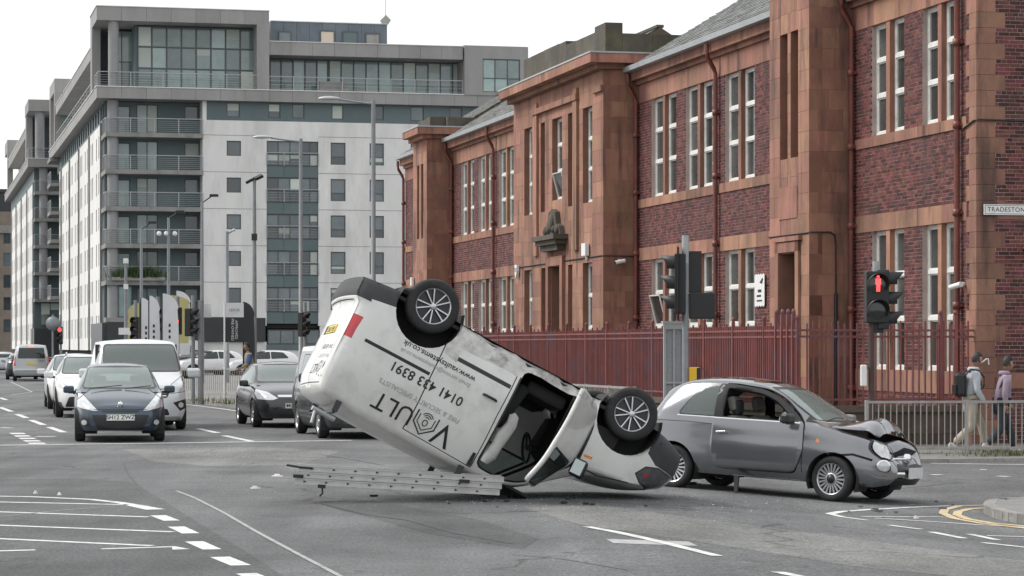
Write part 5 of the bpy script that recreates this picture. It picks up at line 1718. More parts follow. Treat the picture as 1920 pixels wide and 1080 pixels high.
# ladders that slid off the roof
def ladder_point(u, v, y): return Vector(((u - 960) / F_PX * y, y, H_CAM + (650 - v) / F_PX * y))
M_ALU = mat('ladder_aluminium', (0.50, 0.50, 0.485), 0.42, 0.45, var=0.12, vscale=8, dirt=(0.28, 0.27, 0.25), dirt_amt=0.4, dirt_scale=5)
la, lb = ladder_point(553, 889, 29.55), ladder_point(944, 911, 29.75)
ln_ = (lb - la).length
LAD = thing('extension_ladder', 'aluminium extension ladder lying on edge under the overturned van', 'ladder')
lx = (lb - la).normalized(); ly = Vector((0, 0, 1)).cross(lx).normalized(); lz = lx.cross(ly)
LAD.matrix_world = Matrix.Translation(la) @ Matrix(((lx.x, ly.x, lz.x), (lx.y, ly.y, lz.y), (lx.z, ly.z, lz.z))).to_4x4()
for k in range(3):
    z0 = -.112 + .075 * k
    for y in (0.0, .36):
        rl = MB().box(0.02 * k, ln_ - .02 * (2 - k), y - .012, y + .012, z0, z0 + .068).build('rail', M_ALU, LAD)
        MB().box(0.02 * k, ln_ - .02 * (2 - k), y - .022, y - .0125, z0, z0 + .012).box(0.02 * k, ln_ - .02 * (2 - k), y - .022, y - .0125, z0 + .056, z0 + .068).build('flange', M_ALU, rl)
    n = int(ln_ / .25)
    for i in range(n):
        x = .12 + .04 * k + i * .25
        if x > ln_ - .08: continue
        rg = MB().tube([(x, .014, z0 + .034), (x, .346, z0 + .034)], .014, 8).build('rung', M_ALU, LAD)
        MB().prism([(x - .017, z0 + .047), (x + .019, z0 + .034), (x - .017, z0 + .021)], 'y', -.019, -.0125).build('rung_end', M_TRIM, rg)
for k, x in ((0, -.02), (2, 1.9)):
    MB().box(x, x + .12, -.05, -.022, -.04 + .05 * k * .5, .0 + .05 * k * .5).build('clamp', M_TRIM, LAD)
MB().tube([(.32, -.03, -.11), (.33, -.06, -.20), (.30, -.07, -.23)], .012, 6).box(.27, .36, -.08, -.04, -.14, -.10).build('hook', M_TRIM, LAD)
MB().tube([(-.10, 0, .10), (.05, -.03, .085), (.2, -.03, .082)], .014, 6).build('hook', M_TRIM, LAD)
# ---------------------------------------------------------------- crashed grey small car
M_GREY = mat('grey_metallic_paint', (0.205, 0.21, 0.222), 0.18, 0.6, coat=1.0, var=0.05, vscale=3)
FI = thing('crashed_car', 'small grey three door car with crumpled bonnet and white airbag behind the steering wheel', 'car')
fsp = dict(L=3.55, W=1.627, H=1.488, w_max=.8135, belt=.97,
    zb=[(0, .30), (.5, .24), (2.9, .23), (3.4, .22), (3.55, .25)],
    zh=[(0, .86), (.3, .95), (1.0, .985), (2.2, .975), (2.7, .95), (3.0, .91), (3.3, .85), (3.55, .76)],
    zt=[(0, .93), (.05, 1.0), (.2, 1.17), (.42, 1.39), (.7, 1.49), (1.15, 1.525), (1.6, 1.51), (1.95, 1.43), (2.3, 1.24), (2.72, 1.01), (2.95, .955), (3.25, .905), (3.45, .85), (3.55, .80)],
    w=[(0, .58), (.06, .66), (.25, .755), (.6, .805), (1.2, .8135), (2.4, .81), (2.9, .80), (3.2, .765), (3.42, .69), (3.55, .58)],
    wt=[(0, .44), (.3, .50), (.8, .55), (1.6, .56), (2.0, .56), (2.4, .58), (2.75, .63), (3.2, .60), (3.55, .46)],
    crown=[(0, .03), (.5, .06), (1.8, .06), (2.7, .05), (3.2, .06), (3.55, .04)],
    nose=[(.2, -.08), (.35, -.0), (.5, 0), (.62, -.02), (.72, -.06), (.85, -.14), (1.0, -.2)], tail=[(.2, .06), (.4, .0), (.6, .01), (.8, .05), (1.0, .08)],
    side=[(0, .88), (.1, .94), (.3, 1.0), (.5, 1.0), (.72, .975), (.9, .955), (1, .925)], bow=.035, tl=.4, nl=.7, bulge_f=.15, bulge_r=.14)
B = Body(fsp, nx=60, k1=16, k2=10)
FXR, FXF, FWR = .58, 2.88, .292
dp_ = rpoly([(1.27, .33), (2.36, .33), (2.46, .62), (2.45, .97), (2.36, 1.07), (2.10, 1.28), (1.86, 1.385), (1.40, 1.43), (1.24, 1.43), (1.215, .95), (1.20, .60)], [.06, .08, .05, .03, .03, .1, .1, .06, .03, 0, .1])
dw_ = rpoly([(1.335, 1.005), (2.33, 1.0), (2.07, 1.235), (1.84, 1.335), (1.36, 1.385)], [.03, .03, .08, .1, .03])
rq = rpoly([(.63, 1.005), (1.19, 1.005), (1.205, 1.385), (.98, 1.36), (.80, 1.25)], [.05, .02, .02, .12, .1])
for sd in (1, -1):
    nm = 'driver_door' if sd < 0 else 'passenger_door'
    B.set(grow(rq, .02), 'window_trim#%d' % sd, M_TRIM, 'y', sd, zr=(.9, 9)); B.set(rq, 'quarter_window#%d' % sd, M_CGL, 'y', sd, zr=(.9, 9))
    B.paint(grow(dp_, .012), M_SEAM, 'y', sd); B.set(dp_, nm, M_GREY, 'y', sd)
    B.set(grow(dw_, .055 if sd < 0 else .03), nm, M_TRIM, 'y', sd, zr=(.985, 9))
    for f_ in B.bm.faces:
        if f_[B.pid] == B.part(nm) and f_.calc_center_median().z > 1.0: f_[B.mid] = B.material(M_TRIM) + 1
    if sd < 0: B.remove(dw_, 'y', sd, zr=(.985, 9))
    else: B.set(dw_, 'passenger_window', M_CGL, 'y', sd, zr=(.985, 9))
    B.set(band([(1.215, .985), (2.40, .98)], .013), nm, M_CHROME, 'y', sd)
    B.set(band([(.60, .985), (1.19, .985)], .012), 'belt_moulding#%d' % sd, M_CHROME, 'y', sd)
    B.paint(band([(.25, .90), (.8, .905), (1.2, .89)], .008), M_SEAM, 'y', sd)
    B.set(rpoly([(2.45, 1.0), (2.62, .985), (2.46, 1.10)], .01), 'corner_window#%d' % sd, M_TRIM, 'y', sd, zr=(.98, 9))
    B.paint(band([(2.46, .62), (2.46, .34)], .012), M_SEAM, 'y', sd)
    B.paint(band([(1.45, .235), (2.45, .235)], .02), M_CHROME, 'y', sd)
    B.set(circ(2.66, .77, .028, 10), 'side_repeater#%d' % sd, M_AMB, 'y', sd)
    B.set([(-.1, .62), (.16, .64), (.16, .92), (-.1, .92)], 'tail_lamp#%d' % sd, M_REDL, 'y', sd, xr=(-1, .3), nmin=.4)
    c = sd * .56
    B.set(circ(c, .70, .135, 22), 'headlamp_bezel#%d' % sd, M_TRIM, 'x', 0, xr=(2.9, 9)); B.set(circ(c, .70, .118, 22), 'headlamp#%d' % sd, M_LAMP, 'x', 0, xr=(2.9, 9))
    B.set(circ(sd * .60, .50, .075, 18), 'driving_lamp_bezel#%d' % sd, M_CHROME, 'x', 0, xr=(2.9, 9)); B.set(circ(sd * .60, .50, .06, 18), 'driving_lamp#%d' % sd, M_LAMP, 'x', 0, xr=(2.9, 9))
    B.paint(band([(2.95, .60), (3.15, .62), (3.40, .56)], .03), M_SEAM, 'y', sd)
    B.remove(circ(FXR, .29, .345, 30), 'y', sd, zr=(-1, .7)); B.remove(circ(FXF, .29, .345, 30), 'y', sd, zr=(-1, .7))
ws_ = rpoly([(-.60, 1.03), (.60, 1.03), (.50, 1.395), (-.50, 1.395)], .05)
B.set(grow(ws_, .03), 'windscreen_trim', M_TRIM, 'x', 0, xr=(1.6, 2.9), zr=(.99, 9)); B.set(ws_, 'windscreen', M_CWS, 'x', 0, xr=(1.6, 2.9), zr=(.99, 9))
B.set(rpoly([(.95, -.50), (1.82, -.50), (1.82, .50), (.95, .50)], .06), 'glass_roof', mat('dark_roof_glass', (.012, .013, .015), .06, coat=.6), 'z', 0, zr=(1.3, 9))
B.set(rpoly([(-.44, 1.02), (.44, 1.02), (.40, 1.33), (-.40, 1.33)], .05), 'rear_window', M_CGD, 'x', 0, xr=(-1, .8))
bn = rpoly([(2.72, -.60), (3.2, -.60), (3.46, -.42), (3.46, .42), (3.2, .60), (2.72, .60)], .05)
B.set(bn, 'bonnet', M_GREY, 'z', 0, zr=(.68, 1.1), nmin=.3)
B.set(rpoly([(-.42, .40), (.42, .40), (.36, .52), (-.36, .52)], .03), 'grille', M_TRIM, 'x', 0, xr=(3.2, 9))
B.set([(-.40, .66), (-.22, .60), (-.02, .65), (.20, .63), (.34, .70), (.12, .73), (-.10, .70), (-.30, .745)], 'broken_grille', M_SEAM, 'x', 0, xr=(3.2, 9))
for q_ in ([(-.62, .60), (-.42, .56), (-.36, .40), (-.40, .30)], [(.1, .62), (.24, .55), (.22, .46)], [(-.30, .66), (-.52, .80)]):
    B.paint(band(q_, .016), M_SEAM, 'x', 0, xr=(3.1, 9))
B.set([(-.48, .24), (.48, .24), (.44, .34), (-.44, .34)], 'lower_grille', M_TRIM, 'x', 0, xr=(3.2, 9))
fth = R(7)
def ajar(co):
    hx, hy = 2.44, -.80
    dx, dy = co.x - hx, co.y - hy
    return Vector((hx + dx * math.cos(fth) - dy * math.sin(fth), hy + dx * math.sin(fth) + dy * math.cos(fth) - .012, co.z))
cr2 = random.Random(3)
def crumple(co):
    t = max(0.0, (co.x - 2.74) / .72)
    up = .185 * math.sin(min(1.0, t / .78) * math.pi / 2) ** 1.4
    lip = max(0.0, t - .78)
    crease = .022 * math.sin(19 * co.y + 6 * co.x) * t * t + .012 * math.sin(41 * co.y - 17 * co.x) * t * t
    ridge = -.035 * max(0.0, 1 - abs(co.y + .18 - .3 * (t - .5)) / .10) * t
    return Vector((co.x - .05 * t * t - .12 * lip, co.y * (1 - .02 * t), co.z + up * (1 - .55 * min(1.0, abs(co.y) / .6) ** 2) - .30 * lip + crease + ridge))
def dent(co):
    t = max(0.0, (co.x - 3.05) / .5)
    k = math.exp(-((co.y + .12) / .30) ** 2) * max(0, min(1, (co.z - .45) / .2))
    return Vector((co.x - .17 * t * k + .012 * math.sin(19 * co.y + 11 * co.z) * t, co.y, co.z - .03 * t * k + .012 * math.sin(14 * co.y) * t))
fm = B.finish(FI, M_GREY, M_UNDER, deform={'driver_door': ajar, 'bonnet': crumple, 'body': dent, 'grille': dent, 'broken_grille': dent, 'headlamp#-1': lambda c_: dent(c_) + Vector((.02, 0, .01))}, sub={'passenger_window': 'passenger_door'})
md = fm['driver_door'].modifiers.new('thickness', 'SOLIDIFY'); md.thickness = .055; md.offset = -1
md = fm['bonnet'].modifiers.new('thickness', 'SOLIDIFY'); md.thickness = .012; md.offset = -1
for xa, stg in ((FXR, 0), (FXF, R(-7))):
    for sd in (1, -1):
        wheel(FI, xa, sd * .705, FWR, FWR, .185, sd, 'many', stg, rim=.70)
        arch_tub(FI, xa, .29, .35, .80, sd)
MB().box(2.62, 3.25, -.50, .50, .34, .76).build('engine_bay', M_UNDER, FI)
MB().box(3.16, 3.24, -.42, .42, .55, .72).build('radiator_panel', M_TRIM, FI)
for i in range(9):
    a = Vector((3.28 + cr2.uniform(-.03, .06), cr2.uniform(-.5, .5), cr2.uniform(.60, .74)))
    mb = MB(); vs_ = [tuple(a + Vector((cr2.uniform(-.03, .07), cr2.uniform(-.14, .14), cr2.uniform(-.08, .08)))) for _ in range(5)]
    mb.add(vs_, [(0, 1, 2), (0, 2, 3), (0, 3, 4)])
    o = mb.build('torn_panel', M_GREY if i % 3 else M_TRIM, FI, fix=False)
    o.modifiers.new('t', 'SOLIDIFY').thickness = .006
for sd in (1, -1):
    MB().tube([(3.60, sd * .10, .585), (3.555, sd * .32, .585), (3.50, sd * .44, .58)], .016, 8).build('chrome_bar', M_CHROME, FI)
    MB().tube([(3.665, sd * .28, .40), (3.60, sd * .42, .40), (3.48, sd * .60, .40)], .024, 8).build('bumper_trim', M_CHROME, FI)
MB().lathe([(.001, 3.63), (.05, 3.625), (.062, 3.61), (.062, 3.56)], 'x', 18, (0, 0, .59)).build('badge', M_CHROME, FI)
plate(FI, 3.715, 0.0, .41, None, w=.46, h=.14, m=mat('blank_plate', (.52, .53, .53), .5, var=.1, vscale=14))
for y in (.36, -.36): seat(FI, 1.45, y, .34, M_SEATL, True, .48, 14)
MB().box(1.26, 1.36, -.46, -.26, 1.02, 1.22).build('headrest_cover', M_SEAT, FI, bevel=.04)
seat(FI, .72, 0, .34, M_SEATL, False, 1.05)
MB().prism([(2.2, .62), (2.78, .6), (2.74, 1.0), (2.5, 1.03), (2.22, .9)], 'y', -.66, .66).build('dashboard', M_SEATL, FI)
sw = steering(FI, 2.08, -.36, .97)
MB().lathe([(.001, -.16), (.06, -.15), (.13, -.10), (.155, -.04), (.12, .0), (.001, .01)], 'x', 16).build('airbag', M_AIRBAG, sw)
MB().lathe([(.001, .15), (.12, .13), (.19, .06), (.2, 0), (.1, -.05)], 'z', 16, (2.30, .30, .97)).build('airbag', M_AIRBAG, FI)
mirror(FI, 2.30, -.84, 1.03, -1, M_TRIM, .95)
mirror(FI, 2.38, .78, 1.03, 1, M_GREY, .95)
MB().tube([(0, 0, 0), (.13, 0, .012)], .016, 8).build('door_handle', M_CHROME, fm['driver_door'], tuple(ajar(Vector((1.30, -.845, .80)))))
MB().tube([(.75, 0, 1.44), (.52, 0, 1.66)], .005, 6).build('aerial', M_TRIM, FI)
MB().tube([(2.66, -.55, 1.015), (2.60, -.10, 1.06), (2.63, .1, 1.05)], .008, 6).tube([(2.72, .10, 1.0), (2.64, .52, 1.04)], .008, 6).build('wiper', M_TRIM, FI)
MB().box(.2, 3.3, -.68, .68, .225, .26).build('floor_pan', M_UNDER, FI)
MB().add([(1.52, -.80, .24), (1.60, -.82, .24), (1.60, -.84, .02), (1.55, -.83, -.0)], [(0, 1, 2, 3)]).build('hanging_trim', M_TRIM, FI, fix=False).modifiers.new('t', 'SOLIDIFY').thickness = .02
fh = R(-30.7)
ff = Vector((math.cos(fh), math.sin(fh), 0)); fl_ = Vector((-ff.y, ff.x, 0))
tilt = Vector((0, 0, 1)).rotation_difference(Vector((.053, 0, 1)).normalized()).to_matrix()
FM = tilt @ Matrix.Rotation(fh, 3, 'Z')
contact = Vector((4.12, 32.9, gz(4.12, 32.9) - .0))
FO = contact - FM @ Vector((FXF, -.705, 0.0))
FI.matrix_world = Matrix.Translation(FO) @ FM.to_4x4()
# ---------------------------------------------------------------- waiting and parked vehicles
def paintm(name, col, metal=0.4, rough=0.3):
    return mat(name, col, rough, metal, coat=0.7, var=0.04, vscale=3)
def spec(L, W, H, r, axles, prof, belt, wsx, nose=None, side=None, zb=.2, roof_w=.60, hood_w=.72, nose_w=.62, tail_w=.72, bulge_f=.14, bulge_r=.08, track=None, tail=None, nl=.7, tl=.45, crown=.055, zh=None, seat_x=1.6, dash_x=None, nx=46):
    h = W / 2
    d = dict(L=L, W=W, H=H, w_max=h, belt=belt, axles=axles, r=r, zb0=zb, ws_x=wsx, nx=nx,
        zb=[(0, zb + .1), (.4, zb + .03), (L * .5, zb), (L - .5, zb), (L, zb + .02)],
        zh=zh or [(0, belt - .03), (L * .4, belt), (wsx[1] - .1, belt - .02), (L - .35, belt - .14), (L, belt - .3)],
        zt=prof,
        w=[(0, h * tail_w), (.08, h * (tail_w + .10)), (.3, h * .955), (.8, h * .995), (L * .5, h), (L - .9, h * .985), (L - .45, h * .92), (L - .15, h * (nose_w + .14)), (L, h * nose_w)],
        wt=[(0, h * roof_w * .9), (.5, h * roof_w), (wsx[0], h * roof_w), (wsx[1], h * hood_w), (L - .3, h * hood_w * .95), (L, h * nose_w * .8)],
        crown=[(0, .03), (.4, crown), (wsx[0], crown), (wsx[1], .05), (L, .035)],
        nose=nose or [(.15, -.10), (.3, -.01), (.5, 0), (.65, -.03), (.8, -.10), (1.0, -.2)], tail=tail or [(.2, .08), (.4, 0), (.6, .0), (.9, .04), (1.2, .08)],
        nl=nl, tl=tl, bulge_f=bulge_f, bulge_r=bulge_r, track=track or (h - .115), tw=.2, seat_x=seat_x, dash_x=dash_x or (wsx[1] - .25))
    if side: d['side'] = side
    return d
TO_JUNC = math.atan2(-DV.y, -DV.x)          # heading of the waiting traffic
def front_at(root, u, v_base, L, heading):
    """stand the middle of the front bumper on a road point"""
    p = gp(u, v_base)
    f = Vector((math.cos(heading), math.sin(heading), 0))
    q = p - f * L
    root.location = (q.x, q.y, gz(p.x, p.y)); root.rotation_euler = (0, 0, heading)
def sym(poly): return [(-a, b) for a, b in poly][::-1]
# dark blue hatchback at the stop line
M_NAVY = paintm('dark_blue_paint', (.040, .060, .085), .45)
def navy_extra(B):
    xr_ = (2.9, 9)
    for sd in (1, -1):
        hl = [(.42, .60), (.50, .595), (.80, .66), (.80, .80), (.78, .92), (.70, .90)]
        hl = hl if sd > 0 else sym(hl)
        B.set(grow(hl, .012), 'headlamp_rim#%d' % sd, M_TRIM, 'x', 0, xr=xr_); B.set(hl, 'headlamp#%d' % sd, M_LAMP, 'x', 0, xr=xr_)
        fg = rpoly([(.54, .30), (.82, .30), (.78, .47), (.60, .44)], .03)
        fg = fg if sd > 0 else sym(fg)
        B.set(fg, 'fog_recess#%d' % sd, M_TRIM, 'x', 0, xr=xr_)
        B.set(circ(sd * .675, .375, .05, 16), 'fog_lamp#%d' % sd, M_LAMP, 'x', 0, xr=xr_)
        B.paint(band([(sd * .80, .80), (sd * .60, .95), (sd * .54, 1.0)], .012), M_SEAM, 'x', 0, xr=xr_)
    B.set(rpoly([(-.33, .565), (.33, .565), (.36, .605), (-.36, .605)], .015), 'grille', M_TRIM, 'x', 0, xr=xr_)
    B.set(rpoly([(-.42, .24), (.42, .24), (.54, .52), (-.54, .52)], .04), 'intake', M_TRIM, 'x', 0, xr=xr_)
    B.set([(-.42, .205), (.42, .205), (.42, .228), (-.42, .228)], 'chrome_strip', M_CHROME, 'x', 0, xr=xr_)
    B.paint(band([(-.5, .62), (.5, .62)], .010), M_SEAM, 'x', 0, xr=xr_)
sp = spec(4.03, 1.72, 1.485, .305, (.72, 3.30), [(0, .95), (.08, 1.05), (.35, 1.36), (.7, 1.45), (1.5, 1.485), (2.05, 1.44), (2.35, 1.34), (3.05, 1.0), (3.4, .92), (3.8, .82), (4.03, .70)], .95, (2.0, 3.15), nose_w=.70, bulge_f=.20, seat_x=1.65, roof_w=.66, hood_w=.80)
CL = thing('waiting_car', 'dark blue hatchback stopped at the line with plate SH12 ZWZ', 'car')
std_car(CL, sp, M_NAVY, rpoly([(-.68, 1.02), (.68, 1.02), (.565, 1.395), (-.565, 1.395)], .05),
        [rpoly([(1.75, .99), (2.85, .97), (2.30, 1.30), (1.75, 1.37)], .05), rpoly([(.70, 1.0), (1.66, .99), (1.66, 1.37), (1.0, 1.34)], .06)],
        rpoly([(-.52, 1.03), (.52, 1.03), (.47, 1.34), (-.47, 1.34)], .05), [[(1.7, .3), (1.70, 1.0)], [(2.75, .3), (2.85, .95)]], extra=navy_extra)
plate(CL, 4.25, 0, .475, 'SH12 ZWZ')
MB().lathe([(.001, .012), (.045, .01), (.062, 0.0), (.062, -.03)], 'x', 4, (4.11, 0, .72)).build('badge', M_CHROME, CL)
for sd in (1, -1): mirror(CL, 2.78, sd * .84, .98, sd, M_NAVY)
MB().tube([(3.10, -.55, 1.005), (3.0, .05, 1.06)], .009, 6).tube([(3.13, .1, 1.0), (3.02, .6, 1.05)], .009, 6).build('wiper', M_TRIM, CL)
front_at(CL, 226, 830, 4.15, TO_JUNC + R(-3.5))
# silver and white van behind it
M_VIV = paintm('pale_silver_paint', (.62, .63, .64), .25, .32)
def viv_extra(B):
    xr_ = (3.9, 9)
    for sd in (1, -1):
        hl = [(.50, .86), (.58, .80), (.90, .84), (.93, 1.04), (.86, 1.16), (.62, 1.0)]
        hl = hl if sd > 0 else sym(hl)
        B.set(grow(hl, .012), 'headlamp_rim#%d' % sd, M_TRIM, 'x', 0, xr=xr_); B.set(hl, 'headlamp#%d' % sd, M_LAMP, 'x', 0, xr=xr_)
        fg = [(.62, .60), (.92, .68), (.90, .48), (.78, .42)]
        fg = fg if sd > 0 else sym(fg)
        B.set(fg, 'fog_recess#%d' % sd, M_TRIM, 'x', 0, xr=xr_)
        B.set(circ(sd * .80, .55, .06, 14), 'fog_lamp#%d' % sd, M_LAMP, 'x', 0, xr=xr_)
    B.set(rpoly([(-.5, .70), (.5, .70), (.58, .90), (-.58, .90)], .05), 'grille', M_TRIM, 'x', 0, xr=xr_)
    for z in (.74, .80, .86): B.set([(-.48, z), (.48, z), (.48, z + .018), (-.48, z + .018)], 'grille_bar#%d' % int(z * 100), M_CHROME, 'x', 0, xr=xr_)
    B.set(rpoly([(-.55, .33), (.55, .33), (.50, .47), (-.50, .47)], .04), 'intake', M_TRIM, 'x', 0, xr=xr_)
    B.set([(-.95, .20), (.95, .20), (.95, .30), (-.95, .30)], 'bumper_skirt', M_ALLOY, 'x', 0, xr=xr_)
sp = spec(5.0, 1.96, 1.97, .335, (.95, 4.05), [(0, 1.85), (.1, 1.92), (.5, 1.96), (3.0, 1.97), (3.35, 1.93), (3.6, 1.82), (4.25, 1.27), (4.5, 1.17), (4.85, 1.05), (5.0, .98)], 1.15, (3.2, 4.35), nose_w=.78, tail_w=.9, bulge_f=.16, roof_w=.80, hood_w=.84, seat_x=2.8,
          nose=[(.15, -.06), (.35, 0), (.7, -.02), (.95, -.08), (1.2, -.2)], tail=[(.2, .04), (.5, 0), (1.0, .02), (1.9, .08)], zh=[(0, 1.12), (3.3, 1.15), (4.2, 1.12), (4.7, 1.05), (5, .92)])
VV = thing('waiting_van', 'silver white van queuing right behind the dark blue hatchback', 'van')
std_car(VV, sp, M_VIV, rpoly([(-.84, 1.28), (.84, 1.28), (.74, 1.83), (-.74, 1.83)], .06),
        [rpoly([(2.75, 1.2), (3.85, 1.2), (3.4, 1.68), (2.75, 1.74)], .06)], None, [[(2.7, .35), (2.7, 1.75)], [(3.95, .4), (4.0, 1.1)]], extra=viv_extra, glass=M_CGL)
plate(VV, 5.17, 0, .57, 'SD18 KXL')
for sd in (1, -1): mirror(VV, 3.85, sd * .98, 1.22, sd, M_VIV, 1.5)
MB().box(2.6, 2.66, -.9, .9, .4, 1.85).build('bulkhead', M_SEAT, VV)
front_at(VV, 270, 808, 5.1, TO_JUNC + R(-1))
# white crossover further back
M_WHT = paintm('white_car_paint', (.68, .68, .67), .0, .3)
def suv_extra(B, xr_=(3.4, 9)):
    for sd in (1, -1):
        hl = [(.45, .76), (.60, .70), (.86, .78), (.88, .90), (.7, .88)]
        hl = hl if sd > 0 else sym(hl)
        B.set(hl, 'headlamp#%d' % sd, M_LAMP, 'x', 0, xr=xr_)
        B.set([(.5, .2), (4.2, .2), (4.2, .40), (.5, .40)], 'cladding#%d' % sd, M_BUMP, 'y', sd)
        for xa in (.85, 3.45): B.set(circ(xa, .34, .46, 20), 'cladding#%d' % sd, M_BUMP, 'y', sd, zr=(-1, .9))
    B.set(rpoly([(-.48, .60), (.48, .60), (.40, .74), (-.40, .74)], .04), 'grille', M_TRIM, 'x', 0, xr=xr_)
    B.set(rpoly([(-.66, .28), (.66, .28), (.56, .54), (-.56, .54)], .05), 'intake', M_TRIM, 'x', 0, xr=xr_)
def suv_spec(): return spec(4.35, 1.80, 1.60, .345, (.85, 3.45), [(0, 1.1), (.1, 1.2), (.4, 1.45), (.8, 1.56), (1.6, 1.60), (2.15, 1.57), (2.45, 1.48), (3.15, 1.12), (3.5, 1.05), (4.0, .97), (4.25, .88), (4.35, .80)], 1.06, (2.1, 3.25), zb=.24, nose_w=.70, bulge_f=.16, roof_w=.66, hood_w=.80, seat_x=1.75, nx=40)
SUV_SIDES = [rpoly([(1.85, 1.1), (2.95, 1.08), (2.4, 1.42), (1.85, 1.49)], .05), rpoly([(.75, 1.14), (1.76, 1.1), (1.76, 1.49), (1.05, 1.44)], .06)]
SUV_WS = rpoly([(-.70, 1.13), (.70, 1.13), (.58, 1.51), (-.58, 1.51)], .05)
SV = thing('queuing_suv', 'white crossover with black cladding queuing at the left behind the dark blue hatchback', 'car')
std_car(SV, suv_spec(), M_WHT, SUV_WS, SUV_SIDES, rpoly([(-.5, 1.2), (.5, 1.2), (.45, 1.48), (-.45, 1.48)], .05), [[(1.8, .4), (1.8, 1.1)], [(2.85, .4), (2.95, 1.05)]], extra=suv_extra)
for sd in (1, -1): mirror(SV, 2.9, sd * .9, 1.08, sd, M_WHT, 1.15)
for y in (.56, -.56): MB().tube([(.75, y, 1.575), (.95, y, 1.62), (1.9, y, 1.645), (2.1, y, 1.60)], .018, 6).build('roof_rail', M_ALLOY, SV)
plate(SV, 4.5, 0, .47, '')
front_at(SV, 172, 784, 4.45, TO_JUNC + R(-2))
SV2 = thing('queuing_suv', 'second white car mostly hidden behind the white crossover, only its edge and mirror showing', 'car')
std_car(SV2, suv_spec(), M_WHT, SUV_WS, SUV_SIDES, None, [], extra=None, seats=False)
for sd in (1, -1): mirror(SV2, 2.9, sd * .9, 1.08, sd, M_WHT, 1.15)
front_at(SV2, 150, 768, 4.45, TO_JUNC + R(-1))
# black family hatchback in the next lane
M_BLKC = paintm('black_car_paint', (.022, .023, .025), .3, .25)
def astra_extra(B):
    xr_ = (3.2, 9)
    for sd in (1, -1):
        hl = [(.40, .66), (.52, .62), (.80, .64), (.83, .76), (.80, .86), (.58, .80)]
        hl = hl if sd > 0 else sym(hl)
        B.set(grow(hl, .012), 'headlamp_rim#%d' % sd, M_TRIM, 'x', 0, xr=xr_); B.set(hl, 'headlamp#%d' % sd, M_LAMP, 'x', 0, xr=xr_)
        B.set([(.35, .50), (3.6, .52), (3.6, .55), (.35, .53)], 'rub_strip#%d' % sd, M_BUMP, 'y', sd, xr=(.8, 3.2))
    B.set(rpoly([(-.36, .62), (.36, .62), (.40, .72), (-.40, .72)], .03), 'grille', M_TRIM, 'x', 0, xr=xr_)
    B.set([(-.38, .69), (.38, .69), (.39, .735), (-.39, .735)], 'chrome_bar', M_CHROME, 'x', 0, xr=xr_)
    B.set(rpoly([(-.40, .26), (.40, .26), (.44, .44), (-.44, .44)], .04), 'intake', M_TRIM, 'x', 0, xr=xr_)
def hatch_spec(nx=46): return spec(4.25, 1.75, 1.46, .315, (.80, 3.41), [(0, .98), (.08, 1.06), (.4, 1.33), (.8, 1.42), (1.6, 1.46), (2.15, 1.42), (2.45, 1.33), (3.15, 1.0), (3.5, .93), (4.0, .82), (4.25, .68)], .95, (2.1, 3.25), nose_w=.68, bulge_f=.20, roof_w=.66, hood_w=.80, seat_x=1.75, nx=nx)
H_SIDES = [rpoly([(1.85, .99), (2.95, .97), (2.40, 1.29), (1.85, 1.36)], .05), rpoly([(.75, 1.0), (1.76, .99), (1.76, 1.36), (1.05, 1.31)], .06)]
H_WS = rpoly([(-.69, 1.02), (.69, 1.02), (.57, 1.38), (-.57, 1.38)], .05)
AS = thing('waiting_car', 'black hatchback waiting beside the guard rail with a sun shade behind its windscreen', 'car')
std_car(AS, hatch_spec(), M_BLKC, H_WS, H_SIDES, rpoly([(-.52, 1.05), (.52, 1.05), (.47, 1.3), (-.47, 1.3)], .05), [[(1.8, .3), (1.8, 1.0)], [(2.85, .3), (2.95, .95)]], extra=astra_extra)
plate(AS, 4.47, 0, .50, 'ML08 YRA')
for sd in (1, -1): mirror(AS, 2.88, sd * .86, .98, sd, M_BLKC)
for sd in (1, -1): MB().tube([(0, 0, 0), (.14, 0, .01)], .014, 6).build('door_handle', M_CHROME, AS, (1.9, sd * .875, .80))
front_at(AS, 556, 803, 4.35, TO_JUNC)
# dark grey van next to the overturned one
M_DGR = paintm('dark_grey_paint', (.055, .058, .062), .5, .25)
def dvan_extra(B):
    xr_ = (3.4, 9)
    for sd in (1, -1):
        hl = [(.50, .78), (.60, .72), (.88, .78), (.90, .98), (.82, 1.05)]
        hl = hl if sd > 0 else sym(hl)
        B.set(hl, 'headlamp#%d' % sd, M_LAMP, 'x', 0, xr=xr_)
        B.set([(.3, .2), (4.5, .2), (4.5, .38), (.3, .38)], 'cladding#%d' % sd, M_BUMP, 'y', sd)
        B.set([(3.9, .38), (4.8, .38), (4.8, .60), (4.0, .60)], 'front_bumper', M_BUMP, 'y', sd)
        B.paint([(.1, 1.72), (3.1, 1.74), (3.1, 2.2), (.1, 2.2)], M_VIV, 'y', sd)
    B.set(rpoly([(-.55, .60), (.55, .60), (.50, .74), (-.50, .74)], .04), 'grille', M_TRIM, 'x', 0, xr=xr_)
    B.paint([(-.1, -1), (3.1, -1), (3.1, 1), (-.1, 1)], M_VIV, 'z', 0, zr=(1.7, 3))
sp = spec(4.45, 1.85, 1.86, .325, (.80, 3.60), [(0, 1.76), (.1, 1.81), (.5, 1.85), (2.3, 1.86), (2.7, 1.82), (2.95, 1.70), (3.6, 1.20), (3.9, 1.12), (4.25, 1.0), (4.45, .92)], 1.1, (2.5, 3.7), nose_w=.74, tail_w=.88, bulge_f=.16, roof_w=.78, hood_w=.82, seat_x=2.2,
          nose=[(.15, -.06), (.35, 0), (.7, -.02), (.95, -.1), (1.2, -.2)], tail=[(.2, .04), (.5, 0), (1.0, .02), (1.9, .08)])
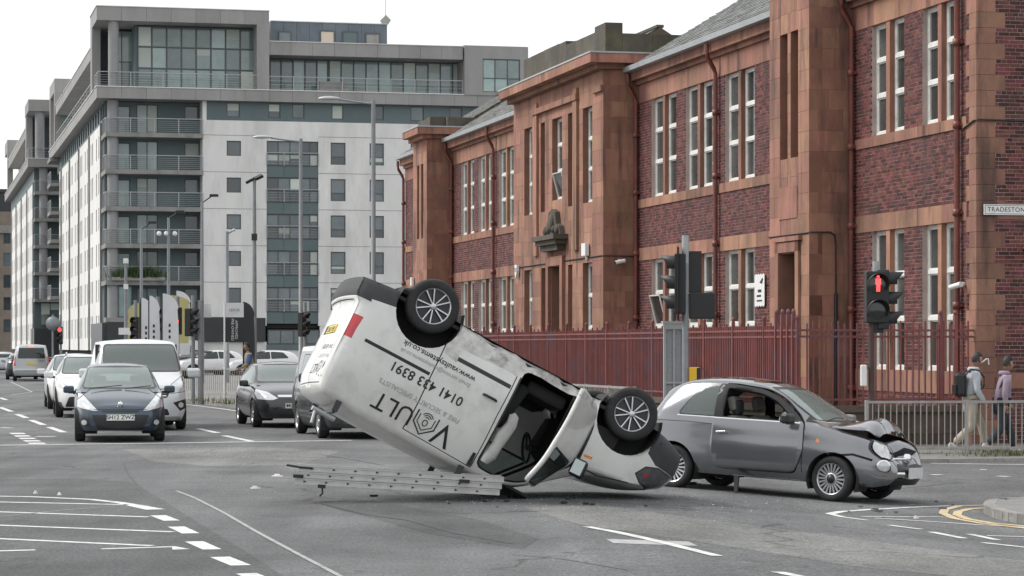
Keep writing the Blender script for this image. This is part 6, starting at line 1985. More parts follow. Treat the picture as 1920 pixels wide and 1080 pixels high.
DG = thing('waiting_van', 'dark grey van with pale roof waiting just left of the overturned van', 'van')
std_car(DG, sp, M_DGR, rpoly([(-.78, 1.22), (.78, 1.22), (.68, 1.72), (-.68, 1.72)], .06),
        [rpoly([(2.15, 1.15), (3.25, 1.15), (2.8, 1.58), (2.15, 1.63)], .06), rpoly([(1.1, 1.15), (2.05, 1.15), (2.05, 1.63), (1.1, 1.63)], .06)], None, [[(2.1, .35), (2.1, 1.65)], [(3.35, .4), (3.4, 1.1)], [(1.05, .4), (1.05, 1.68)]], extra=dvan_extra)
for sd in (1, -1): mirror(DG, 3.2, sd * .93, 1.18, sd, M_TRIM, 1.35)
front_at(DG, 697, 824, 4.55, TO_JUNC)
# silver taxi driving away
M_SLV = paintm('silver_paint', (.42, .43, .44), .6, .32)
def taxi_extra(B):
    xr_ = (-1, .5)
    for sd in (1, -1):
        tl_ = [(.80, .80), (.97, .80), (.97, 1.30), (.82, 1.30)]
        tl_ = tl_ if sd > 0 else sym(tl_)
        B.set(tl_, 'tail_lamp#%d' % sd, M_REDL, 'x', 0, xr=xr_); B.set([(-.1, .80), (.12, .80), (.10, 1.3), (-.1, 1.3)], 'tail_lamp#%d' % sd, M_REDL, 'y', sd, xr=xr_, nmin=.5)
    B.set([(-.9, .52), (.9, .52), (.9, .56), (-.9, .56)], 'bumper_line', M_SEAM, 'x', 0, xr=xr_)
    B.set([(-.13, 1.80), (.13, 1.80), (.13, 1.84), (-.13, 1.84)], 'high_brake_lamp', mat('lit_brake_lamp', (.8, .1, .05), .3, emit=(1, .12, .05, 1.5)), 'x', 0, xr=xr_)
sp = spec(4.8, 1.9, 1.93, .325, (.85, 3.85), [(0, 1.78), (.1, 1.85), (.5, 1.92), (2.6, 1.93), (3.0, 1.86), (3.9, 1.2), (4.3, 1.1), (4.65, 1.0), (4.8, .9)], 1.1, (2.8, 4.0), tail_w=.88, nose_w=.74, roof_w=.78, hood_w=.82, nx=36, tail=[(.2, .04), (.5, -.02), (.6, .02), (1.1, .03), (1.9, .18)])
TX = thing('taxi', 'silver people carrier taxi driving away down the street on the left', 'taxi')
std_car(TX, sp, M_SLV, rpoly([(-.78, 1.25), (.78, 1.25), (.68, 1.75), (-.68, 1.75)], .06), [rpoly([(1.9, 1.15), (3.3, 1.15), (2.9, 1.65), (1.9, 1.68)], .06), rpoly([(.4, 1.15), (1.8, 1.15), (1.8, 1.68), (.45, 1.66)], .06)],
        rpoly([(-.70, 1.18), (.70, 1.18), (.64, 1.74), (-.64, 1.74)], .06), [], extra=taxi_extra, seats=False, glass=M_CGD)
plate(TX, -.10, 0, .92, '', front=False)
for sd in (1, -1): mirror(TX, 3.6, sd * .95, 1.15, sd, M_SLV, 1.3)
def rear_at(root, u, v, heading):
    p = gp(u, v); root.location = p; root.rotation_euler = (0, 0, heading)
obj('lettering', text_mesh('TAXI', .16), M_INK, TX, (-.105, -.50, 1.07), (R(90), 0, R(-90)))
AWAY = math.atan2(DV.y, DV.x)
rear_at(TX, 59, 715, AWAY + R(-2))
# parked and distant cars
def simple(name, label, paint, u, v, heading, kind='hatch', group=None, front=True):
    t = thing(name, label, 'car', group=group)
    if kind == 'suv': std_car(t, suv_spec(), paint, SUV_WS, SUV_SIDES, rpoly([(-.5, 1.2), (.5, 1.2), (.45, 1.48), (-.45, 1.48)], .05), [], extra=suv_extra, seats=False, glass=M_CGD)
    else: std_car(t, hatch_spec(36), paint, H_WS, H_SIDES, rpoly([(-.52, 1.05), (.52, 1.05), (.47, 1.3), (-.47, 1.3)], .05), [], extra=astra_extra, seats=False, glass=M_CGD)
    for sd in (1, -1): mirror(t, 2.88, sd * .88, 1.0, sd, paint)
    p = gp(u, v); t.location = p; t.rotation_euler = (0, 0, heading)
    return t
simple('distant_car', 'dark car just left of the taxi on the far street', M_BLKC, 41, 712, AWAY + R(-2))
simple('distant_car', 'pale car farthest away at the left edge of the street', M_SLV, 8, 700, AWAY + R(-1))
simple('parked_car', 'white crossover parked on the forecourt under the black feather banner', M_WHT, 452, 706, R(-150), 'suv', 'white cars on the forecourt')
simple('parked_car', 'white crossover parked rightmost on the forecourt, seen over the black hatchback', M_WHT, 560, 707, R(-165), 'suv', 'white cars on the forecourt')
simple('parked_car', 'black car parked on the forecourt next to the white van', M_BLKC, 402, 703, R(-118), 'suv')
# white panel van far back on the forecourt
simple_t = thing('parked_van', 'white panel van parked far back behind the traffic lights', 'van')
sp = spec(5.0, 1.96, 2.25, .335, (.95, 4.05), [(0, 2.1), (.1, 2.2), (.5, 2.25), (3.0, 2.25), (3.35, 2.18), (3.6, 2.0), (4.25, 1.35), (4.5, 1.2), (4.85, 1.1), (5.0, 1.0)], 1.25, (3.2, 4.35), nose_w=.78, tail_w=.9, roof_w=.82, hood_w=.84, nx=34, tail=[(.2, .04), (.5, 0), (1.0, .02), (1.9, .06)])
std_car(simple_t, sp, M_WHT, rpoly([(-.84, 1.40), (.84, 1.40), (.76, 2.02), (-.76, 2.02)], .06), [rpoly([(2.75, 1.3), (3.85, 1.3), (3.4, 1.85), (2.75, 1.9)], .06)], None, [], seats=False, glass=M_CGD)
p = gp(352, 700); simple_t.location = p; simple_t.rotation_euler = (0, 0, R(-95))
# ---------------------------------------------------------------- railings, signals, lamps, banners
M_RED = mat('red_railing_paint', (0.175, 0.046, 0.040), 0.6, var=0.25, vscale=3, dirt=(0.10, 0.085, 0.12), dirt_amt=0.75, dirt_scale=1.1, rand=0.22)
M_WALL = mat('dark_wall_stone', (0.085, 0.058, 0.05), 0.9, var=0.3, vscale=3, rand=0.25, bump=0.6, bscale=18, dirt=(0.07, 0.085, 0.03), dirt_amt=0.75, dirt_scale=1.5)
PZ = -0.18
BWALL = thing('boundary_wall', 'low dark mossy stone wall carrying the red railings', 'wall', (CB.x, CB.y, 0), RZ_ST)
def wall_run(along, a0, a1, c, h0, h1):
    """two courses of stones and a coping; along 's' or 'n'"""
    def bx(u0, u1, t, z0, z1, nm):
        if along == 's': piece(nm, BWALL, u0, u1, c - t, c + t, z0, z1, M_WALL)
        else: piece(nm, BWALL, c - t, c + t, u0, u1, z0, z1, M_WALL)
    for r_ in range(2):
        x = a0
        while x < a1 - 0.05:
            w = rnd.uniform(0.45, 0.8); e = min(a1, x + w)
            if a1 - e < 0.2: e = a1
            z0 = h0 + (h1 - 0.12 - h0) * r_ / 2; z1 = h0 + (h1 - 0.12 - h0) * (r_ + 1) / 2
            bx(x + 0.005, e - 0.005, 0.16 + rnd.uniform(-0.012, 0.012), z0 + 0.004, z1 - 0.004, 'stone')
            x = e
    x = a0
    while x < a1 - 0.05:
        e = min(a1, x + 0.95); bx(x + 0.004, e - 0.004, 0.21, h1 - 0.12, h1, 'coping_stone'); x = e
WT = 0.68
wall_run('n', 0.25, 3.75, 0.1, PZ - 0.1, WT)
wall_run('s', 0.32, 40.0, 3.6, PZ - 0.1, WT)
FEN = thing('red_railings', 'long dark red iron railings on the low wall in front of the sandstone building', 'railings', (CB.x, CB.y, 0), RZ_ST)
def bar(x, y, z0, z1, t, name='bar'):
    piece(name, FEN, x - t, x + t, y - t, y + t, z0, z1, M_RED)
far_bars = MB()
nb = 0
y = 0.16
while y < 3.5:
    bar(0.1, y, WT, 2.24 + (0.05 if int(y / 0.13) % 2 else 0), 0.014); nb += 1; y += 0.125
s = 0.25
pos = []
while s < 44:
    pos.append(s); s += 0.115
for i, s in enumerate(pos):
    zt = 2.26 if i % 4 == 0 else 2.20
    if nb < 296: bar(s, 3.6, WT, zt, 0.015); nb += 1
    else: far_bars.box(s - .015, s + .015, 3.585, 3.615, WT, zt)
if far_bars.v: tag(far_bars.build('far_bars', M_RED, FEN, fix=False), kind='stuff')
for z in (0.80, 1.99, 2.11):
    piece('rail', FEN, 0.08, 0.12, 0.05, 3.62, z - 0.02, z + 0.02, M_RED)
    piece('rail', FEN, 0.121, 44, 3.58, 3.62, z - 0.019, z + 0.019, M_RED)
for i in range(23):
    s = 0.1 + i * 1.93
    o = MB().box(s - .03, s + .03, 3.57, 3.63, WT - .3, 2.30).lathe([(.001, 2.40), (.03, 2.385), (.042, 2.35), (.03, 2.315), (.03, 2.30)], 'z', 8, (s, 3.6, 0)).build('post', M_RED, FEN)
for s in (0.32, 0.62, 0.95, 1.3):
    MB().box(s - .032, s + .032, 3.56, 3.64, PZ, 2.42).lathe([(.001, 2.52), (.032, 2.505), (.044, 2.46), (.032, 2.42)], 'z', 8, (s, 3.6, 0)).build('gate_post', M_RED, FEN)
for y in (0.42, 0.72):
    MB().box(.05, .15, y - .03, y + .03, WT, 2.40).lathe([(.001, 2.5), (.04, 2.48), (.05, 2.44), (.035, 2.40)], 'z', 8, (.1, y, 0)).build('post', M_RED, FEN)
# pedestrian guard rails
M_GALVD = mat('weathered_galvanised', (0.33, 0.325, 0.31), 0.6, 0.2, var=0.15, vscale=5, dirt=(0.14, 0.13, 0.11), dirt_amt=0.5, dirt_scale=4)
def guardrail(label, a, b, z, h=1.0, step=0.112, group='guard rails', post=1.85, infill=True):
    a, b = Vector(a), Vector(b); d = b - a; L_ = d.length
    t = thing('guard_rail', label, 'guard rail', (a.x, a.y, z), math.atan2(d.y, d.x), group)
    for zz in (h - 0.025, 0.13): piece('rail', t, 0, L_, -0.022, 0.022, zz - 0.022, zz + 0.022, M_GALVD)
    n = max(1, int(round(L_ / post)))
    for i in range(n + 1): piece('post', t, L_ * i / n - 0.028, L_ * i / n + 0.028, -0.029, 0.029, -0.05, h + 0.012, M_GALVD)
    if infill:
        k = int(L_ / step)
        for i in range(1, k):
            x = L_ * i / k
            if min(abs(x - L_ * j / n) for j in range(n + 1)) < 0.05: continue
            piece('infill_bar', t, x - 0.0085, x + 0.0085, -0.0085, 0.0085, 0.15, h - 0.045, M_GALVD)
    return t
guardrail('grey steel guard rail at the kerb in front of the two walking people', (6.42, 46.35), (12.0, 47.2), PZ)
g0, g1 = st(3.2, 5.9), st(22, 5.9)
guardrail('grey steel guard rail on the footway behind the overturned van', (g0.x, g0.y), (g1.x, g1.y), 0.0, step=0.13)
g0, g1 = gp(338, 744), gp(560, 752)
guardrail('grey steel guard rail round the forecourt corner behind the black hatchback', (g0.x, g0.y), (g1.x, g1.y), 0.1, h=0.95, step=0.16)
# traffic signals
M_SIG = mat('signal_black', (0.014, 0.014, 0.015), 0.5, var=0.2, vscale=5)
M_POLE = mat('grey_pole_paint', (0.23, 0.245, 0.255), 0.5, 0.1, var=0.1, vscale=4, dirt=(0.13, 0.13, 0.13), dirt_amt=0.4, dirt_scale=3)
M_LENS = mat('dark_lens', (0.02, 0.025, 0.022), 0.15, coat=0.5)
M_LITR = mat('lit_red_lamp', (0.9, 0.05, 0.04), 0.4, emit=(1.0, 0.05, 0.05, 1.6))
M_YELB = mat('yellow_box', (0.70, 0.42, 0.02), 0.45)
def head(parent, loc, rz, n=3, lit=None, w=0.30, step=0.32, board=False, visor=0.26, name='signal_head'):
    """signal head facing local -y, hung with its middle at loc"""
    h = n * step
    o = MB().box(-w / 2, w / 2, 0, 0.20, -h / 2, h / 2).build(name, M_SIG, parent, loc, (0, 0, rz), bevel=0.02)
    if board: MB().box(-w / 2 - 0.14, w / 2 + 0.14, 0.05, 0.07, -h / 2 - 0.12, h / 2 + 0.12).build('backing_board', M_SIG, o)
    for i in range(n):
        z = h / 2 - step * (i + 0.5); r_ = min(w, step) * 0.42
        MB().lathe([(r_, -0.004), (r_ * 0.6, -0.016), (0.001, -0.02)], 'y', 18, (0, 0, z)).build('lens', M_LITR if lit == i else M_LENS, o)
        v = MB(); k = 14; vs_ = []
        for j in range(k + 1):
            a = R(-35 + 250 * j / k); dep = visor * (0.55 + 0.45 * max(0.0, math.sin(a)))
            for rr, dd in ((r_ * 1.12, 0.0), (r_ * 1.12, -dep), (r_ * 1.06, -dep), (r_ * 1.06, 0.0)):
                vs_.append((rr * math.cos(a), dd, z + rr * math.sin(a)))
        fs = []
        for j in range(k):
            for q in range(3): fs.append((4 * j + q, 4 * j + 4 + q, 4 * j + 5 + q, 4 * j + 1 + q))
        v.add(vs_, fs, True).build('visor', M_SIG, o, fix=False)
    return o
def pole(parent, h, r=0.057, z0=-0.1):
    MB().tube([(0, 0, z0), (0, 0, h)], r, 14).build('pole', M_POLE, parent)
# signal pole behind the grey car
y_ = 46.0; x_ = (1285 - 960) / F_PX * y_
SP1 = thing('traffic_signal', 'grey signal pole behind the small grey car with black heads seen from side and back', 'traffic light', (x_, y_, PZ))
pole(SP1, 3.75 - PZ - .0, 0.058); MB().tube([(0, 0, 3.30 - PZ), (0, 0, 3.80 - PZ)], 0.064, 14).build('pole_cap', M_GALV, SP1)
hd = head(SP1, (-0.19, 0.0, 2.93 - PZ), R(-96), 3, None, 0.32, 0.36, True)
MB().box(-0.2, 0.0, -0.03, 0.03, 2.55 - PZ, 2.6 - PZ).box(-0.2, 0.0, -0.03, 0.03, 3.25 - PZ, 3.3 - PZ).build('bracket', M_SIG, SP1)
MB().box(0.07, 0.53, -0.05, 0.16, 2.30 - PZ, 2.77 - PZ).build('crossing_head', M_SIG, SP1, bevel=0.02)
MB().box(0.07, 0.30, 0.10, 0.14, 2.72 - PZ, 3.52 - PZ).build('backing_board', M_SIG, SP1)
pb = MB().box(0.07, 0.26, -0.06, 0.12, 1.05 - PZ, 1.43 - PZ).build('push_button_box', M_YELB, SP1, bevel=0.02)
MB().box(0.20, 0.27, -0.061, 0.121, 1.06 - PZ, 1.42 - PZ).build('button_face', M_SIG, pb)
# crossing signal with the red figure
y_ = 46.6; x_ = (1634 - 960) / F_PX * y_
SP2 = thing('traffic_signal', 'crossing signal showing a red standing figure at the right of the small grey car', 'traffic light', (x_, y_, PZ))
MB().tube([(0, 0, -0.1), (0, 0, 2.25 - PZ)], 0.057, 12).build('pole', mat('brown_pole', (0.06, 0.035, 0.03), 0.6, var=0.3, vscale=3), SP2)
MB().tube([(0.10, 0.16, 2.9 - PZ), (0.10, 0.16, 3.36 - PZ)], 0.058, 12).tube([(0.1, 0.16, 2.1 - PZ), (0.1, 0.16, 2.9 - PZ)], 0.05, 10).build('pole_cap', M_GALV, SP2)
ch = head(SP2, (0.10, -0.12, 2.70 - PZ), R(4), 2, None, 0.42, 0.47, False, 0.20)
h2 = head(SP2, (0.33, 0.05, 2.66 - PZ), R(80), 3, None, 0.30, 0.36, False, 0.26)
MB().box(0.0, 0.22, -0.02, 0.15, 2.05 - PZ, 2.26 - PZ).build('bracket', M_SIG, SP2, bevel=0.01)
MB().box(-0.12, -0.04, -0.08, 0.04, 1.98 - PZ, 1.4 - PZ).build('button_bracket', M_GALV, SP2) if False else None
wb = MB().box(-0.20, -0.09, -0.07, 0.06, 1.08 - PZ, 1.47 - PZ).build('push_button_box', M_WHITEP, SP2, bevel=0.02)
# standing red figure in the upper lens
fg_ = MB()
fg_.lathe([(0.001, -0.026), (0.026, -0.026), (0.026, -0.022)], 'y', 12, (0, 0, 0.135))
fg_.prism([(-0.045, 0.10), (0.045, 0.10), (0.052, 0.0), (0.035, -0.005), (0.032, -0.135), (0.006, -0.135), (0.0, -0.02), (-0.006, -0.135), (-0.032, -0.135), (-0.035, -0.005), (-0.052, 0.0)], 'y', -0.028, -0.022)
fg_.build('red_figure', M_LITR, ch, (0, -0.004, 0.235))
# tall grey cabinet on the footway
CBN = thing('control_cabinet', 'tall narrow grey cabinet standing against the red railings', 'cabinet', ((1262 - 960) / F_PX * 47.2, 47.2, PZ), R(6))
M_CAB = mat('cabinet_grey', (0.33, 0.34, 0.345), 0.55, 0.1, var=0.1, vscale=6, dirt=(0.2, 0.2, 0.19), dirt_amt=0.5, dirt_scale=3)
MB().box(-0.17, 0.17, -0.08, 0.10, 0, 2.36).build('case', mat('cabinet_panel', (0.27, 0.28, 0.285), 0.6, var=0.15, vscale=20), CBN)
for a, b, c, d in ((-0.19, -0.15, 0, 2.40), (0.15, 0.19, 0, 2.40), (-0.018, 0.018, 0, 2.3), (-0.15, 0.15, 2.30, 2.40), (-0.15, 0.15, 1.30, 1.335), (-0.15, 0.15, 0.0, 0.08)):
    piece('frame_bar', CBN, a, b, -0.12 if a < -.02 or b > .02 else -0.115, -0.081, c, d, M_CAB)
piece('cap', CBN, -0.205, 0.205, -0.13, 0.12, 2.401, 2.45, M_CAB)
# street lamps
def street_lamp(label, u, y, v_top, u_head, group='street lamps'):
    x = (u - 960) / F_PX * y; h = H_CAM + (650 - v_top) * y / F_PX
    t = thing('street_lamp', label, 'street lamp', (x, y, 0), 0, group)
    MB().tube([(0, 0, -0.1), (0, 0, 1.6), (0, 0, 1.62), (0, 0, h)], [0.11, 0.11, 0.085, 0.07], 14).build('pole', M_POLE, t)
    a = (u_head - u) / F_PX * y
    MB().tube([(0, 0, h - 0.12), (a * 0.3, 0, h - 0.06), (a * 0.65, 0, h + 0.03)], 0.035, 10).build('arm', M_POLE, t)
    L_ = abs(a) * 0.42; sg = 1 if a > 0 else -1
    vs_ = []; prof = [(0, .03, .03), (.15, .09, .06), (.45, .15, .09), (.75, .14, .08), (.95, .07, .045), (1.0, .01, .01)]
    m_ = MB(); n = 14
    for (q, ry, rz) in prof:
        for k in range(n):
            an = 2 * math.pi * k / n
            vs_.append((a * 0.62 + sg * L_ * q, ry * math.cos(an), h + 0.05 + rz * math.sin(an) * (1.0 if math.sin(an) > 0 else 0.6)))
    m_.add(vs_, [(i * n + k, i * n + (k + 1) % n, (i + 1) * n + (k + 1) % n, (i + 1) * n + k) for i in range(len(prof) - 1) for k in range(n)], True)
    m_.build('lamp_head', mat('lamp_grey', (0.40, 0.41, 0.41), 0.4, 0.1), t)
    return t
street_lamp('tall grey street lamp standing behind the tail of the overturned van', 700, 84, 188, 600)
street_lamp('tall grey street lamp in front of the glazed bay of the white flats', 564, 100, 260, 477)
street_lamp('small street lamp in front of the white flats nearest the black banner', 426, 120, 434, 441)
def mast(label, u, y, v_top, kind):
    x = (u - 960) / F_PX * y; h = H_CAM + (650 - v_top) * y / F_PX
    t = thing('mast', label, 'mast', (x, y, 0), 0, 'tall masts along the forecourt')
    MB().tube([(0, 0, 0), (0, 0, h * .5), (0, 0, h)], [0.10, 0.08, 0.06], 12).build('pole', M_POLE, t)
    if kind == 'flood':
        for sx in (-1, 1):
            MB().box(-.16, .16, -.10, .10, -.05, .05).build('floodlight', M_SIG, t, (sx * .16, -.05 * sx, h + .05 + .06 * sx), (R(20), R(-25), R(20 * sx)))
        MB().box(-.1, .1, -.08, .08, h * .72, h * .72 + .25).build('junction_box', M_SIG, t)
    elif kind == 'camera':
        MB().box(-.1, .1, -.1, .1, h - .1, h + .12).build('camera_housing', M_WHITEP, t, bevel=.02)
        MB().box(-.09, .09, -.09, .09, h * .78, h * .78 + .22).build('junction_box', M_WHITEP, t)
        MB().box(-.3, .3, -.12, .12, h * .42, h * .42 + .3).build('sign_box', M_WHITEP, t)
    else:
        MB().tube([(0, 0, h - .05), (.25, 0, h + .12), (.5, 0, h + .3)], .03, 8).box(.35, .75, -.08, .08, h + .22, h + .34).build('lamp_head', M_SIG, t)
        for sx in (-.45, -.1, .3):
            if kind == 'spots': MB().lathe([(.001, -.12), (.1, -.1), (.12, .0), (.06, .1)], 'z', 10, (sx, 0, h - .75)).build('spotlight', M_WHITEP, t)
    return t
mast('grey mast with twin black floodlights beside the white flats', 477, 95, 338, 'flood')
mast('grey mast with angled lamp left of the white render wall', 379, 118, 378, 'lamp')
mast('grey mast with three white spotlights before the balconies', 316, 122, 408, 'spots')
mast('slim grey mast with lamp in front of the balcony column', 265, 126, 428, 'lamp')
mast('slim mast with white camera boxes above the left traffic lights', 236, 112, 490, 'camera')
# distant traffic signals
def far_signal(label, u, y, v_top, rz, n=3, lit=None, tall=3.4, extra=None):
    x = (u - 960) / F_PX * y
    t = thing('traffic_signal', label, 'traffic light', (x, y, 0.1), 0)
    pole(t, tall - .1, 0.06)
    zc = H_CAM + (650 - v_top) * y / F_PX - n * 0.17
    head(t, (0.0, -0.28, zc - .1), rz, n, lit, 0.26, 0.29, False, 0.24)
    return t
fs_ = far_signal('black signal with a filter arrow head, right of the camera mast', 254, 88, 590, R(-6))
far_signal('black signal head seen side on between the feather banners', 296, 82, 572, R(70))
far_signal('black signal head with lit red lamp above the queuing van', 333, 82, 572, R(-10), lit=1)
far_signal('black signal head on the grey pole beside the small white flag', 362, 80, 574, R(75))
far_signal('distant black signal head with lit red lamp beside the round sign', 114, 128, 610, R(0), 3, 0)
far_signal('black signal head standing alone in front of the dark shop windows', 572, 92, 582, R(60))
ps = thing('signal_pole', 'plain grey pole beside the small white flag near the guard rail', 'pole', ((376.5 - 960) / F_PX * 80, 80, .1))
pole(ps, 3.15, 0.09)
rs = thing('round_sign', 'grey back of a round road sign at the far left', 'sign', ((99 - 960) / F_PX * 128, 128, 0))
MB().tube([(0, 0, 0), (0, 0, 3.4)], .05, 8).build('pole', M_POLE, rs); MB().lathe([(.001, -.08), (.36, -.08), (.36, -.06), (.001, -.06)], 'y', 24, (0.02, 0, 2.95)).build('disc', M_POLE, rs)
# feather banners and flags of the forecourt
def feather(label, u, y, v_top, h, col, lean=1, w=0.62, mark=True, rz=0.0, tip=0.0):
    x = (u - 960) / F_PX * y; zt = H_CAM + (650 - v_top) * y / F_PX
    t = thing('feather_banner', label, 'banner', (x, y, zt - h), rz, 'feather banners on the forecourt')
    pts = [(0, 0), (w * .9, 0.0)]
    n = 10
    right = [(w * (0.9 + .1 * math.sin(i / n * 3)), h * .80 * i / n) for i in range(n + 1)]
    arc = [(w * math.cos(R(a)) , h * .80 + h * .20 * math.sin(R(a))) for a in range(10, 91, 10)]
    left = [(0, h * .98), (0, 0)]
    poly = [(0, .0)] + right + arc + [(0, h)]
    poly = [(lean * a + tip * (b / h) ** 2, b) for a, b in poly]
    m_ = MB(); nv = len(poly)
    m_.prism(poly, 'y', -.006, .006)
    m_.build('sail', col, t)
    MB().tube([(tip * ((b / h) ** 2), 0, b) for b in [h * k / 8 - (0.9 if k == 0 else 0) for k in range(9)]], .02, 6).build('pole', M_SIG, t)
    if mark:
        for i in range(7):
            MB().box(lean * w * .45 - .03, lean * w * .45 + .03, -.011, -.0065, h * (.18 + .07 * i), h * (.18 + .07 * i) + .09).build('print', M_INK, t)
    return t
M_FW = mat('banner_white', (.62, .63, .64), .7, var=.1, vscale=2); M_FY = mat('banner_yellow', (.45, .41, .18), .7, var=.1, vscale=2); M_FB = mat('banner_black', (.018, .02, .022), .55, var=.2, vscale=2)
feather('small yellow feather banner leftmost in the group', 262, 116, 568, 2.4, M_FY, -1, .55, False)
feather('white feather banner with dark print beside the yellow one at left', 264, 78, 558, 2.4, M_FW, 1, .36)
feather('second white feather banner with dark print, leaning right', 279, 77, 554, 2.4, M_FW, 1, .34)
feather('broad white feather banner in the middle of the group', 304, 76.5, 550, 2.5, M_FW, 1, .5)
feather('yellow feather banner with black edge behind the red signal', 314, 106, 553, 2.0, M_FY, 1, .95, False)
feather('plain white feather banner rightmost in the white group', 330, 120, 545, 3.0, M_FW, 1, .7, False)
feather('tall black feather banner standing by the parked white cars', 456, 88, 566, 2.7, M_FB, 1, .40, False)
def flag(label, u, y, v_top, w, parts, base):
    x = (u - 960) / F_PX * y; zt = H_CAM + (650 - v_top) * y / F_PX
    t = thing('flag', label, 'flag', (x, y, 0), 0)
    MB().tube([(0, 0, base), (0, 0, zt + .03)], .028, 8).build('pole', M_WHITEP, t)
    z = zt
    for (hh, m, txt, sz, rot) in parts:
        n = 8; vs_ = []
        for i in range(n + 1):
            for zz in (z, z - hh): vs_.append((.03 + w * i / n, .03 * math.sin(4 * i / n + zz * 2), zz))
        MB().add(vs_, [(2 * i, 2 * i + 2, 2 * i + 3, 2 * i + 1) for i in range(n)], True).build('cloth', m, t, fix=False)
        if txt:
            me = text_mesh(txt, sz, spacing=1.0)
            obj('lettering', me, M_INK if m is M_FW else M_FW, t, (.03 + w / 2, -.05, z - hh / 2), (R(90), R(90) if rot else 0, 0))
        z -= hh
    return t
flag('flag with white top and black panel reading approved pre-owned by the guard rail', 421, 84, 568, .60, [(.47, M_FW, 'LEXUS', .12, False), (.82, M_FB, 'APPROVED\nPRE-OWNED', .125, True)], 0.0)
flag('small white flag on the grey pole near the queuing silver van', 378, 80.4, 570, .28, [(.42, M_FW, '', .08, False)], 0.0)
# plants: planter on a balcony and weeds along the kerb
M_LEAF = mat('leaf_green', (.05, .085, .03), .6, var=.4, vscale=6, rand=.3)
M_WEED = mat('dry_weed', (.13, .14, .06), .7, var=.3, vscale=8, rand=.4)
def tuft(n, spread, h, seed, w=.012):
    r_ = random.Random(seed); m_ = MB()
    for i in range(n):
        x, y = r_.gauss(0, spread[0]), r_.gauss(0, spread[1]); a = r_.uniform(0, 6.28); hh = h * r_.uniform(.4, 1.1); le = r_.uniform(.1, .6) * hh
        dx, dy = math.cos(a), math.sin(a)
        m_.add([(x - dy * w, y + dx * w, 0), (x + dy * w, y - dx * w, 0), (x + dx * le * .5 + dy * w * .7, y + dy * le * .5 - dx * w * .7, hh * .6), (x + dx * le, y + dy * le, hh)], [(0, 1, 2), (0, 2, 3)])
    return m_
for i, (u, v, n, h) in enumerate(((1775, 855, 60, .10), (1862, 853, 120, .14), (1900, 856, 140, .16), (1750, 840, 40, .12), (1830, 857, 50, .08), (380, 752, 60, .2), (440, 758, 90, .25), (404, 756, 40, .15))):
    y_ = (H_CAM - (PZ if u > 900 else .12)) * F_PX / (v - 650); x_ = (u - 960) / F_PX * y_
    wd = tuft(n, (.28, .07), h, i).build('weeds', M_WEED, None, (x_, y_, PZ if u > 900 else .12), fix=False)
    tag(wd, 'low tufts of weeds and dry grass along the kerb', 'weeds', 'kerb weeds', 'stuff')
q = CM + PV * 2.4 + Vector((0, 0, 6.8)) - DV * 0.1
bp_ = thing('balcony_planter', 'green shrubs in a planter on the lowest corner balcony of the flats', 'plant', q, RZ_ST - R(90))
MB().box(-2.0, 2.0, -.2, .1, .0, .25).build('planter', M_CONC, bp_)
tuft(500, (.85, .1), 1.0, 5, .05).build('foliage', M_LEAF, bp_, (0, -.05, .2), fix=False)
# ---------------------------------------------------------------- crash debris
M_SHARD = mat('glass_shard', (.50, .57, .55), .1, coat=.5)
dr = random.Random(11)
sh = MB()
for i in range(1300):
    k = dr.random()
    if k < .45: u, v = dr.gauss(430, 110), dr.gauss(852, 9)
    elif k < .8: u, v = dr.gauss(960, 130), dr.gauss(930, 9)
    else: u, v = dr.gauss(1330, 200), dr.gauss(945, 16)
    if v < 835 or v > 1070: continue
    p = gp(u, v); r_ = dr.uniform(.003, .010); a = dr.uniform(0, 6.28)
    q = [(p.x + r_ * math.cos(a + b), p.y + r_ * math.sin(a + b), p.z + .004 + dr.uniform(0, .012)) for b in (0, 2.1, 4.2)]
    sh.add(q + [(p.x, p.y, p.z + .004 + r_)], [(0, 1, 3), (1, 2, 3), (2, 0, 3)])
tag(sh.build('glass_fragments', M_SHARD, None, fix=False), 'scattered crumbs of broken glass on the road round the overturned van', 'debris', None, 'stuff')
for i, (u, v, sx, m, lab) in enumerate(((478, 917, .09, M_WHITEP, 'small white plastic scrap on the road left of the ladder'), (520, 894, .13, M_WHITEP, 'flat white plastic strip on the road by the ladder end'), (67, 926, .05, M_WHITEP, 'tiny white scrap on the road just above the hatching'), (112, 929, .06, M_WHITEP, 'small white scrap on the road above the hatched lines'), (1298, 909, .14, M_TRIM, 'black plastic fragment under the rear wheel of the grey car'), (965, 932, .10, M_TRIM, 'black plastic fragment at the end of the ladder'), (1717, 973, .05, M_WHITEP, 'tiny white scrap among the side road markings'), (1080, 934, .08, M_TRIM, 'dark plastic shard in front of the van nose'))):
    p = gp(u, v); m_ = MB()
    pl = [(sx * math.cos(a) * dr.uniform(.5, 1), sx * .5 * math.sin(a) * dr.uniform(.5, 1)) for a in (0, .9, 1.9, 2.9, 4, 5.1)]
    m_.prism(pl, 'z', .004, .02).prism([(c * .5, d * .5 + .004) for c, d in pl], 'z', .021, .04)
    tag(m_.build('debris_piece', m, None, p, (0, 0, dr.uniform(0, 3))), lab, 'debris', 'crash debris')

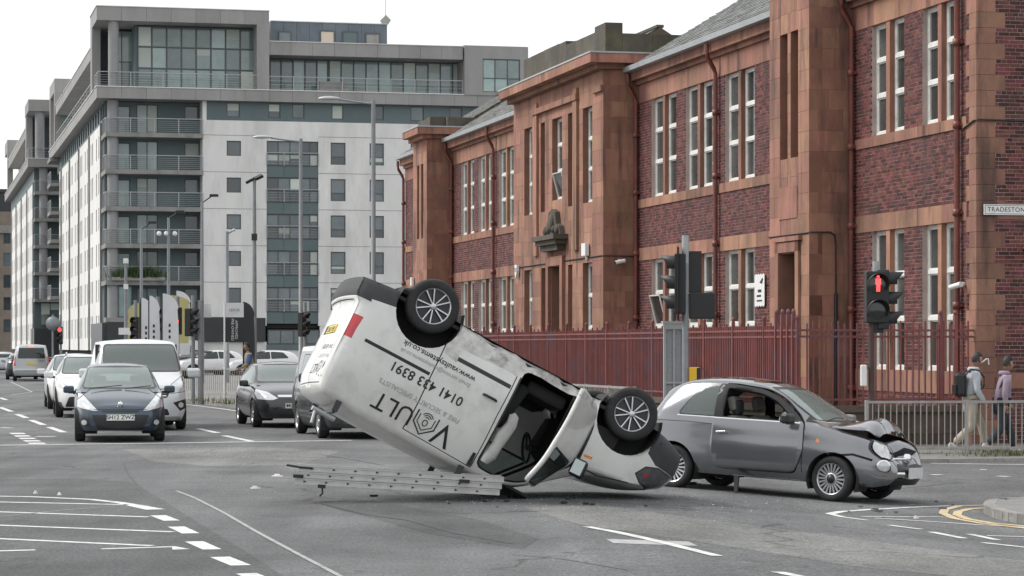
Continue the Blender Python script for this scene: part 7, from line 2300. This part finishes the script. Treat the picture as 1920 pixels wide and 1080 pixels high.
for lab, n, cu, cv, m in (('small dark plastic fragments strewn on the road before the overturned van', 16, (1010, 120), 938, M_TRIM), ('small grey plastic fragments strewn on the road before the nose of the grey car', 12, (1690, 60), 953, M_GREY)):
    fr_ = MB()
    for i in range(n):
        u, v = dr.gauss(*cu), max(930, dr.gauss(cv, 9)); sx = dr.uniform(.02, .07); p = gp(u, v); an = dr.uniform(0, 3)
        pl = [(p.x + sx * math.cos(a + an) * dr.uniform(.4, 1), p.y + sx * .8 * math.sin(a + an) * dr.uniform(.4, 1)) for a in (0, 1.2, 2.4, 3.6, 4.9)]
        fr_.prism(pl, 'z', p.z + .003, p.z + .006 + sx * .35)
    tag(fr_.build('plastic_fragments', m), lab, 'debris', None, 'stuff')
# ---------------------------------------------------------------- people
M_SKIN = mat('skin', (.30, .17, .115), .55, var=.08, vscale=20)
M_HAIR = mat('dark_hair', (.012, .010, .009), .5, var=.3, vscale=60)
def skin_mesh(name, verts, edges, radii, subdiv=2):
    me = bpy.data.meshes.new(name)
    me.from_pydata([tuple(v) for v in verts], edges, [])
    o = bpy.data.objects.new(name, me); COL.objects.link(o)
    o.modifiers.new('skin', 'SKIN').use_smooth_shade = True
    sv = me.skin_vertices[0].data
    for i, r_ in enumerate(radii):
        sv[i].radius = r_ if isinstance(r_, tuple) else (r_, r_)
    sv[0].use_root = True
    if subdiv: 
        sb = o.modifiers.new('sub', 'SUBSURF'); sb.levels = subdiv; sb.render_levels = subdiv
    dg = bpy.context.evaluated_depsgraph_get()
    out = bpy.data.meshes.new_from_object(o.evaluated_get(dg))
    bpy.data.objects.remove(o, do_unlink=True)
    out.polygons.foreach_set('use_smooth', [True] * len(out.polygons))
    out.name = name
    return out
def join(meshes):
    bm = bmesh.new()
    for m in meshes: bm.from_mesh(m)
    me = bpy.data.meshes.new('body'); bm.to_mesh(me); bm.free()
    me.polygons.foreach_set('use_smooth', [True] * len(me.polygons))
    return me
def ellips(c, r, fn=None, n=20, k=14):
    vs_, fs = [], []
    for i in range(k + 1):
        th = math.pi * i / k
        for j in range(n):
            ph = 2 * math.pi * j / n
            d = Vector((math.sin(th) * math.cos(ph), math.sin(th) * math.sin(ph), math.cos(th)))
            p = Vector((d.x * r[0], d.y * r[1], d.z * r[2]))
            if fn: p = fn(p, d)
            vs_.append((p.x + c[0], p.y + c[1], p.z + c[2]))
    for i in range(k):
        for j in range(n): fs.append((i * n + j, (i + 1) * n + j, (i + 1) * n + (j + 1) % n, i * n + (j + 1) % n))
    me = bpy.data.meshes.new('head'); me.from_pydata(vs_, [], fs)
    return me
def person(label, loc, heading, J, top, legs, shoes, hair_h=.03, scale=1.0, hood=True, vest=None):
    """J: joints in a frame with x forward, y left, z up"""
    t = thing('person', label, 'person', loc, heading)
    t.scale = (scale,) * 3
    v, e, r_ = [], [], []
    def chain(names, rad, start=None):
        prev = start
        for nme, rr in zip(names, rad):
            v.append(J[nme] if isinstance(nme, str) else nme); r_.append(rr)
            if prev is not None: e.append((prev, len(v) - 1))
            prev = len(v) - 1
        return prev
    p0 = chain(['pelvis'], [.11])
    ch_ = chain(['waist', 'chest', 'neck0', 'neck1'], [.10, .115, .055, .05], p0)
    ci = 2
    for s_ in ('L', 'R'):
        chain(['hip' + s_, 'knee' + s_, 'ankle' + s_], [.075, .05, .035], p0)
        chain(['sh' + s_, 'el' + s_, 'wr' + s_], [.045, .037, .026], ci)
    parts = [skin_mesh('body', v, e, r_)]
    hd_ = J['head']
    def face(p, d):
        q = p.copy()
        if d.z < 0: q.x *= 1 + .0 * d.z; q.y *= 1 + .22 * d.z        # jaw narrows
        if d.x > .8 and abs(d.y) < .25 and -.35 < d.z < .1: q.x += .018 * (1 - abs(d.y) / .25)   # nose
        if d.x > .6 and .05 < d.z < .3 and .15 < abs(d.y) < .5: q.x -= .006    # eye sockets
        if d.x > .7 and -.62 < d.z < -.45: q.x += .004
        return q
    parts.append(ellips(hd_, (.098, .076, .118), face))
    for sd in (1, -1): parts.append(ellips((hd_[0] - .012, hd_[1] + sd * .078, hd_[2] - .012), (.018, .010, .03), None, 8, 6))
    # hands: palm, four fingers of unequal length and a thumb off the side
    for s_, sd in (('L', 1), ('R', -1)):
        w = Vector(J['wr' + s_]); dr_ = (w - Vector(J['el' + s_])).normalized()
        fw = Vector((1, 0, 0)) - dr_ * dr_.x
        fw.normalize(); sdv = dr_.cross(fw).normalized()
        pc = w + dr_ * .05
        m_ = MB(); m_.tube([w + dr_ * .005, w + dr_ * .03, w + dr_ * .07, w + dr_ * .092], [.024, .034, .036, .03], 8)
        for k, ln in enumerate((.068, .078, .073, .058)):
            b0 = w + dr_ * .085 + fw * (.026 - .0175 * k)
            m_.tube([b0, b0 + dr_ * ln * .5 + sdv * .008 * -sd, b0 + dr_ * ln * .85 + sdv * .03 * -sd], [.0095, .009, .007], 6)
        b0 = w + dr_ * .035 + fw * .028
        m_.tube([b0, b0 + fw * .026 + dr_ * .025, b0 + fw * .03 + dr_ * .055], [.012, .0105, .008], 6)
        me = bpy.data.meshes.new('hand'); me.from_pydata(m_.v, [], m_.f); parts.append(me)
    bd = obj('body', join(parts), M_SKIN, t)
    for sd in (1, -1):
        obj('eye', ellips((hd_[0] + .083, hd_[1] + sd * .032, hd_[2] + .016), (.010, .012, .007), None, 8, 6), M_HAIR, bd)
        obj('eyebrow', ellips((hd_[0] + .088, hd_[1] + sd * .032, hd_[2] + .034), (.008, .018, .005), None, 8, 6), M_HAIR, bd)
    obj('mouth', ellips((hd_[0] + .088, hd_[1], hd_[2] - .062), (.008, .022, .005), None, 8, 6), mat('lips', (.22, .09, .07), .5), bd)
    # hair cap: upper and rear part of the head, a little larger
    def cap(p, d):
        q = p * (1.0 + .10 + .04 * math.sin(17 * d.y + 9 * d.z))
        if d.x > .25 and d.z < .52: q = p * .9
        if d.z < -.25: q = p * .88
        q.z += hair_h * max(0, d.z)
        return q
    obj('hair', ellips(hd_, (.098, .078, .118), cap, 26, 18), M_HAIR, t)
    # clothing
    v, e, r_ = [], [], []
    p0 = chain(['pelvis0'], [(.135, .175)])
    chain(['waist', 'chest', 'neck0'], [(.14, .175), (.16, .20), (.08, .09)], p0)
    for s_ in ('L', 'R'): chain(['sh' + s_, 'el' + s_, 'cuff' + s_], [.078, .062, .047], 2)
    tp = obj('hoodie', skin_mesh('hoodie', v, e, r_), top, t)
    if hood:
        n0 = Vector(J['neck0'])
        MB().lathe([(.06, .0), (.105, -.015), (.115, .03), (.09, .07), (.065, .06)], 'z', 16, (n0.x - .03, n0.y, n0.z + .01)).build('hood', top, tp)
    v, e, r_ = [], [], []
    p0 = chain(['pelvis'], [(.13, .165)])
    for s_ in ('L', 'R'): chain(['hip' + s_, 'mid' + s_, 'knee' + s_, 'calf' + s_, 'hem' + s_], [.115, .10, .085, .082, .072], p0)
    obj('trousers', skin_mesh('trousers', v, e, r_), legs, t)
    for s_ in ('L', 'R'):
        a = Vector(J['ankle' + s_]); toe = Vector(J['toe' + s_]); d = (toe - a); d.z = 0; d.normalize()
        heel = a - d * .07 + Vector((0, 0, J['heel' + s_]))
        sh_ = MB().tube([heel + Vector((0, 0, .01)), a + Vector((0, 0, -.035)), a.lerp(toe, .5) + Vector((0, 0, -.01)), toe], [.04, .052, .047, .028], 10).build('shoe', shoes, t)
        MB().tube([heel + Vector((0, 0, -.02)), a.lerp(toe, .5) + Vector((0, 0, -.045)), toe + Vector((0, 0, -.022))], [.036, .045, .026], 8).build('sole', M_WHITEP, sh_)
    return t
def walk(swing=1.0, lean=.03, arm=.5):
    J = dict(pelvis=(0, 0, .95), pelvis0=(0, 0, .86), waist=(.01, 0, 1.10), chest=(lean, 0, 1.33), neck0=(lean + .02, 0, 1.48), neck1=(lean + .04, 0, 1.57), head=(lean + .065, 0, 1.675))
    def leg(s_, y, knee, ankle, toe, heel):
        J['hip' + s_] = (0, y, .92); J['knee' + s_] = knee; J['ankle' + s_] = ankle; J['toe' + s_] = toe; J['heel' + s_] = heel
        J['mid' + s_] = tuple((Vector(J['hip' + s_]) + Vector(knee)) / 2)
        J['calf' + s_] = tuple(Vector(knee).lerp(Vector(ankle), .5)); J['hem' + s_] = tuple(Vector(knee).lerp(Vector(ankle), .93))
    leg('L', .09, (.20 * swing, .09, .51), (.30 * swing, .09, .10), (.46 * swing, .09, .06), -.055)
    leg('R', -.09, (-.02 * swing, -.09, .49), (-.36 * swing, -.09, .17), (-.24 * swing, -.09, .035), -.0)
    for s_, y, k in (('L', 1, -arm), ('R', -1, arm)):
        J['sh' + s_] = (lean, y * .19, 1.42); J['el' + s_] = (lean - .03 + .12 * k, y * .245, 1.14); J['wr' + s_] = (lean + .06 + .32 * k, y * .24, .92)
        J['cuff' + s_] = tuple(Vector(J['el' + s_]).lerp(Vector(J['wr' + s_]), .93))
    return J
M_HOOD1 = mat('pale_grey_hoodie', (.40, .42, .45), .85, var=.1, vscale=12, bump=.5, bscale=9)
M_HOOD2 = mat('mauve_hoodie', (.27, .21, .26), .85, var=.1, vscale=12, bump=.5, bscale=9)
M_TR1 = mat('beige_trousers', (.42, .36, .28), .85, var=.1, vscale=12, bump=.5, bscale=9)
M_TR2 = mat('dark_jeans', (.035, .040, .048), .85, var=.2, vscale=12, bump=.5, bscale=9)
M_SHOE = mat('white_trainers', (.55, .55, .54), .6, var=.1, vscale=20)
def foot(u, v, z): 
    y = (H_CAM - z) * F_PX / (v - 650); return ((u - 960) / F_PX * y, y, z)
P1 = person('man in pale grey hoodie and beige trousers with black backpack, walking right', foot(1822, 850.5, PZ), R(4), walk(1.0, .04, .25), M_HOOD1, M_TR1, M_SHOE, .02, 1.03)
bk = MB().box(-.30, -.12, -.16, .16, 1.02, 1.46).build('backpack_tmp', M_TRIM, None, bevel=.06)
me_ = bk.data; bpy.data.objects.remove(bk, do_unlink=True)
BP = tag(obj('backpack', me_, None, None, P1.location, P1.rotation_euler), 'black backpack on the back of the man in the pale grey hoodie', 'backpack')
BP.scale = P1.scale
for y in (.13, -.13): MB().tube([(-.14, y, 1.42), (-.05, y, 1.52), (.08, y * 1.1, 1.50), (.19, y * 1.05, 1.38), (.19, y, 1.22), (.02, y * 1.35, 1.06), (-.14, y, 1.04)], .016, 6).build('strap', M_TRIM, BP)
MB().box(-.335, -.298, -.12, .12, 1.06, 1.25).build('pocket', M_TRIM, BP, bevel=.015)
hx_ = MB(); hx_.tube([(.15, -.03, 1.62), (.20, -.05, 1.66), (.25, -.05, 1.70), (.285, -.05, 1.71), (.30, -.05, 1.60)], [.012, .014, .012, .012, .012], 6)
w_ = tag(hx_.build('white_strap', M_WHITEP, None, P1.location, P1.rotation_euler), 'white strip dangling in front of the face of the man with the backpack', 'strap')
w_.scale = P1.scale
person('man in mauve hoodie and dark jeans walking right ahead of the man with the backpack', foot(1878, 851.5, PZ), R(4), walk(.85, .06, -.3), M_HOOD2, M_TR2, M_SHOE, .045, .985)
# man by the forecourt rail
J = walk(.35, .05, .1)
J['wrL'] = (.34, .20, 1.02); J['elL'] = (.14, .25, 1.15); J['cuffL'] = (.32, .205, 1.03)
M_VEST = mat('tan_vest', (.30, .24, .15), .85, var=.1, vscale=12)
M_BLUE = mat('blue_sleeve', (.05, .10, .24), .8)
y_ = 80.0
pp = person('man in tan waistcoat with blue sleeves standing at the forecourt guard rail', ((469 - 960) / F_PX * y_, y_, .12), R(-160), J, M_VEST, M_TR2, M_TRIM, .02, 1.0, False)
for s_ in ('L', 'R'):
    MB().tube([J['sh' + s_], tuple(Vector(J['sh' + s_]).lerp(Vector(J['el' + s_]), .6)), J['el' + s_]], [.088, .082, .075], 10).build('sleeve', M_BLUE, pp)
